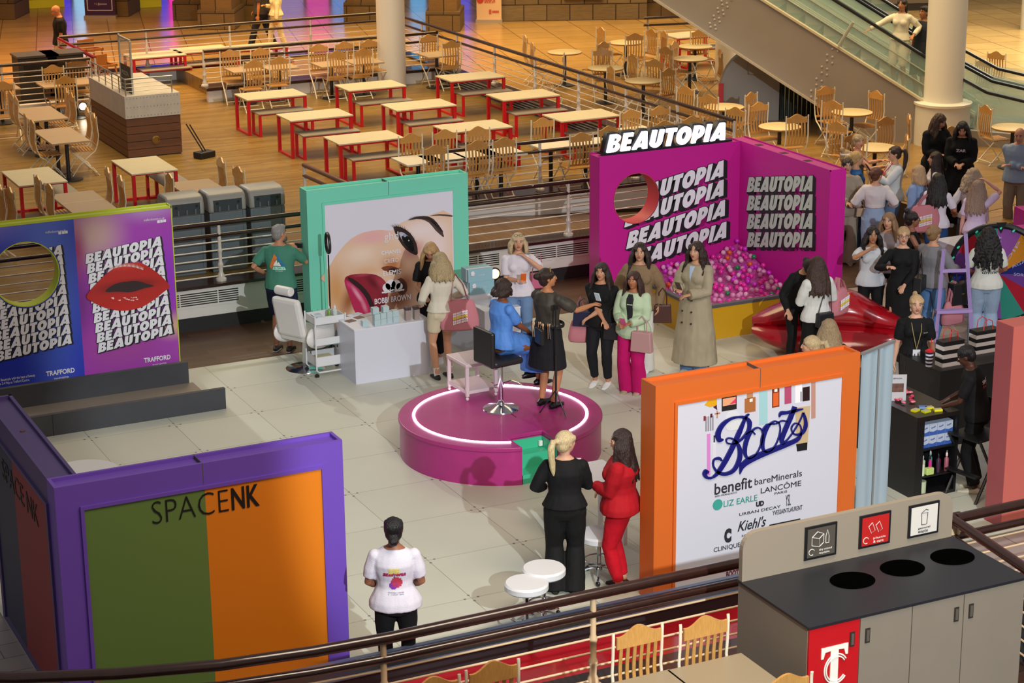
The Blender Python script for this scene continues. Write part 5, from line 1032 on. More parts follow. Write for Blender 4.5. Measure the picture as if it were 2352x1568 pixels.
    hs, hcol = hair[:2]
    if face_on:
        for s in (-1, 1):
            e = MB().ell((0, 0, 0), (.0145, .007, .0075)).build('eye', mat('e9e4de', .3), body); e.location = h(s*.031, .0745, .006); e.rotation_euler = RH.to_euler(); e2 = MB().ell((0, 0, 0), (.0065, .004, .0065)).build('iris', mat('2a1a12', .2), body); e2.location = h(s*.031, .0805, .006)
            MB().tube([h(s*.048, .067, .024), h(s*.033, .0775, .031), h(s*.016, .0815, .028)], [.002, .0038, .0035], 6).build('eyebrow', hairm('2a1a12' if hcol[0] < 'a' else '6b4e30'), body)
            MB().tube([h(s*.046, .069, .013), h(s*.031, .0795, .0165), h(s*.017, .0785, .012)], .0022, 5).build('eyelashes', mat('1c1210', .5), body)
        l_ = MB().ell((0, 0, .004), (.023, .007, .0055)).ell((0, 0, -.005), (.019, .008, .006)).build('lips', mat('a04a48' if not male else 'a56c5c', .35), body); l_.location = h(0, .0865, -.055); l_.rotation_euler = RH.to_euler()
    # ---- hair
    if hs != 'bald':
        b = MB(); M_ = hairm(hcol); rnd = random.Random(int(px*7+py)); big = 1.0
        if hs in ('male', 'crop'):
            b.ell(h(0, -.02, .034), (.083, .098, .086), R4, 16, 10); b.ell(h(0, -.045, -.01), (.076, .07, .08), R4)
            if hs == 'male': b.ell(h(0, .045, .085), (.055, .04, .025), R4)
        else:
            b.ell(h(0, -.022, .03), (.088, .1, .092), R4, 16, 12); b.ell(h(0, -.05, -.015), (.08, .068, .085), R4)
            for s in (-1, 1): b.ell(h(s*.055, .015, .045), (.032, .06, .04), R4)
        if hs in ('long', 'wavy', 'curly', 'bob', 'curlyshort'):
            ln_ = {'long': .42, 'wavy': .4, 'curly': .46, 'bob': .2, 'curlyshort': .26}[hs]; ln_ = hair[2] if len(hair) > 2 else ln_; amp = {'long': .008, 'wavy': .02, 'curly': .03, 'bob': .008, 'curlyshort': .03}[hs]; rr = {'long': .026, 'wavy': .03, 'curly': .033, 'bob': .028, 'curlyshort': .036}[hs]
            down = V((0, 0, -1))
            for q in range(19):
                an = rad(-28+236*q/18); x, y = -cos(an), -sin(an); st_ = h(x*.082, y*.085-.018, .0); ph_ = rnd.random()*6; w_ = 1.06 if hs in ('curly', 'curlyshort') else 1.0
                L_ = ln_*(1 if q % 2 else .93)*(1-.12*abs(q-9)/9); pts = [h(x*.06, y*.06-.015, .07), st_]
                for j in range(1, 7):
                    f = j/6; ox, oy = amp*sin(ph_+f*9)*f, amp*cos(ph_+f*8)*f; cen = T(0, -.02, 1.45); out = RH @ V((x, y, 0)); zz = st_+down*(L_*f)
                    sh = .115 if zz.z > T(0, 0, 1.42).z else .13; rad_ = .095*w_+.055*f*(1 if hs != 'bob' else .3)+(.02*f if hs == 'curly' else 0)
                    wx = HC.x+(cen.x-HC.x)*f; wy = HC.y-.01+(cen.y-HC.y)*f; pts.append(V((wx+out.x*rad_*1.08+ox, wy+out.y*rad_*.9+oy+(-.012*f if y < .3 else .03*f), zz.z)))
                b.tube(pts, [rr*.8, rr, rr, rr, rr*.95, rr*.9, rr*.7, rr*.35], 8)
        if hs in ('bun', 'topbun', 'ponytail', 'lowbun', 'highpony'):
            c = {'bun': (0, -.13, .035), 'topbun': (0, -.09, .125), 'lowbun': (0, -.12, -.07), 'ponytail': (0, -.12, .03), 'highpony': (0, -.1, .09)}[hs]; b.ell(h(*c), (.045, .045, .042) if 'pony' not in hs else (.028, .03, .028), R4)
            if hs == 'lowbun': b.ell(h(0, -.085, -.05), (.05, .05, .05), R4)
            if 'pony' in hs:
                a = h(*c); pts = [a, a+RH @ V((0, -.05, .01)), a+RH @ V((0, -.075, -.06)), a+RH @ V((0, -.07, 0))+V((0, 0, -.16)), a+RH @ V((0, -.055, 0))+V((0, 0, -.27)), a+RH @ V((.01, -.04, 0))+V((0, 0, -.37))]
                b.tube(pts, [.022, .032, .038, .036, .028, .008], 10)
        me = fuse(b, .009, 2, .4); ruffle(me, .004 if hs not in ('curly', 'curlyshort', 'wavy') else .011, (45, 45, 9) if hs not in ('curly', 'curlyshort') else (38, 38, 38), rnd.random()*9)
        hm_ = mesh_obj(me, 'hair', M_, o)
    # ---- clothes
    res = dict(o=o, T=T, h=h, k=k, arms=arms, g=g, legs=legs)
    kind, tc = top[0], top[1]; tm = top[2] if len(top) > 2 else cloth(tc)
    sl = {'tee': .42, 'long': .97, 'sweater': .97, 'tank': 0, 'dress': .42, 'coat': .98, 'jacket': .98, 'puff': .45, 'crop': .95, 'polo': .42, 'strapless': 0, 'longdress': .97}[kind]
    loose = {'tee': .014, 'long': .016, 'sweater': .026, 'tank': .009, 'dress': .018, 'coat': .034, 'jacket': .032, 'puff': .02, 'crop': .03, 'polo': .018, 'strapless': .008, 'longdress': .012}[kind]
    z0 = {'tee': .86, 'long': .9, 'sweater': .86, 'tank': .93, 'dress': .86, 'coat': .8, 'jacket': .8, 'puff': .98, 'crop': 1.07, 'polo': .86, 'strapless': .98, 'longdress': .86}[kind]
    b = MB(); torso(b, z0, 1.435 if kind not in ('strapless',) else 1.3, loose, 1., .16 if (z0 < .95 and kind not in ('coat', 'longdress')) else 0); bust(b, loose*.8) if not male else None
    if sl:
        for s in (0, 1):
            e = loose+(.006 if kind in ('tee', 'dress', 'polo') else .004); r = [ar[0]+e-.008, ar[1]+e+(.016 if kind == 'puff' else .006), ar[2]+e, ar[3]+e, ar[4]+e+(.006 if kind in ('coat', 'crop') else 0)]
            b.ell(arms[s][0]+V((0, 0, -.004)), (.042+e, .044+e, .042+e)); limb(b, *arms[s], r, 12, sl)
    if kind in ('dress', 'coat', 'longdress') and sit is None:
        zh = top[3] if len(top) > 3 else .3; fl = .1 if kind == 'coat' else (.02 if kind == 'longdress' else .14)
        b.tube([T(0, 0, 1.0), V((0, 0, .86)), V((0, 0, (.86+zh)/2)), V((0, 0, zh))], [(.16*g+loose, .12*g+loose), (.175*g+loose+.01, .13*g+loose+.01), (.17*g+loose+fl*.6, .14*g+loose+fl*.5), (.17*g+loose+fl, .14*g+loose+fl*.8)], 20, up=(1, 0, 0))
    if kind == 'dress' and sit is not None:
        kn = (legs[0][1]+legs[1][1])/2; an = (legs[0][2]+legs[1][2])/2
        b.tube([HP+V((0, -.03, .0)), kn+V((0, -.1, -.01)), kn+V((0, .02, -.03)), kn.lerp(an, .45)+V((0, .03, 0)), kn.lerp(an, .82)+V((0, .03, 0))], [(.2*g, .16), (.18, .135), (.17, .13), (.21, .14), (.25, .16)], 18, up=(1, 0, 0))
    me = fuse(b, .011, 3); ruffle(me, .006 if kind not in ('coat', 'dress', 'crop') else .009, (11, 11, 5), px*.13); garment = mesh_obj(me, {'coat': 'coat', 'jacket': 'jacket', 'dress': 'dress', 'longdress': 'dress', 'sweater': 'sweater', 'crop': 'sweater', 'long': 'blouse', 'puff': 'blouse'}.get(kind, 'shirt'), tm, o); res['garment'] = garment
    bk = bottom[0]
    if bk != 'none':
        bc = bottom[1]; bm_ = bottom[2] if len(bottom) > 2 else (denim(bc) if bk in ('jeans', 'widejeans') else cloth(bc)); b = MB()
        if bk in ('skirt', 'shorts_skirt'):
            zh = .5; b.tube([T(0, 0, 1.05), T(0, 0, .95), V((0, 0, .84)), V((0, 0, .68)), V((0, 0, zh))], [(.14*g, .105*g), (.18*g, .13*g), (.19*g, .14*g), (.22*g, .17*g), (.24*g, .19*g)], 20, up=(1, 0, 0)); nm = 'skirt'
        else:
            torso(b, .8, 1.07 if kind == 'crop' else 1.0, .012); ex, t1 = {'slim': (.008, .93), 'jeans': (.016, .95), 'wide': (.03, 1.), 'widejeans': (.036, 1.), 'shorts': (.032, .52), 'shortshorts': (.02, .3)}[bk]
            fl = {'wide': .05, 'widejeans': .04, 'slim': .008, 'jeans': .022}.get(bk, .02); nm = 'shorts' if 'shorts' in bk else 'trousers'
            for s in (0, 1):
                b.ell(HJ[s]+V((0, -.012, .0)), (.09*ag, .108*ag, .1)); A_ = legs[s]; e_ = A_[2]+V((0, .005, -.035)) if bk in ('wide', 'widejeans') else A_[2]
                limb(b, A_[0], A_[1], e_, [lr[0]+ex, lr[1]+ex, lr[2]+ex+.004, lr[3]+ex+fl*.3, lr[4]+ex+fl], 14, t1)
        me = fuse(b, .011, 3); ruffle(me, .005, (12, 12, 7), px*.31); mesh_obj(me, nm, bm_, o)
    if socks:
        for s in (0, 1): a = legs[s][2]; MB().tube([a+V((0, 0, -.05)), a+(legs[s][1]-a).normalized()*.09], [.036, .04], 12).build('sock', cloth(socks), o)
    if shoes:
        for s in (0, 1):
            a = legs[s][2]; b = MB(); b.tube([a+V((0, -.065, -.045)), a+V((0, -.02, -.035)), a+V((0, .06, -.04)), a+V((0, .13, -.05)), a+V((0, .185, -.056))], [(.026, .02), (.04, .042), (.044, .03), (.046, .022), (.028, .012)], 14, up=(1, 0, 0)); e = MB()
            sh_ = b.build('shoe', mat(shoes, .35 if shoes in ('141414', '17171a') else .5), o)
            e.tube([a+V((0, -.068, -.07)), a+V((0, .0, -.07)), a+V((0, .1, -.07)), a+V((0, .19, -.07))], [(.026, .006), (.04, .006), (.046, .006), (.026, .006)], 12, up=(1, 0, 0)).build('sole', mat('d8d4cc' if shoes != '141414' else '101010', .5), sh_)
    return res
def wpt(P_, v):
    o = P_['o']; bpy.context.view_layer.update(); return o.matrix_world @ V(v)
def decal(P_, me, x0, z0, w_, h_, m, side=-1, name='print'):
    """wrap flat lettering onto the garment front or back"""
    g_ = P_['garment'].data; bv = BVHTree.FromPolygons([v.co for v in g_.vertices], [p.vertices for p in g_.polygons]); me = me.copy()
    xs = [v.co.x for v in me.vertices]; ys = [v.co.y for v in me.vertices]; ax, bx, ay, by = min(xs), max(xs), min(ys), max(ys)
    for v in me.vertices:
        u_, t_ = (v.co.x-ax)/max(1e-6, bx-ax), (v.co.y-ay)/max(1e-6, by-ay); X = x0+(u_-.5)*w_*(1 if side < 0 else -1); Z = z0+(t_-.5)*h_
        hit = bv.ray_cast(V((X, side*1., Z)), V((0, -side, 0))); y = hit[0].y if hit[0] else side*.12; v.co = (X, y+side*.004+side*.002*v.co.z, Z)
    me.materials.clear(); me.materials.append(m); me.name = name; o = bpy.data.objects.new(name, me); COL.objects.link(o); o.parent = P_['garment']; return o
def gridmesh(n=8, fn=None):
    b = MB(); b.add([(i/n, j/n, 0) for i in range(n+1) for j in range(n+1)], [(i*(n+1)+j, (i+1)*(n+1)+j, (i+1)*(n+1)+j+1, i*(n+1)+j+1) for i in range(n) for j in range(n) if fn is None or fn((i+.5)/n, (j+.5)/n)]); return b.mesh('g', mat('ffffff'), smooth=False)
# ---- things people carry (each one a thing of its own, hung in the carrier's world frame)
def carried(P_, name, loc, label, cat, rz=0., group=None):
    w_ = wpt(P_, loc); o = empty(name, w_, P_['o'].rotation_euler.z+rz, label, cat, group); return o
def tote(P_, loc, label, rz=0., w_=.42, h_=.36, col='c07a84', strap_to=None, printed=True, group='pink tote bags'):
    o = carried(P_, 'tote_bag', loc, label, 'bag', rz, group); b = MB(); N = 20
    rings = []
    for j, (z, sx, sy) in enumerate(((0, .4, .04), (.02, .5, .07), (.1, .52, .085), (.22, .46, .075), (.32, .38, .05), (.36, .35, .03))):
        rings.append([(w_*sx*(abs(cos(2*pi*k/N))**.7)*(1 if cos(2*pi*k/N) > 0 else -1), sy*sin(2*pi*k/N)*1.0, z*h_/.36) for k in range(N)])
    vs = sum(rings, []); fs = [(j*N+k, j*N+(k+1) % N, (j+1)*N+(k+1) % N, (j+1)*N+k) for j in range(5) for k in range(N)]+[tuple(range(N))[::-1], tuple(5*N+k for k in range(N))]
    b.add(vs, fs); me = b.mesh('bag_body', cloth(col, bs=200)); s_ = MB
    e = bpy.data.objects.new('bag_body', me); COL.objects.link(e); e.parent = o; e.modifiers.new('s', 'SUBSURF').render_levels = 1
    st_ = V(strap_to) if strap_to else V((0, 0, h_+.35))
    for yy in (-.03, .03): MB().tube([(-w_*.22, yy, h_-.02), (-w_*.14+st_.x*.5, yy*.8+st_.y*.5, h_+(st_.z-h_)*.6), (st_.x, st_.y+yy*.5, st_.z), (w_*.14+st_.x*.5, yy*.8+st_.y*.5, h_+(st_.z-h_)*.6), (w_*.22, yy, h_-.02)], [(.022, .004)]*5, 8).build('strap', cloth(col, bs=200), o)
    if printed:
        for r_, (cm, z) in enumerate((('ece6ea', .2), ('ece6ea', .175), ('e9d24a', .145), ('ece6ea', .115), ('ece6ea', .09))):
            for yy, ax in ((-.092, 1), (.092, -1)):
                me = display_word(bold=0).copy(); Wd = me['w']; me.transform(frame_M((-ax*.1, yy, z*h_/.36), (ax, 0, .22), (0, 0, 1)) @ Matrix.Diagonal((.2/Wd, .024 if cm[0] == 'e' and cm != 'e9d24a' else .032, 1, 1))); me.materials.append(mat(cm, .6)); e = bpy.data.objects.new('lettering', me); COL.objects.link(e); e.parent = o
    return o
def handbag(P_, loc, label, rz=0., w_=.26, h_=.18, d_=.09, col='17171a', handle=.14, strap=None, group=None):
    o = carried(P_, 'handbag', loc, label, 'bag', rz, group); m_ = mat(col, .45)
    MB().prism([(-w_/2, 0), (w_/2, 0), (w_*.44, h_), (-w_*.44, h_)], -d_/2, d_/2).build('bag_body', m_, o, bev=.012, smooth=False)
    if handle: MB().tube([(-w_*.22, 0, h_-.02), (-w_*.2, 0, h_+handle*.7), (0, 0, h_+handle), (w_*.2, 0, h_+handle*.7), (w_*.22, 0, h_-.02)], .008, 8).build('handle', m_, o)
    if strap: s_ = V(strap); MB().tube([(-w_*.4, 0, h_), (s_.x-.04, s_.y, s_.z), (s_.x+.04, s_.y+.02, s_.z), (w_*.4, 0, h_)], .006, 6).build('strap', m_, o)
    MB().box(-.02, -d_/2-.006, h_*.5, .02, -d_/2, h_*.5+.012).build('clasp', mat('b99a5a', .3, .8), o, smooth=False); return o
def phone(P_, hand, label, col='17171a', tilt=.6, rz=pi):
    a = P_['arms'][hand]; d = (a[2]-a[1]).normalized(); c = a[2]+d*.1+V((0, .0, .02)); o = carried(P_, 'phone', c, label, 'phone', rz); o.rotation_euler = (tilt, 0, o.rotation_euler.z)
    MB().box(-.036, -.005, -.04, .036, .005, .11).build('case', mat(col, .35), o, bev=.004, smooth=False); MB().box(-.032, .0052, -.036, .032, .006, .106).build('screen', mat('1a1d26', .1), o, smooth=False); return o
def glasses(P_, up=False):
    h = P_['h']; b = MB(); z = .006 if not up else .1; y = .088 if not up else .05
    for s in (-1, 1): b.tube([h(s*.032+.021*cos(t), y+.004, z+.016*sin(t)) for t in [2*pi*i/12 for i in range(13)]], .002, 5); b.tube([h(s*.052, y, z), h(s*.08, -.01, z+.004)], .002, 5)
    b.tube([h(-.012, y+.006, z+.004), h(.012, y+.006, z+.004)], .002, 5); e = b.build('eyeglasses' if not up else 'sunglasses', mat('15110f', .3), P_['o']); return e
BLK, WHT = '141416', 'dedce4'
def crossed(z=1.08): return dict(L=(.10, .2, z), R=(-.10, .2, z-.02))
# ---- round the stage
P = person(639, 516, 'bearded man in green t-shirt and navy shorts standing behind the salon chair', 1.75, face=52, male=True, girth=1.08, skin='b98264', hair=('male', '8a8784'), top=('tee', '44806c'), bottom=('shorts', '1b2440'), shoes='2b2420', R=(.14, .26, 1.32), L=(-.26, .1, 1.02), hy=-38)
MB().ell(P['h'](0, .055, -.085), (.055, .05, .045)).build('beard', hairm('5e5550'), P['o'])
tri = [((.0, 0), (.42, 0), (.9, 1), (.5, 1)), ]
def flatpoly(pts):
    me = MB().add([(x, y, 0) for x, y in pts], [tuple(range(len(pts)))]).mesh('g', mat('ffffff'), smooth=False); bm = bmesh.new(); bm.from_mesh(me); bmesh.ops.triangulate(bm, faces=bm.faces)
    bmesh.ops.subdivide_edges(bm, edges=bm.edges, cuts=5, use_grid_fill=True); bm.to_mesh(me); bm.free(); return me
def dp(P_, pts, cx, cz, m, side=-1, name='print'):
    xs = [p[0] for p in pts]; ys = [p[1] for p in pts]; decal(P_, flatpoly(pts), cx+(min(xs)+max(xs))/2*(1 if side < 0 else -1), cz+(min(ys)+max(ys))/2, max(xs)-min(xs), max(ys)-min(ys), m, side, name)
dp(P, [(-.1, -.09), (-.065, -.11), (.015, .05), (-.03, .09)], 0, 1.25, mat('d9783a', .7)); dp(P, [(.0, .09), (.04, .06), (.12, -.08), (.075, -.07)], 0, 1.25, mat('2a6fa8', .7)); dp(P, [(-.06, -.12), (.115, -.12), (.1, -.075), (-.045, -.075)], 0, 1.25, mat('9fe0cc', .7))
dp(P, [(-.045, -.065), (.06, -.065), (.035, -.01), (.02, -.03), (.005, .02), (-.02, -.02)], 0, 1.25, mat('e6e9e6', .7)); decal(P, text_mesh('ROAM'), .03, 1.152, .12, .026, mat('21443c', .7)); decal(P, text_mesh('MADE'), -.03, 1.25, .05, .03, mat('5c2c14', .7)); decal(P, text_mesh('OUTDOORS'), .03, 1.115, .1, .012, mat('e6e9e6', .7))
o = carried(P, 'camera', P['arms'][1][2]+V((.02, .06, .03)), 'black camera held to the face of the man in green', 'camera'); MB().box(-.05, -.02, -.035, .05, .03, .035).build('camera_body', blackm, o, bev=.005, smooth=False); MB().tube([(0, .03, 0), (0, .09, 0)], .028, 12).build('lens', blackm, o)
person(990, 552, 'blonde woman in black tee behind the product counter looking down', 1.66, face=-112, hair=('long', 'b08c5c'), top=('tee', BLK), L=(-.12, .26, 1.0), R=(.12, .26, 1.02), hp=-32, hy=-10)
P = person(1012, 580, 'woman in cream blouse with long blonde hair, seen from behind, pink tote at her side', 1.68, face=88, hair=('long', 'a8946c', .27), top=('long', 'cfc8b8'), bottom=('shortshorts', 'c9bda2'), shoes=BLK, socks='e9e9e9', L=(-.2, .2, 1.0), R=(.24, .16, 1.05), hp=-12)
tote(P, (.2, -.12, .66), 'pink tote bag with printed letters on the shoulder of the cream-bloused woman', rz=-.25, w_=.5, h_=.42, strap_to=(-.04, .06, .74))
P = person(1190, 536, 'blonde woman in white t-shirt and blue jeans holding an orange phone', 1.68, face=-112, hair=('bob', 'c0aa84'), top=('tee', 'd9d2dc'), bottom=('jeans', '6a86ad'), R=(.02, .24, 1.12), L=(-.1, .17, 1.4), poleL=(-.9, .2, -.7), girth=1.06)
phone(P, 1, 'bright orange phone in the hand of the blonde woman in white', 'e86a1c'); handbag(P, (-.26, -.05, .93), 'small pink bag behind the arm of the orange phone woman', .3, .2, .2, col='b8607e', handle=0, strap=(0, 0, .45)); glasses(P, True)
# stage pair
SG = .46
P = person(1125, 652, 'seated woman in long blue dress on the stage stool, seen from behind', 1.64, base=SG, pos=(9.86, 20.55, 0), face=6, skin='8a5238', hair=('bob', '2e1a12', .1), top=('dress', '4c80d8', mat('5288d8', .7, bump=.2, bscale=80, vary=.06)), bottom=('none',), shoes='141414', L=(-.05, .36, 1.02), R=(.07, .36, 1.02), sit=.8, feet=((-.04, .42, .26), (.1, .5, .2)), girth=1.08, lean=4)
P = person(1252, 598, 'presenter in black puff sleeve blouse and skirt speaking on the stage', 1.66, base=SG, pos=(10.32, 20.26, 0), face=26, skin='b97c56', hair=('bun', '2c1a12'), top=('puff', '3a352b', mat('37322a', .62, vary=.3, bscale=9)), bottom=('skirt', '1b1b1f'), shoes='141414', R=(.36, .4, 1.22), L=(-.02, .4, 1.12), hp=5, hy=-42, feet=((-.09, .02), (.1, 0)), girth=1.04, poleR=(.6, -.3, -1))
o = carried(P, 'brush_belt', (.03, 0, 1.0), 'black brush belt full of make-up brushes round the presenter waist', 'belt')
MB().tube([(.185*cos(t), .14*sin(t), .03) for t in [2*pi*i/24 for i in range(25)]], [(.022, .006)]*25, 8, up=(0, 0, 1)).build('strap', mat('1a1816', .4), o); R_ = random.Random(4)
MB().box(.02, -.2, -.16, .2, -.15, .02, Matrix.Rotation(-.5, 4, 'Z')).build('pouch', mat('1f1d1b', .4), o, bev=.01, smooth=False)
for i in range(13):
    x = -.12+.022*i; b = MB(); y = -.17-.02*sin(i); b.tube([(x, y, -.1), (x+R_.uniform(-.01, .01), y-.005, .05)], .004, 6); br_ = b.build('brush', mat(['141414', 'b97a4a', '8a8a8a'][i % 3], .4), o); MB().ell((x, y-.005, .065), (.009, .007, .02)).build('brush_head', mat(['2a1a14', 'c98a5a', 'e2c8a2'][i % 3], .8), br_)
o = carried(P, 'phone', P['arms'][1][2]+V((0, .12, .05)), 'white compact held out by the presenter', 'compact'); o.rotation_euler.x = .4; MB().box(-.035, -.005, -.03, .035, .005, .08).build('case', mat('cfe0ea', .3), o, bev=.003, smooth=False); o.name = 'compact'
MB().tube([P['h'](.0, .04, .115), P['h'](.05, .03, .09), P['h'](.075, .0, .03)], .008, 6).tube([P['h'](.0, .04, .115), P['h'](-.05, .03, .09), P['h'](-.075, .0, .03)], .008, 6).build('headband', mat('b99a4a', .3, .6), P['o'])
# audience
P = person(1382, 604, 'dark haired woman in black top and black jeans with hands folded before the stage', 1.62, face=-138, skin='c08a6a', hair=('long', '2a1a14'), top=('tee', BLK), bottom=('slim', '1a1a1f'), girth=1.2, **crossed(1.0))
handbag(P, (.22, .08, .84), 'navy handbag on the arm of the woman in black', .2, .28, .2, col='161c3a', handle=.16); tote(P, (.3, .0, .58), 'pink tote bag hanging low beside the woman in black', .3, .3, .3, strap_to=(0, 0, .6), printed=False)
P = person(1470, 558, 'tall woman in brown fleecy jacket and white trousers with sunglasses on her head', 1.72, face=-125, hair=('long', '2a1c18'), top=('jacket', '8a7256', cloth('8a7256', .95, .9, 90)), bottom=('wide', 'd6d4ce'), L=(-.25, .06, .9), R=(.2, .2, 1.0)); glasses(P, True)
handbag(P, (-.3, .05, .68), 'brown handbag hanging behind the mint jacket woman', .1, .24, .24, col='4a2620', handle=.22)
P = person(1456, 624, 'woman in mint green blazer and magenta trousers holding a pink phone', 1.58, face=-142, skin='a86c4a', hair=('long', '3a1f18'), top=('jacket', 'a9cfa2', mat('b4c8a6', .75, vary=.04)), bottom=('wide', 'b80a62'), shoes='a89a80', L=(-.05, .24, 1.05), R=(.08, .24, 1.05), girth=1.1)
dp(P, [(-.03, -.18), (.04, -.18), (.055, .1), (.03, .16), (-.03, .16), (-.05, .1)], 0, 1.25, mat('18181c', .7), 1, 'inner_top'); phone(P, 0, 'pink phone in the hands of the mint blazer woman', 'c8588c')
handbag(P, (-.2, .18, .66), 'dusty pink handbag with bow on the arm of the mint blazer woman', .0, .28, .26, .1, 'b98e8e', .2); handbag(P, (.3, .0, .72), 'black triangular handbag hanging left of the mint blazer woman', .2, .24, .22, col='19191c', handle=.2)
P = person(1600, 556, 'woman in long beige trench coat and blue jeans before the ball pit', 1.74, face=-150, hair=('wavy', '2c1a14'), top=('coat', 'a3977e', mat('a3977e', .75, vary=.05, bscale=6), .15), bottom=('widejeans', '5f7fa6'), shoes='c9c5bf', L=(-.05, .26, 1.08), R=(.1, .26, 1.14))
dp(P, [(-.005, -.1), (.005, -.1), (.035, .07), (-.035, .07)], 0, 1.34, mat('b3c4de', .7), 1, 'shirt_collar'); b = MB()
for z in (1.0, .85, .7):
    for x in (-.06, .07): b.lathe([(.013, 0), (.013, .005), (0, .006)], 10, M=Matrix.Translation((x, .205+.03*(1-z), z)) @ Matrix.Rotation(-pi/2, 4, 'X'))
b.build('button', mat('3a3026', .4), P['o'])['kind'] = 'stuff'; phone(P, 1, 'phone with brown case held by the trench coat woman', '4a3a30')
# lips sofa visitors
P = person(1880, 590, 'woman in white cardigan with long brown hair seen from behind at the lips sofa', 1.66, face=88, hair=('long', '3a241a'), top=('sweater', 'd6d6d2'), bottom=('slim', BLK), shoes=BLK, L=(-.08, .26, 1.12), R=(.16, .26, 1.1), hp=-14)
handbag(P, (.0, -.2, .82), 'black crossbody bag at the back of the white cardigan woman', 0, .24, .18, col='15151a', handle=0, strap=(.12, .12, .5)); tote(P, (.42, .12, .84), 'pink tote bag held at the right of the white cardigan woman', .4, .36, .36, strap_to=(-.05, .0, .5))
person(1850, 602, 'woman in black with dark hair tied back bending forward over the sofa', 1.66, face=-100, hair=('lowbun', '17120f'), top=('long', BLK), bottom=('slim', BLK), shoes=BLK, L=(-.22, .25, 1.15), R=(.28, .3, 1.05), hp=-42, lean=26, pos=(14.5, 21.35, 0))
person(1864, 772, 'blonde woman with hair pulled back, only her head above the orange stand', 1.64, face=150, hair=('ponytail', 'c2ab82'), top=('tee', BLK))
person(1905, 733, 'woman with long light brown hair behind the orange stand', 1.66, face=60, hair=('long', '9a8262'), top=('tee', BLK))
# front pair and back view
P = person(1297, 990, 'blonde woman in black jumpsuit with long ponytail, back to the viewer', 1.67, face=62, skin='c99a80', hair=('ponytail', 'cdb98e'), top=('long', BLK), bottom=('wide', BLK), shoes=BLK, L=(-.2, .2, 1.05), R=(.1, .3, 1.1), hy=-48, girth=1.12, vox=.007)
o = carried(P, 'gift_packet', P['arms'][1][2]+V((.02, .1, .1)), 'small pink and white packet held by the blonde woman in black', 'packet'); MB().box(-.04, -.01, -.06, .04, .01, .07).build('packet', mat('d8b4c4', .4), o, bev=.004, smooth=False)
P = person(1427, 986, 'woman in red jumper and red trousers with very long dark hair', 1.66, face=138, skin='c99a80', hair=('long', '2a1814'), top=('sweater', 'a3101c', cloth('a3101c')), bottom=('slim', 'b80a20'), shoes='2a1a1a', L=(-.02, .26, 1.1), R=(.22, .22, .98), hy=12, girth=1.3, vox=.007)
P = person(903, 1189, 'woman in white printed t-shirt and black trousers with low bun, back to the viewer', 1.66, face=66, skin='8f5d44', hair=('lowbun', '121014'), top=('tee', 'cdcad6'), bottom=('slim', BLK), shoes=BLK, L=(-.13, .2, .98), R=(.13, .2, .98), girth=1.14, vox=.007)
for i in range(3): decal(P, display_word(bold=0), .0, 1.27-.018*i, .1, .018, mat('e9dc5a', .7))
decal(P, display_word(bold=.02), 0, 1.215, .2, .032, mat('6a1f6a', .7)); decal(P, display_word(), 0, 1.217, .19, .026, mat('c2282c', .7)); decal(P, text_mesh('X', .05), -.0, 1.185, .02, .025, mat('18181c', .7))
decal(P, gridmesh(10, lambda u, v: (u-.5)**2+(v-.5)**2 < .25), .02, 1.14, .1, .1, mat('b03048', .7)); decal(P, gridmesh(8, lambda u, v: (u-.5)**2+(v-.5)**2 < .25), -.01, 1.11, .07, .07, mat('7a2a9c', .7))
for z, s in ((1.045, 'TRAFFORD CENTRE'), (1.03, '2 - 4 MAY 2025')): decal(P, text_mesh(s), .01, z, .14, .009, mat('3a3a44', .7))
# ---- crowd on the right
GR = None
P = person(1945, 345, 'woman with blonde top bun and white headband beside the pink stand', 1.66, face=-40, hair=('topbun', 'b08f62'), top=('tee', '2a3a5c'), hy=30)
MB().tube([P['h'](.086*cos(t), -.015+.098*sin(t), .055+.01*sin(t)) for t in [2*pi*i/20 for i in range(21)]], [(.018, .006)]*21, 6, up=(0, 0, 1)).build('headband', mat('e6e6ea', .8), P['o'])
P = person(1972, 309, 'bare shouldered woman in dark strapless top reaching out her arm', 1.7, face=-30, skin='c98f72', hair=('lowbun', 'a08a68'), top=('strapless', '4a4036'), L=(-.12, .4, 1.25), R=(.2, .42, 1.22), hy=-60)
person(1968, 348, 'woman in blue denim with long blonde ponytail beside the beige suit', 1.66, face=-20, hair=('ponytail', 'b9965e'), top=('tee', '2f5f9c', denim('2f5f9c')), bottom=('widejeans', '1e3a5c'))
P = person(1947, 364, 'woman in beige wide suit with slicked dark hair next to the pink stand edge', 1.66, face=-118, skin='c49678', hair=('lowbun', '2a201c'), top=('jacket', '948b7d', cloth('948b7d')), bottom=('wide', '988f80'), shoes='8a8072', R=(.02, .3, 1.06), L=(-.16, .3, 1.1))
handbag(P, (-.2, .34, .85), 'small beige handbag held before the beige suit', 0, .16, .13, .07, 'b09a80', .12)
person(2013, 385, 'woman in cropped white sweater and light blue jeans seen from behind', 1.64, face=52, hair=('bun', '5a3020'), top=('crop', 'cfc9cc'), bottom=('widejeans', '90a6c4'), L=(-.26, .2, 1.06), R=(.25, .12, 1.1), hy=-40)
P = person(2056, 336, 'woman with glasses, white blouse and red lanyard facing left', 1.7, face=165, hair=('ponytail', '34221c'), top=('sweater', 'c9ccd0'), bottom=('wide', '5f7ca4', denim('5f7ca4')), L=(-.05, .34, 1.28), R=(.05, .26, 1.1)); glasses(P)
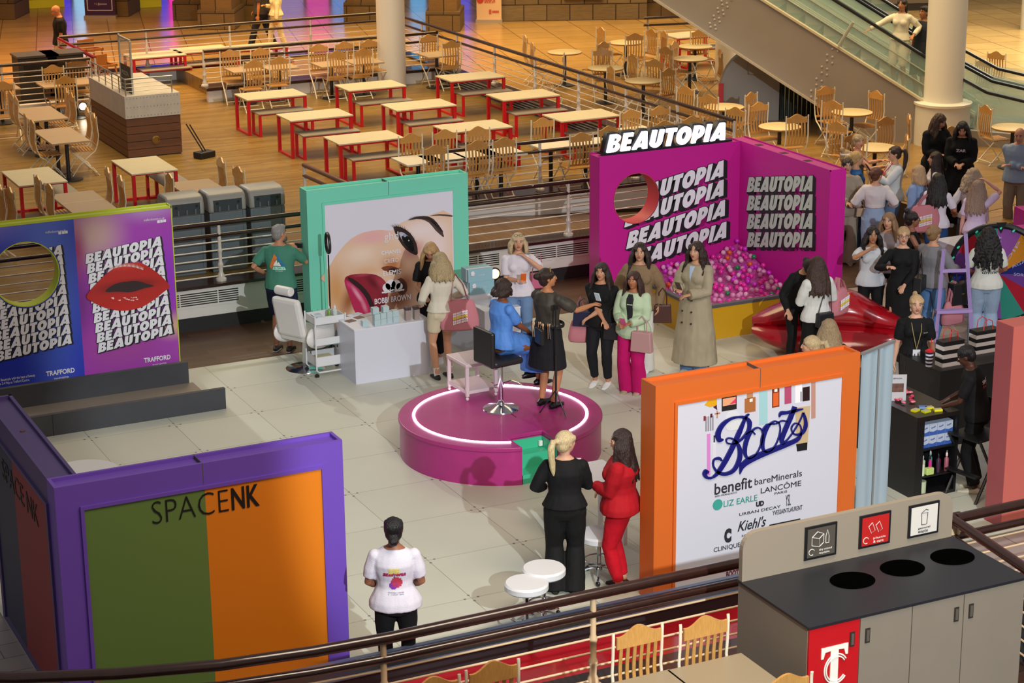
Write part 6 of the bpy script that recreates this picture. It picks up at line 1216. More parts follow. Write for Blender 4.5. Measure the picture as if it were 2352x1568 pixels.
MB().tube([P['T'](-.06, .05, 1.44), P['T'](-.03, .16, 1.3), P['T'](0, .18, 1.1), P['T'](.03, .16, 1.3), P['T'](.06, .05, 1.44)], .007, 6).build('lanyard', mat('b8202c', .6), P['o']); phone(P, 0, 'phone lit up in the hands of the red lanyard woman', '24262c')
P = person(2110, 380, 'woman with blonde bob and blue denim shirt with dark backpack', 1.64, face=120, hair=('bob', 'b59470'), top=('sweater', '7f95c2', denim('8098c4')), bottom=('wide', '3c4a66'), girth=1.12)
o = carried(P, 'backpack', (.02, -.24, .98), 'black rucksack on the back of the denim shirt woman', 'bag'); MB().box(-.16, -.1, 0, .16, .08, .34).build('bag_body', mat('17171c', .6), o, bev=.05, smooth=False); MB().box(-.1, -.13, .04, .1, -.1, .18).build('pocket', mat('1c1c22', .6), o, bev=.015, smooth=False); MB().tube([(0, .04, .32), (.04, .16, .5), (.05, .26, .42)], [(.022, .005)]*3, 8).build('strap', mat('7a2430', .6), o)
P = person(2156, 398, 'woman in white t-shirt with long black hair and big pink tote, seen from behind', 1.64, face=40, hair=('long', '171214'), top=('tee', 'd8d4e2'), bottom=('jeans', '2a4a7c'), R=(.2, .3, 1.05), skin='a8705a')
tote(P, (-.14, -.2, .8), 'big pink tote on the back of the black haired woman in white', .5, .5, .42, strap_to=(.1, .12, .56))
person(2149, 349, 'woman with long brown hair and white top turned left in the crowd', 1.66, face=150, hair=('long', '2e1e1a'), top=('tee', 'd2cad2'))
P = person(2153, 259, 'woman in black denim jacket with long wavy hair before the drum column', 1.68, base=ZM, face=-100, hair=('wavy', '4a3626'), top=('jacket', '151517'), bottom=('slim', BLK), R=(.05, .26, 1.08), L=(-.12, .24, 1.16), hp=-25, hy=30)
P = person(2212, 276, 'woman in oversized black hoodie with long black hair looking down', 1.66, base=ZM, face=-130, hair=('long', '0e0c0e'), top=('coat', '101012', cloth('101012'), .6), bottom=('wide', BLK), hp=-28, hy=0, L=(-.04, .28, 1.05), R=(.06, .28, 1.05), girth=1.1)
decal(P, text_mesh('ZAR', .05), .0, 1.24, .16, .05, mat('cfcfd4', .7), 1)
P = person(2344, 292, 'balding man in blue shirt and beige trousers with folded arms', 1.68, base=ZM, face=-140, male=True, girth=1.1, skin='c48f76', hair=('bald', '3a2a20'), top=('sweater', '8296b0', mat('8296b0', .75)), bottom=('jeans', '7d705f', cloth('7d705f')), shoes='2a2320', hp=-14, **crossed(1.14))
MB().tube([(.165*cos(t), .128*sin(t), 1.0) for t in [2*pi*i/20 for i in range(21)]], [(.016, .005)]*21, 6, up=(0, 0, 1)).build('belt', mat('5a2a20', .4), P['o'])
P = person(2236, 386, 'woman with curly blonde hair and white sleeveless blouse', 1.66, face=58, hair=('curlyshort', 'b3a08c'), top=('long', 'c6c3cb'), bottom=('wide', '5b5763'), L=(-.24, .12, .98))
P = person(2247, 414, 'woman in lilac-white t-shirt with arm raised to her head', 1.64, face=30, hair=('long', '9c8474'), top=('tee', 'd9c9ea'), bottom=('slim', BLK), R=(.1, .12, 1.66), poleR=(1, .6, .4), skin='d3a094')
P = person(2005, 522, 'woman in white tee with long black curls covering her mouth with her hand', 1.6, face=-118, hair=('wavy', '15110f'), top=('tee', 'c9ccd2'), bottom=('slim', BLK), shoes=BLK, R=(.06, .2, 1.42), L=(-.16, .24, 1.15), poleR=(1, .3, -.5), skin='b07a58', girth=1.04)
person(2043, 489, 'woman with straight light brown hair behind the hand-over-mouth woman', 1.66, face=-125, hair=('long', '8a6a4c'), top=('tee', '9c9296'), bottom=('slim', BLK), shoes=BLK, hy=-20, R=(.1, .2, 1.2))
P = person(2076, 522, 'blonde woman with glasses in black long sleeved dress', 1.7, face=-122, skin='d0a084', hair=('lowbun', 'b3936a'), top=('longdress', BLK, cloth(BLK), .5), bottom=('none',), shoes='2b2528', R=(.2, .26, 1.22), L=(-.02, .26, .98)); glasses(P)
handbag(P, (-.24, .0, .84), 'black shoulder bag with orange strap under the arm of the glasses woman', 1.2, .26, .2, .12, '18181b', 0, strap=(.02, 0, .52))
P = person(2096, 486, 'woman in black vest with hair in a high puff and clear glasses', 1.64, face=-30, skin='8a5a44', hair=('topbun', '1a1210'), top=('tank', BLK), R=(.12, .28, 1.24), L=(-.1, .3, 1.1)); glasses(P)
P = person(2146, 518, 'woman in grey hoodie and blue jeans with messy bun turned right', 1.66, face=14, hair=('bun', '8a6a48'), top=('sweater', '7c7b80', cloth('7c7b80')), bottom=('jeans', '5b82b4'), shoes='c9a48a', R=(.16, .34, 1.06), L=(-.1, .36, 1.1), girth=1.1)
handbag(P, (.32, .22, .62), 'large black slouchy bag on the arm of the grey hoodie woman', 1.3, .34, .3, .14, '101014', .2); tote(P, (.3, .12, .34), 'pink tote bag hanging below the black slouchy bag', 1.4, .38, .34, strap_to=(0, 0, .6), printed=False)
P = person(2272, 522, 'woman with long black curls in white printed tee and light jeans at the prize wheel', 1.66, face=62, hair=('curly', '140f10'), top=('tee', 'cfd0c8'), bottom=('widejeans', '92a6bf'), shoes='d9d9dd', skin='8f5a40', girth=1.12, L=(-.16, .24, 1.02), R=(.16, .24, 1.02))
ink = mat('1c1c24', .7)
for s, z, w_, h__ in (('FRESH', 1.27, .14, .028), ('DATES WITH', 1.2, .2, .022), ('.:.:.:.:.:', 1.17, .2, .016), ('divine', 1.1, .22, .05)): decal(P, text_mesh(s, .01, shear=.2 if s == 'divine' else 0), .03, z, w_, h__, ink)
P = person(2106, 678, 'blonde staff woman in black tee with lanyard and white card', 1.64, face=-118, hair=('highpony', 'c2a377'), top=('tee', BLK), bottom=('slim', BLK), shoes=BLK, skin='d6a68c', girth=1.06)
MB().tube([P['T'](-.07, .03, 1.44), P['T'](-.05, .15, 1.28), P['T'](-.0, .17, 1.06)], .006, 6).tube([P['T'](.07, .03, 1.44), P['T'](.05, .15, 1.28), P['T'](.0, .17, 1.06)], .006, 6).build('lanyard', mat('8a7c50', .6), P['o']); MB().box(-.045, .17, .97, .045, .178, 1.06).build('name_card', mat('d9dde6', .5), P['o'], smooth=False)
decal(P, text_mesh('SEPHORA'), -.11, 1.26, .06, .012, mat('c9c9cc', .6), 1)
o = carried(P, 'tool_pouch', (0, .16, .78), 'black brush pouch at the waist of the lanyard staff woman', 'pouch'); MB().box(-.13, -.03, 0, .13, .05, .17).build('bag_body', mat('101012', .35), o, bev=.015, smooth=False)
for i in range(6): MB().tube([(-.1+.04*i, .02, .1), (-.1+.04*i, .02, .22)], .005, 6).build('brush', mat('2a2a2e', .3), o)
P = person(2213, 787, 'staff person in black tee with short black hair leaning on the black shelf table', 1.68, face=135, pos=tuple(G(2236, 1128)), male=True, skin='4a2c20', hair=('crop', '0f0c0c'), top=('tee', '111113'), bottom=('jeans', '121214'), shoes='c9bfa8', L=(-.1, .36, 1.06), R=(.12, .36, 1.06), lean=12, hp=-16)
decal(P, text_mesh('SEPHORA', .01), .0, 1.3, .22, .04, mat('d8d8dc', .6)); decal(P, text_mesh('BEAUTY', .01), -.04, 1.25, .13, .03, mat('c2202c', .6)); decal(P, text_mesh('TEAM', .01), .07, 1.25, .08, .03, mat('d8d8dc', .6))
# ---- far people
person(133, 10, 'bald man in black print t-shirt walking past the red railing', 1.76, base=ZM, face=170, male=True, skin='c47c54', hair=('bald', '3a2a20'), top=('tee', '14120f'), bottom=('shorts', 'b09a78'), hp=-30, girth=1.1, vox=.011)
person(606, -38, 'man in dark grey polo walking behind the back railing', 1.78, base=ZM, pos=(*G(603, 118, ZM)[:2], 0), face=150, male=True, skin='b0703c', hair=('male', '3a2a20'), top=('polo', '3d3833'), bottom=('jeans', '20242c'), feet=((-.09, .28), (.09, -.28)), R=(.22, .2, .9), girth=1.12, vox=.011, shoes='26221f')
P = person(645, -20, 'woman in cream and blue striped shirt walking beside the man in grey', 1.66, base=ZM, pos=(*G(638, 122, ZM)[:2], 0), face=165, skin='c48a50', hair=('curlyshort', '8a5a34'), top=('long', 'd6c68c', mat('d8cb98', .8, vary=.3, bscale=9, stretch=(3, 3, .1))), bottom=('slim', 'c9b98c'), feet=((-.09, -.2), (.09, .2)), R=(.1, .24, 1.15), girth=1.2, vox=.011)
handbag(P, (.28, .05, .82), 'cream shoulder bag of the striped shirt woman', 0, .32, .22, col='d8c494', handle=0, strap=(0, -.1, .5))
def on_esc(px, py, u_, d_): q = EF+ed*u_+en*d_; return q
def esc_person(px, py, depth, **kw):
    r = _ray(px, py); p_ = CAM+r*((EF-CAM).dot(en)+depth)/r.dot(en); u_ = (p_-EF).dot(ed); zs = top_z(math.floor(((xe-u_))/.36)*-.36+xe)-.01
    return dict(base=zs, pos=(p_.x, p_.y, 0))
ek = esc_person(2066, 150, .55)
person(0, 0, 'woman in white frilled blouse and shorts standing on the escalator with hand on the rail', 1.68, base=ek['base'], pos=ek['pos'], face=-150, skin='b07a50', hair=('ponytail', '2a1c14'), top=('long', 'dcd6bc'), bottom=('shorts', 'd0c8ae'), L=(-.3, .1, 1.05), R=(.5, .3, 1.12), shoes='c2a88a', vox=.011)
ek = esc_person(2116, 170, .7)
person(0, 0, 'young man in dark t-shirt and shorts on the escalator behind the column', 1.74, base=ek['base'], pos=ek['pos'], face=-170, male=True, skin='a06a44', hair=('male', '1c1410'), top=('tee', '2a3038'), bottom=('shorts', '22262c'), vox=.011, shoes='2a2a2a')
# ================================================================ stage and props
chrome = mat('c9ccd2', .12, 1); whitep = mat('dcdde6', .35); magenta = mat('a82a78', .38, vary=.04, bscale=6, coat=.1)
sx, sy, sr, sh = 9.71, 20.27, 1.165, .46
o = empty('round_stage', (sx, sy, 0), 0, 'round magenta stage with glowing white ring and mint green steps', 'stage'); N = 96
nx0, nx1, ny = -.28, .16, -.74     # step notch (front side, towards -y)
def in_notch(x, y): return nx0 < x < nx1 and y < ny
b = MB(); ring = [(sr*cos(2*pi*k/N), sr*sin(2*pi*k/N)) for k in range(N)]
ring = [q for q in ring if not in_notch(*q)]
i0 = [i for i, q in enumerate(ring) if abs(q[0]-nx0) < .09 and q[1] < 0][0]
left = [q for q in ring if True]
a_s = math.atan2(-math.sqrt(sr**2-nx1**2), nx1)+.001; pts = sorted(ring, key=lambda q: (math.atan2(q[1], q[0])-a_s) % (2*pi)); yl, yr = -math.sqrt(sr**2-nx0**2), -math.sqrt(sr**2-nx1**2)
poly = [(nx1, ny), (nx1, yr)]+[q for q in pts if not (nx0 <= q[0] <= nx1 and q[1] < 0)]+[(nx0, yl), (nx0, ny)]
b.slab(poly, 0, sh-.05); b.build('stage_body', magenta, o, ang=30)
b = MB(); pol2 = [(x*1.012 if abs(y-ny) > .01 else x, y*1.012 if abs(y-ny) > .01 else y) for x, y in poly]; b.slab(pol2, sh-.05, sh); b.build('stage_top', magenta, o, bev=.008, ang=30)
mintd = mat('3fb890', .4)
for k in range(2): MB().box(nx0+.004, ny-.36+.18*k-(.02 if k == 0 else 0), 0, nx1-.004, ny-.004, .12+.16*k).build('step', mintd, o, smooth=False)
MB().box(nx0+.004, ny-.02, 0, nx1-.004, ny+.0, sh-.06).box(nx1-.012, ny-.38, 0, nx1-.002, ny, sh-.06).box(nx0+.002, ny-.38, 0, nx0+.012, ny, sh-.06).build('step_lining', mintd, o, smooth=False)
MB().box(nx1-.06, ny-.06, .3, nx1-.02, ny-.03, .36).build('socket', mat('e6e9e6', .4), o, smooth=False)
led = mat('ffeeff', .4, emit=6); a0, a1 = -103+360-8, -71+6
pt = [(1.0*cos(rad(a)), 1.0*sin(rad(a)), sh+.006) for a in range(-64, 254, 3)]
MB().tube(pt, [(.017, .007)]*len(pt), 8, up=(1, 0, 0)).build('light_ring', led, o)
MB().box(.1, -.2, sh, .108, .02, sh+.004).build('cable', blackm, o, smooth=False)
# side table cart on the stage
def cart(x, y, z, rz, lab):
    o = empty('side_table', (x, y, z), rz, lab, 'side table'); m_ = mat('dcc9cc', .35); w_, d_, h_ = .42, .5, .45
    for q in ((0, 0), (w_-.04, 0), (0, d_-.04), (w_-.04, d_-.04)): MB().box(q[0], q[1], .05, q[0]+.04, q[1]+.04, h_-.03).build('leg', m_, o, bev=.006, smooth=False); MB().ell((q[0]+.02, q[1]+.02, .022), (.02, .02, .022)).build('caster', m_, o)
    MB().box(-.005, -.005, h_-.04, w_+.005, d_+.005, h_).build('tabletop', m_, o, bev=.01, smooth=False); MB().box(.005, .005, .08, w_-.005, d_-.005, .12).build('shelf', m_, o, bev=.006, smooth=False)
c_ = G(1072, 922, SG); cart(c_.x, c_.y, SG, rad(3), 'white square side table on casters at the left of the stage')
# bar stool
p = V((9.79, 20.42, SG)); o = empty('bar_stool', p, rad(8), 'black leather bar stool with chrome trumpet base on the stage', 'stool')
MB().lathe([(.215, 0), (.21, .012), (.13, .03), (.05, .055), (.032, .09), (.03, .12)], 36).build('base', chrome, o); MB().lathe([(.03, .1), (.028, .56)], 14).build('column', chrome, o)
bl = mat('1f1d20', .4, bump=.1, bscale=60)
MB().box(-.2, -.19, .56, .2, .2, .64).build('seat', bl, o, bev=.03, smooth=False); MB().box(-.25, -.2, .57, -.19, .2, 1.0).build('backrest', bl, o, bev=.025, smooth=False)
MB().tube([(.03, -.02, .3), (.22, -.12, .27), (.24, 0, .27), (.22, .12, .27), (.03, .02, .3)], .009, 8).build('footrest', chrome, o)
# tripod
p = G(1277, 948, SG); o = empty('microphone_tripod', p, .3, 'thin black tripod stand beside the presenter on the stage', 'tripod')
MB().tube([(0, 0, .12), (0, 0, 1.25)], .009, 8).build('pole', blackm, o); MB().tube([(0, 0, .1), (0, 0, .7)], .013, 8).build('sleeve', blackm, o)
for k in range(3): a = 2*pi*k/3+.4; MB().tube([(0, 0, .28), (.19*cos(a), .19*sin(a), .01)], .008, 6).build('leg', blackm, o)
MB().box(-.025, -.02, 1.24, .025, .02, 1.3).build('holder', blackm, o, bev=.004, smooth=False)
# ring light in front of the mint stand
p = GY(753, 558, 24.55); o = empty('ring_light', (p.x, 24.55, 0), rad(80), 'black ring light on a tall thin stand before the mint stand', 'ring light')
MB().tube([(.135*cos(t), 0, p.z+.135*sin(t)) for t in [2*pi*i/32 for i in range(33)]], [(.02, .012)]*33, 10, up=(0, 1, 0)).build('ring', blackm, o); MB().tube([(.135*cos(t), -.012, p.z+.135*sin(t)) for t in [2*pi*i/32 for i in range(33)]], [(.013, .006)]*33, 8, up=(0, 1, 0)).build('diffuser', mat('cfd2dc', .4), o)
MB().tube([(0, 0, .1), (0, 0, p.z-.16)], .01, 8).build('pole', blackm, o)
for k in range(3): a = 2*pi*k/3; MB().tube([(0, 0, .2), (.2*cos(a), .2*sin(a), .01)], .007, 6).build('leg', blackm, o)
# salon chair
p = G(703, 846); o = empty('salon_chair', (p.x, p.y, 0), rad(-62), 'white leather salon chair with headrest and chrome disc base', 'chair'); lw = mat('dcdad8', .4, bump=.05, bscale=40)
MB().lathe([(.27, 0), (.265, .015), (.12, .035), (.05, .05)], 40).build('base', chrome, o); MB().lathe([(.045, .03), (.045, .4)], 16).build('column', chrome, o)
MB().box(-.25, -.22, .42, .25, .28, .55).build('seat', lw, o, bev=.05, smooth=False); e = MB().box(-.23, -.05, 0, .23, .05, .55).build('backrest', lw, o, bev=.05, smooth=False); e.location = (0, -.22, .5); e.rotation_euler = (.22, 0, 0)
e = MB().tube([(-.13, 0, 0), (.13, 0, 0)], .06, 16).build('headrest', lw, o, bev=.015); e.location = (0, -.36, 1.14)
for s in (-1, 1): MB().ell((s*.28, .02, .5), (.07, .3, .17), n=20, m=14).build('armrest', lw, o)
MB().tube([(.2, .1, .4), (.3, .16, .34), (.34, .2, .38)], .008, 6).build('lever', chrome, o)
# trolley
p0_, p1_ = G(740, 868), G(798, 862); o = empty('utility_trolley', (p0_.x-.06, p0_.y+.02, 0), rad(2), 'white three tier utility trolley with trays of bottles and tools', 'trolley'); tw = mat('d9dade', .35); W_, D_ = .42, .34
for y in (.0, D_): MB().tube([(0, y, .82), (0, y, .1), (.03, y, .07), (W_-.03, y, .07), (W_, y, .1), (W_, y, .82)], .011, 8).build('frame', tw, o)
for z, hh in ((.14, .13), (.42, .1), (.7, .1)):
    b = MB(); b.box(.005, .01, z, W_-.005, D_-.01, z+.008).box(.005, .01, z, W_-.005, .018, z+hh).box(.005, D_-.018, z, W_-.005, D_-.01, z+hh).box(.005, .018, z, .013, D_-.018, z+hh).box(W_-.013, .018, z, W_-.005, D_-.018, z+hh); b.build('tray', tw, o, smooth=False)
for q in ((0, 0), (W_, 0), (0, D_), (W_, D_)): MB().lathe([(.028, -.01), (.028, .01)], 14, M=Matrix.Translation((q[0], q[1], .03)) @ Matrix.Rotation(pi/2, 4, 'X')).build('caster', blackm, o)
TRX, TRY = o.location.x, o.location.y
def small(name, x, y, z, build, lab, cat, group=None): e = empty(name, (x, y, z), 0, lab, cat, group); build(e); return e
def bottle(col, capc, h_=.12, r=.022): 
    def f(e): MB().lathe([(r, 0), (r, h_*.7), (r*.4, h_*.8), (r*.4, h_*.86)], 14).build('bottle_body', mat(col, .3), e); MB().lathe([(r*.55, h_*.84), (r*.5, h_), (r*.15, h_*1.05), (r*.15, h_*1.15)], 10).build('pump', mat(capc, .4), e)
    return f
small('pump_bottle', TRX+.27, TRY+.2, .708, bottle('6f9a3a', 'dcdcd8', .17), 'green pump bottle in the top tray of the white trolley', 'bottle'); small('pump_bottle', TRX+.34, TRY+.17, .708, bottle('c9d2cc', 'dcdcd8', .17, .032), 'white pump bottle in the top tray of the white trolley', 'bottle')
small('tissue_pack', TRX+.1, TRY+.2, .708, lambda e: MB().box(-.06, -.05, 0, .06, .05, .09).build('pack', mat('b9c4d2', .4), e, bev=.01, smooth=False), 'pale blue wipes pack in the top tray of the trolley', 'pack'); small('tray_mirror', TRX+.18, TRY+.09, .72, lambda e: (MB().box(-.12, -.05, 0, .12, .05, .05).build('box', mat('3f9a86', .4), e, bev=.008, smooth=False), MB().box(-.1, -.04, .05, .1, .04, .056).build('lid', whitep, e, smooth=False)), 'white and teal case in the top tray of the trolley', 'case')
small('brush_case', TRX+.14, TRY+.15, .15, lambda e: MB().box(-.09, -.06, 0, .12, .08, .1).build('case', mat('c9c2a2', .4), e, bev=.01, smooth=False), 'beige pouch in the bottom tray of the trolley', 'case')
# white counters
def counter(x0, y0, x1, y1, h_, lab, m_=None):
    o = empty('display_counter', (x0, y0, 0), 0, lab, 'counter'); MB().box(0, 0, 0, x1-x0, y1-y0, h_-.02).build('body', m_ or mat('cfd2e0', .35), o, smooth=False); MB().box(-.005, -.005, h_-.02, x1-x0+.005, y1-y0+.005, h_).build('worktop', m_ or mat('d6d9e4', .3), o, smooth=False); return o
CH_ = .74; counter(9.13, 23.31, 10.17, 23.9, CH_, 'white product counter before the mint stand'); counter(10.95, 23.3, 11.47, 24.5, CH_, 'white counter running back with blue gift boxes on it')
tq = mat('b0c6cb', .35)
def cbox(px, py, w_, d_, h_, m_, lab, cat='box', z=CH_, group='blue-green product boxes on the white counter', rz=.0, lid=None, name='product_box'):
    p = G(px, py, z); o = empty(name, (p.x, p.y, z+.0005), rz, lab, cat, group); MB().box(0, 0, 0, w_, d_, h_).build('carton', m_, o, smooth=False)
    if lid: MB().box(-.002, -.002, h_*.8, w_+.002, d_+.002, h_+.004).build('lid', lid, o, smooth=False)
    return o
cbox(834, 751, .085, .08, .075, tq, 'single pale blue box left of the stack on the counter')
bp = G(861, 749, CH_)
for k in range(4): 
    for j in range(2):
        o = cbox(861, 749, .08, .085, .075, tq, 'pale blue product box, %s of the %s column in the stack' % (('bottom', 'upper')[j], ('first', 'second', 'third', 'fourth')[k])); o.location = (bp.x+.09*k, bp.y+.012*k, CH_+.0005+.0765*j); o.rotation_euler.z = .03*((k+j) % 3-1)
for k, (dx, nm) in enumerate(((-.01, 'left'), (.13, 'right'))): o = cbox(861, 749, .083, .085, .075, tq, 'pale blue product box on top of the stack, %s one' % nm); o.location = (bp.x+dx, bp.y+.09, CH_+.1)if False else (bp.x+dx, bp.y+.02, CH_+.154)
for k, (px, nm) in enumerate(((933, 'left'), (953, 'right'))): cbox(px, 737-2*k, .07, .07, .17, mat('9b8b86', .35), 'tall taupe carton at the right end of the counter, %s one' % nm, group='tall cartons on the counter', lid=mat('4a3a40', .4))
for k, (px, py, w_, col, nm) in enumerate(((802, 741, .12, '6a4a3a', 'brown'), (822, 733, .12, '7a5a48', 'pink-brown'), (842, 727, .14, 'c9c4cc', 'pale'), (806, 728, .2, 'd2d4e0', 'white'))): cbox(px, py, w_, .1, .006, mat(col, .4), '%s palette leaflet lying on the product counter' % nm, 'leaflet', group='leaflets on the counter', rz=.3, name='leaflet')
gb = mat('8fb9c6', .45)
def gift(px, py, z, lab): 
    o = cbox(px, py, .36, .22, .17, gb, lab, 'gift box', z, 'blue gift boxes'); MB().box(-.003, .05, 0, .0, .08, .17).box(-.003, .05, .17, .36, .08, .173).build('ribbon', mat('d9d6de', .5), o, smooth=False)
    b = MB(); 
    for k in range(5): b.ell((.06+.012*cos(k*1.3), -.012, .12+.02*sin(k*1.3)), (.022, .012, .016))
    b.build('bow', mat('e2dfe6', .6), o); place_text('ELEMIS', wallM(.15, -.003, .08), .09, .014, whitep, 'lettering', o); return o
small('white_box', 10.99, 23.85, CH_, lambda e: MB().box(0, 0, 0, .42, .3, .06).build('carton', whitep, e, smooth=False), 'flat white box under the blue gift boxes', 'box')
for k, nm in enumerate(('lower', 'upper')): o = gift(1072, 678, CH_, nm+' blue gift box with white bow on the rear counter'); o.location = (11.02-.02*k, 23.9, CH_+.0605+.171*k)
small('jar', 11.27, 23.7, CH_, lambda e: (MB().lathe([(.045, 0), (.045, .05), (.05, .05), (.05, .07), (0, .07)], 20).build('jar_body', whitep, e)), 'white jar with brushes near the seated woman', 'jar'); small('powder_pot', 11.15, 23.45, CH_, lambda e: MB().lathe([(.06, 0), (.06, .03), (0, .035)], 20).build('pot', mat('b05aa0', .3), e), 'pink pot on the rear counter', 'pot'); small('powder_pot', 11.31, 23.45, CH_, lambda e: MB().lathe([(.07, 0), (.07, .04), (0, .045)], 20).build('pot', mat('3f8a4a', .25), e), 'green pot on the rear counter', 'pot')
# lips sofa
p = G(1905, 806); LR = mat('a00818', .22, coat=.4); o = empty('lips_sofa', (15.2, 21.62, 0), rad(-34), 'big glossy red inflatable sofa shaped like a pair of lips', 'sofa')
def lip_mesh(prof, name, zoff, yr):
    b = MB(); n = 28; vs = []; M_ = 16
    for i in range(n+1):
        u_ = -1+2*i/n; x = u_*1.02; zt, zb = prof(u_); 
        for k in range(M_):
            a = 2*pi*k/M_; zc, rz_ = (zt+zb)/2, max(.008, (zt-zb)/2); ry = yr*max(.06, (1-abs(u_)**3.5))**.6; vs.append((x, ry*cos(a), zc+rz_*sin(a)))
    fs = [(i*M_+k, i*M_+(k+1) % M_, (i+1)*M_+(k+1) % M_, (i+1)*M_+k) for i in range(n) for k in range(M_)]; b.add(vs, fs); e = b.build(name, LR, o); return e
lip_mesh(lambda u_: (.46-.1*abs(u_)**2.5, .02+.24*abs(u_)**2.6), 'lower_lip', 0, .42)
e = lip_mesh(lambda u_: (.86-.4*abs(u_)**1.5+.05*math.exp(-((abs(u_)-.3)/.2)**2)-.06*math.exp(-(u_/.12)**2), .36-.02*abs(u_)), 'upper_lip', 0, .34); e.location = (0, .12, 0)
# roll up banner beside the orange stand
a, c = G(1978, 812, 2.1), G(2052, 782, 2.1); d = c-a; o = empty('fabric_screen', (a.x+.03, a.y+.02, 0), math.atan2(d.y, d.x), 'pale blue fabric banner screen between orange stand and black tables', 'banner'); L_ = d.length
b = MB(); n = 10; vs = []; 
for i in range(n+1): x = L_*i/n; y = .012*sin(i*1.9); vs += [(x, y, .04), (x, y, 2.08), (x, y+.006, .04), (x, y+.006, 2.08)]
fs = []; 
for i in range(n): q = i*4; fs += [(q, q+4, q+5, q+1), (q+2, q+3, q+7, q+6), (q+1, q+5, q+7, q+3), (q, q+2, q+6, q+4)]
fs += [(0, 1, 3, 2), (n*4, n*4+2, n*4+3, n*4+1)]; b.add(vs, fs); b.build('fabric', mat('a6bac6', .6), o); MB().tube([(L_*.45, -.03, .03), (L_*.45, -.03, 2.08)], .008, 8).build('pole', mat('b0b4b4', .3, .6), o); MB().box(0, -.015, 2.075, L_, .02, 2.1).build('top_rail', mat('b0b4b4', .3, .6), o, smooth=False); MB().box(0, -.08, 0, L_, .08, .05).build('base', mat('9a9d9d', .3, .6), o, smooth=False)
# black tables
tb = mat('121214', .45); q = [G(*t, .95) for t in ((2050, 905), (2130, 952), (2215, 942), (2200, 895))]
o = empty('display_table', (12.98, 16.78, 0), 0, 'black display table with open shelves of beauty products at its end', 'table'); tw_, td_, th_ = .56, 1.75, .95
MB().box(0, 0, th_-.05, tw_, td_, th_).build('tabletop', mat('1d1a17', .3), o, smooth=False); MB().box(0, .12, 0, .04, .5, th_-.05).build('side_panel', tb, o, smooth=False) if False else None
b = MB(); b.box(0, 0, 0, .1, .5, th_-.05).box(.1, .46, 0, tw_, .5, th_-.05).box(tw_-.03, 0, 0, tw_, .5, th_-.05).box(.1, 0, 0, tw_-.03, .46, .05); b.build('shelf_unit', tb, o, smooth=False)
for z in (.24, .55): MB().box(.1, .01, z, tw_-.03, .46, z+.018).build('shelf', tb, o, smooth=False)
MB().box(0, td_-.14, 0, .14, td_, th_-.05).box(tw_-.14, td_-.14, 0, tw_, td_, th_-.05).build('leg', tb, o, smooth=False)
ox, oy = 12.98, 16.78
for r_ in range(2):
    for k in range(4):
        e = empty('tissue_carton', (ox+.105+.104*k, oy+.05, .569+.135*r_), 0, 'blue and white skincare carton, %s row, %s from the left' % (('lower', 'upper')[r_], ('first', 'second', 'third', 'fourth')[k]), 'box', 'cartons on the black shelf')
        MB().box(0, 0, 0, .1, .12, .13).build('carton', mat('b4c0d6', .4), e, smooth=False); MB().prism([(0, 0), (.1, 0), (.1, .05), (.05, .035), (0, .045)], -.002, 0).build('blue_wave', mat('3a5fae', .4), e, smooth=False); place_text('Wonder', frame_M((.02, -.003, .07), (1, 0, .3), (0, 0, 1)), .06, .02, mat('4a66a6', .5), 'lettering', e)
bl_ = [('d6e2c4', 'dcdcd8', .17, .035, 'pale green bottle'), ('c4d2b0', 'e2e2e0', .19, .038, 'white and green bottle'), ('c9268a', '1a1a1c', .2, .018, 'magenta slim bottle'), ('4a9a8c', 'cfd8d4', .22, .022, 'teal pump bottle'), ('3a2a3c', '141416', .2, .022, 'dark plum bottle'), ('d0287a', '1a1a1c', .16, .026, 'hot pink bottle'), ('9a5a6a', 'd9c9c9', .2, .026, 'rose pump bottle')]
for k, (c1, c2, hh, r, nm) in enumerate(bl_): small('cosmetic_bottle', ox+.135+.055*k, oy+(.06 if k % 2 == 0 else .13), .2585, bottle(c1, c2, hh, r*.95), nm+' on the middle shelf of the black table', 'bottle', 'bottles on the black shelf')
small('wipes_pack', ox+.22, oy+.03, .2585, lambda e: MB().box(-.05, -.02, 0, .05, .04, .08).build('pack', mat('b9cf7a', .4), e, bev=.012, smooth=False), 'lime and white pack lying on the middle shelf', 'pack'); small('wipes_pack', ox+.16, oy+.08, .0505, lambda e: MB().lathe([(.05, 0), (.05, .13), (0, .13)], 18).build('tub', mat('b9c4a2', .4), e), 'pale green tub on the bottom shelf', 'tub')
p = G(2062, 918, .95); o = empty('poster_holder', (ox+.06, oy+.62, .9505), rad(-25), 'acrylic holder with a photo leaflet on the black table', 'sign'); MB().box(0, 0, 0, .2, .008, .3).build('holder', mat('c4c4ca', .3), o, smooth=False); MB().box(.03, -.002, .1, .17, 0, .2).build('portrait', mat('6a4a40', .5, vary=.4, bscale=20), o, smooth=False); place_text('SEPHORA', wallM(.05, -.003, .25), .1, .015, mat('1a1a1c', .5), 'lettering', o)
for k, (dx, dy, c1, nm) in enumerate(((.12, .2, 'e0d21e', 'left'), (.2, .12, 'c9cf2a', 'lower'), (.3, .2, 'e6dc1e', 'upper'), (.34, .1, 'f0e61a', 'right'), (.25, .24, '7a9ac9', 'blue topped'))):
    e = empty('sample_box', (ox+dx, oy+dy, .951), .3-.2*k, nm+' small yellow sample box on the black table', 'box', 'yellow sample boxes'); MB().box(-.045, -.03, 0, .045, .03, .022).build('carton', mat(c1, .4), e, smooth=False); MB().box(-.04, -.025, .022, .04, .025, .024).build('cover', mat('b9b49a' if k < 4 else '5a7ab9', .4), e, smooth=False)
R_ = random.Random(8)
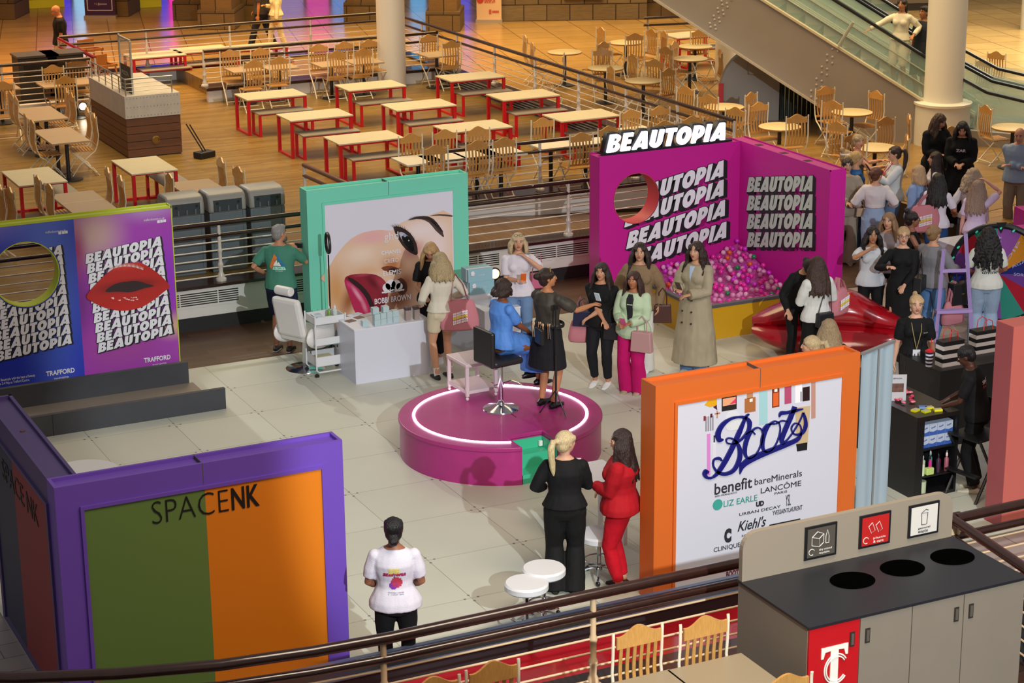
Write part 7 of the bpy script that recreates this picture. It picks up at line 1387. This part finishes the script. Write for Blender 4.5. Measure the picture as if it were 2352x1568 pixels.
for k in range(26): 
    e = MB().ell((0, 0, .012), (.032, .02, .014), n=9, m=6).build('sweet', mat(['d0405c', 'e07a8a', 'b02a4a', 'd86a4a'][k % 4], .3)); e.location = (ox+R_.uniform(.14, .45), oy+R_.uniform(.34, 1.1), .951+R_.uniform(0, .02)); e.rotation_euler = (0, 0, R_.uniform(0, 3)); tag(e, 'pink wrapped sweet in the pile on the black table', 'sweet', 'pink sweets on the black table')
o = counter(14.2, 17.98, 15.3, 18.75, .95, 'black counter carrying striped shopping bags', tb)
def strbag(x, y, w_, d_, h_, lab, rz=0, txt=True):
    o = empty('shopping_bag', (x, y, .9505), rz, lab, 'bag', 'striped paper shopping bags'); b = MB(); n = 6
    for k in range(n): b.m = k % 2; b.box(0, 0, h_*k/n, w_, d_, h_*(k+1)/n)
    b.build('bag_body', [mat('e2dfdc', .5), mat('141416', .5)], o, smooth=False)
    for yy in (.01, d_-.01): MB().tube([(w_*.3, yy, h_), (w_*.33, yy, h_+.1), (w_*.5, yy, h_+.13), (w_*.67, yy, h_+.1), (w_*.7, yy, h_)], .006, 6).build('handle', mat('c23a34', .5), o)
    if txt: place_text('SEPHORA', wallM(w_*.3, -.004, h_*.56), w_*.42, .025, mat('2a2a2c', .5), 'lettering', o)
strbag(14.3, 18.08, .3, .14, .3, 'left striped black and white paper bag on the black counter', .0, False); strbag(14.95, 18.3, .34, .14, .28, 'right striped paper bag with shop lettering on the black counter', 0)
o = empty('tumbler', (14.2, 18.2, .9505), 0, 'striped tumbler with red lid and straw beside the shopping bags', 'cup'); b = MB()
for k in range(8): b.m = k % 2; b.lathe([(.038+.0012*k, .022*k), (.038+.0012*(k+1), .022*(k+1))], 18)
b.build('cup_body', [mat('d9d4dc', .4), mat('1a1c3a', .4)], o); MB().lathe([(.05, .176), (.05, .19), (.02, .21), (0, .21)], 18).build('lid', mat('c2202a', .3), o); MB().tube([(.01, 0, .2), (.02, 0, .33)], .005, 6).build('straw', mat('c2202a', .4), o)
# folding director chair
p = G(2270, 1150); o = empty('director_chair', (p.x, p.y, 0), .2, 'black folding director chair beside the shelf table', 'chair'); 
for s in (0, .42): MB().tube([(-.22, s, 0), (.2, s, .72)], .018, 6).tube([(.22, s, 0), (-.2, s, .72)], .018, 6).build('leg', blackm, o)
MB().box(-.22, 0, .7, .24, .42, .72).build('seat', tb, o, smooth=False); MB().tube([(.24, 0, .7), (.26, 0, 1.05)], .014, 6).tube([(.24, .42, .7), (.26, .42, 1.05)], .014, 6).build('post', blackm, o); MB().box(.25, 0, .9, .262, .42, 1.06).build('backrest', tb, o, smooth=False); MB().box(-.24, 0, .3, -.16, .42, .32).build('footrest', blackm, o, smooth=False)
# prize wheel
wc = G(2330, 640, 1.15); wc = G(2296, 628, .82); o = empty('prize_wheel', (wc.x, wc.y, 0), rad(-52), 'big prize wheel with mint pegs and coloured wedges at the right edge', 'wheel'); RW = .64
b = MB(); b.tube([((RW+.03)*cos(2*pi*k/48), 0, wc.z+(RW+.03)*sin(2*pi*k/48)) for k in range(49)], [(.04, .045)]*49, 8, up=(0, 1, 0)); b.build('rim', mat('14161c', .4), o)
wcol = ['1c2470', 'c9821e', '8a4a9c', '2f8a7a', 'a8142c', '6a3a8c', '1c2470', 'c9821e', '8a4a9c', '2f8a7a', 'a8142c', '6a3a8c']
for k, c1 in enumerate(wcol):
    t0, t1 = 2*pi*k/12+.1, 2*pi*(k+1)/12+.1; MB().prism([(0, wc.z)]+[(RW*cos(t0+(t1-t0)*i/5), wc.z+RW*sin(t0+(t1-t0)*i/5)) for i in range(6)], -.02, .02).build('wedge', mat(c1, .4), o, smooth=False)
for k, s in enumerate(('SORRY', 'FRAGRANCE', 'LUCKY', 'DIP', 'AGAIN!', 'SORRY NO')): t_ = 2*pi*(k+.5)/12+.1+pi/2*0; t_ = rad(150)-2*pi*k/12; place_text(s, frame_M((.2*cos(t_), -.024, wc.z+.2*sin(t_)), (cos(t_), 0, sin(t_)), (-sin(t_), 0, cos(t_))), .34, .04, mat('b4aed6', .5), 'lettering', o)
for k in range(24): t_ = 2*pi*k/24; MB().tube([((RW+.015)*cos(t_), -.03, wc.z+(RW+.015)*sin(t_)), ((RW+.015)*cos(t_), -.11, wc.z+(RW+.015)*sin(t_))], .013, 8).build('peg', mat('3fd6b4', .35, emit=.15), o)
MB().box(-.05, .02, 0, .05, .1, wc.z).box(-.35, -.2, 0, .35, .3, .05).build('stand', blackm, o, smooth=False); MB().prism([(-.07, wc.z+.72), (.07, wc.z+.74), (.0, wc.z+.58)], -.07, -.05).build('pointer', blackm, o, smooth=False)
o = empty('lilac_easel', (16.55, 20.75, 0), rad(-20), 'lilac wooden easel frame leaning behind the grey hoodie woman', 'easel'); lil = mat('a88fc9', .45)
for s in (-.14, .14): MB().tube([(s*1.9, -.1, 0), (s, .12, 1.45 if s < 0 else 1.65)], .026, 4).build('rail', lil, o, smooth=False)
MB().box(-.24, -.04, .62, .24, .05, .66).build('tray', lil, o, smooth=False); MB().box(-.17, .05, 1.15, .17, .08, 1.19).build('crossbar', lil, o, smooth=False)
counter(17.85, 22.2, 18.5, 22.9, .98, 'white counter in the middle of the crowd', mat('b9bccb', .4))
bk2 = G(2300, 490, 1.4); o = empty('display_block', (19.0, 22.2, 0), rad(-12), 'magenta display block at the right edge above the prize wheel', 'display stand'); MB().box(0, 0, 0, 1.2, .55, 1.35).box(-.28, -.25, 0, .35, 0, 1.22).build('block_body', mat('b5168a', .4), o, smooth=False)
MB().box(.05, -.3, 0, .9, -.02, .5).build('step_box', tb, o, smooth=False) if False else None
o = empty('dark_panel', (16.1, 18.9, 0), rad(-25), 'dark grey slanted panel below the prize wheel', 'panel'); MB().prism([(0, 0), (1.7, 0), (1.7, 1.0), (.5, .9), (.12, .2)], 0, .08).build('panel_body', mat('26252a', .5), o, smooth=False)
o = empty('display_wall', (13.31, 15.72, 0), 0, 'salmon pink stand cut by the right edge of the picture', 'display wall'); MB().box(0, 0, 0, 1.6, .27, 2.2).build('wall_body', mat('c9685e', .45), o, smooth=False); MB().box(-.004, .002, .002, 0, .268, 2.198).build('edge_panel', mat('9c4c50', .5), o, smooth=False)
# white round table inside the purple corner and wheeled stools, white table
o = empty('low_table', (4.75, 19.9, 0), 0, 'round white table top showing inside the purple corner stand', 'table'); MB().lathe([(.36, .7), (.36, .73), (0, .73)], 36).build('tabletop', mat('e6e8ea', .3), o); MB().lathe([(.03, .02), (.03, .7)], 12).lathe([(.2, 0), (.2, .02), (0, .03)], 24).build('pedestal', chrome, o)
def wstool(px, py, zt, lab):
    p = G(px, py, zt); o = empty('wheeled_stool', (p.x, p.y, .012), .4, lab, 'stool', 'round white wheeled stools'); lw2 = mat('dcdde0', .35)
    MB().lathe([(.0, zt-.09), (.19, zt-.09), (.205, zt-.075), (.205, zt-.03), (.19, zt-.012), (0, zt-.01)], 36).build('seat', lw2, o); MB().lathe([(.022, .14), (.022, zt-.09)], 12).lathe([(.04, .1), (.035, .16)], 12).build('column', chrome, o)
    MB().tube([(.15*cos(t), .15*sin(t), .2) for t in [2*pi*i/28 for i in range(29)]], .009, 8).build('foot_ring', chrome, o)
    for k in range(5): a = 2*pi*k/5; MB().tube([(0, 0, .13), (.13*cos(a), .13*sin(a), .11), (.21*cos(a), .21*sin(a), .07)], .013, 8).build('leg', chrome, o); MB().ell((.21*cos(a), .21*sin(a), .03), (.02, .028, .028)).build('caster', blackm, o)
wstool(1209, 1336, .56, 'white wheeled stool nearest the railing'); wstool(1249, 1302, .58, 'white wheeled stool just behind the nearest one'); wstool(1376, 1222, .5, 'white wheeled stool half hidden behind the red outfit')
o = empty('white_table', (8.95, 17.1, 0), 0, 'white square table between the two standing women at the front', 'table'); MB().box(0, 0, .72, .7, .6, .75).build('tabletop', whitep, o, smooth=False)
for q in ((.02, .02), (.64, .02), (.02, .54), (.64, .54)): MB().box(q[0], q[1], 0, q[0]+.04, q[1]+.04, .72).build('leg', whitep, o, smooth=False)
# wood ledge in front of the man at the right
LA, LC = G(2262, 526, .78), G(2400, 492, .78); d = (LC-LA).normalized(); nn = V((-d.y, d.x, 0)); A_, B_ = LA, LA+d*4
structure(MB().slab([(A_.x, A_.y), (B_.x, B_.y), (B_.x+nn.x*.4, B_.y+nn.y*.4), (A_.x+nn.x*.4, A_.y+nn.y*.4)], .74, .78).build('trim_6', plank_mat('c89a52', 'b98a44', .2, 2, .3, 'X'), smooth=False), 'golden wood ledge at the right')
structure(MB().slab([(A_.x, A_.y), (B_.x, B_.y), (B_.x+nn.x*.36, B_.y+nn.y*.36), (A_.x+nn.x*.36, A_.y+nn.y*.36)], 0, .74).build('trim_7', mat('16130f', .5), smooth=False), 'black face under the wood ledge')
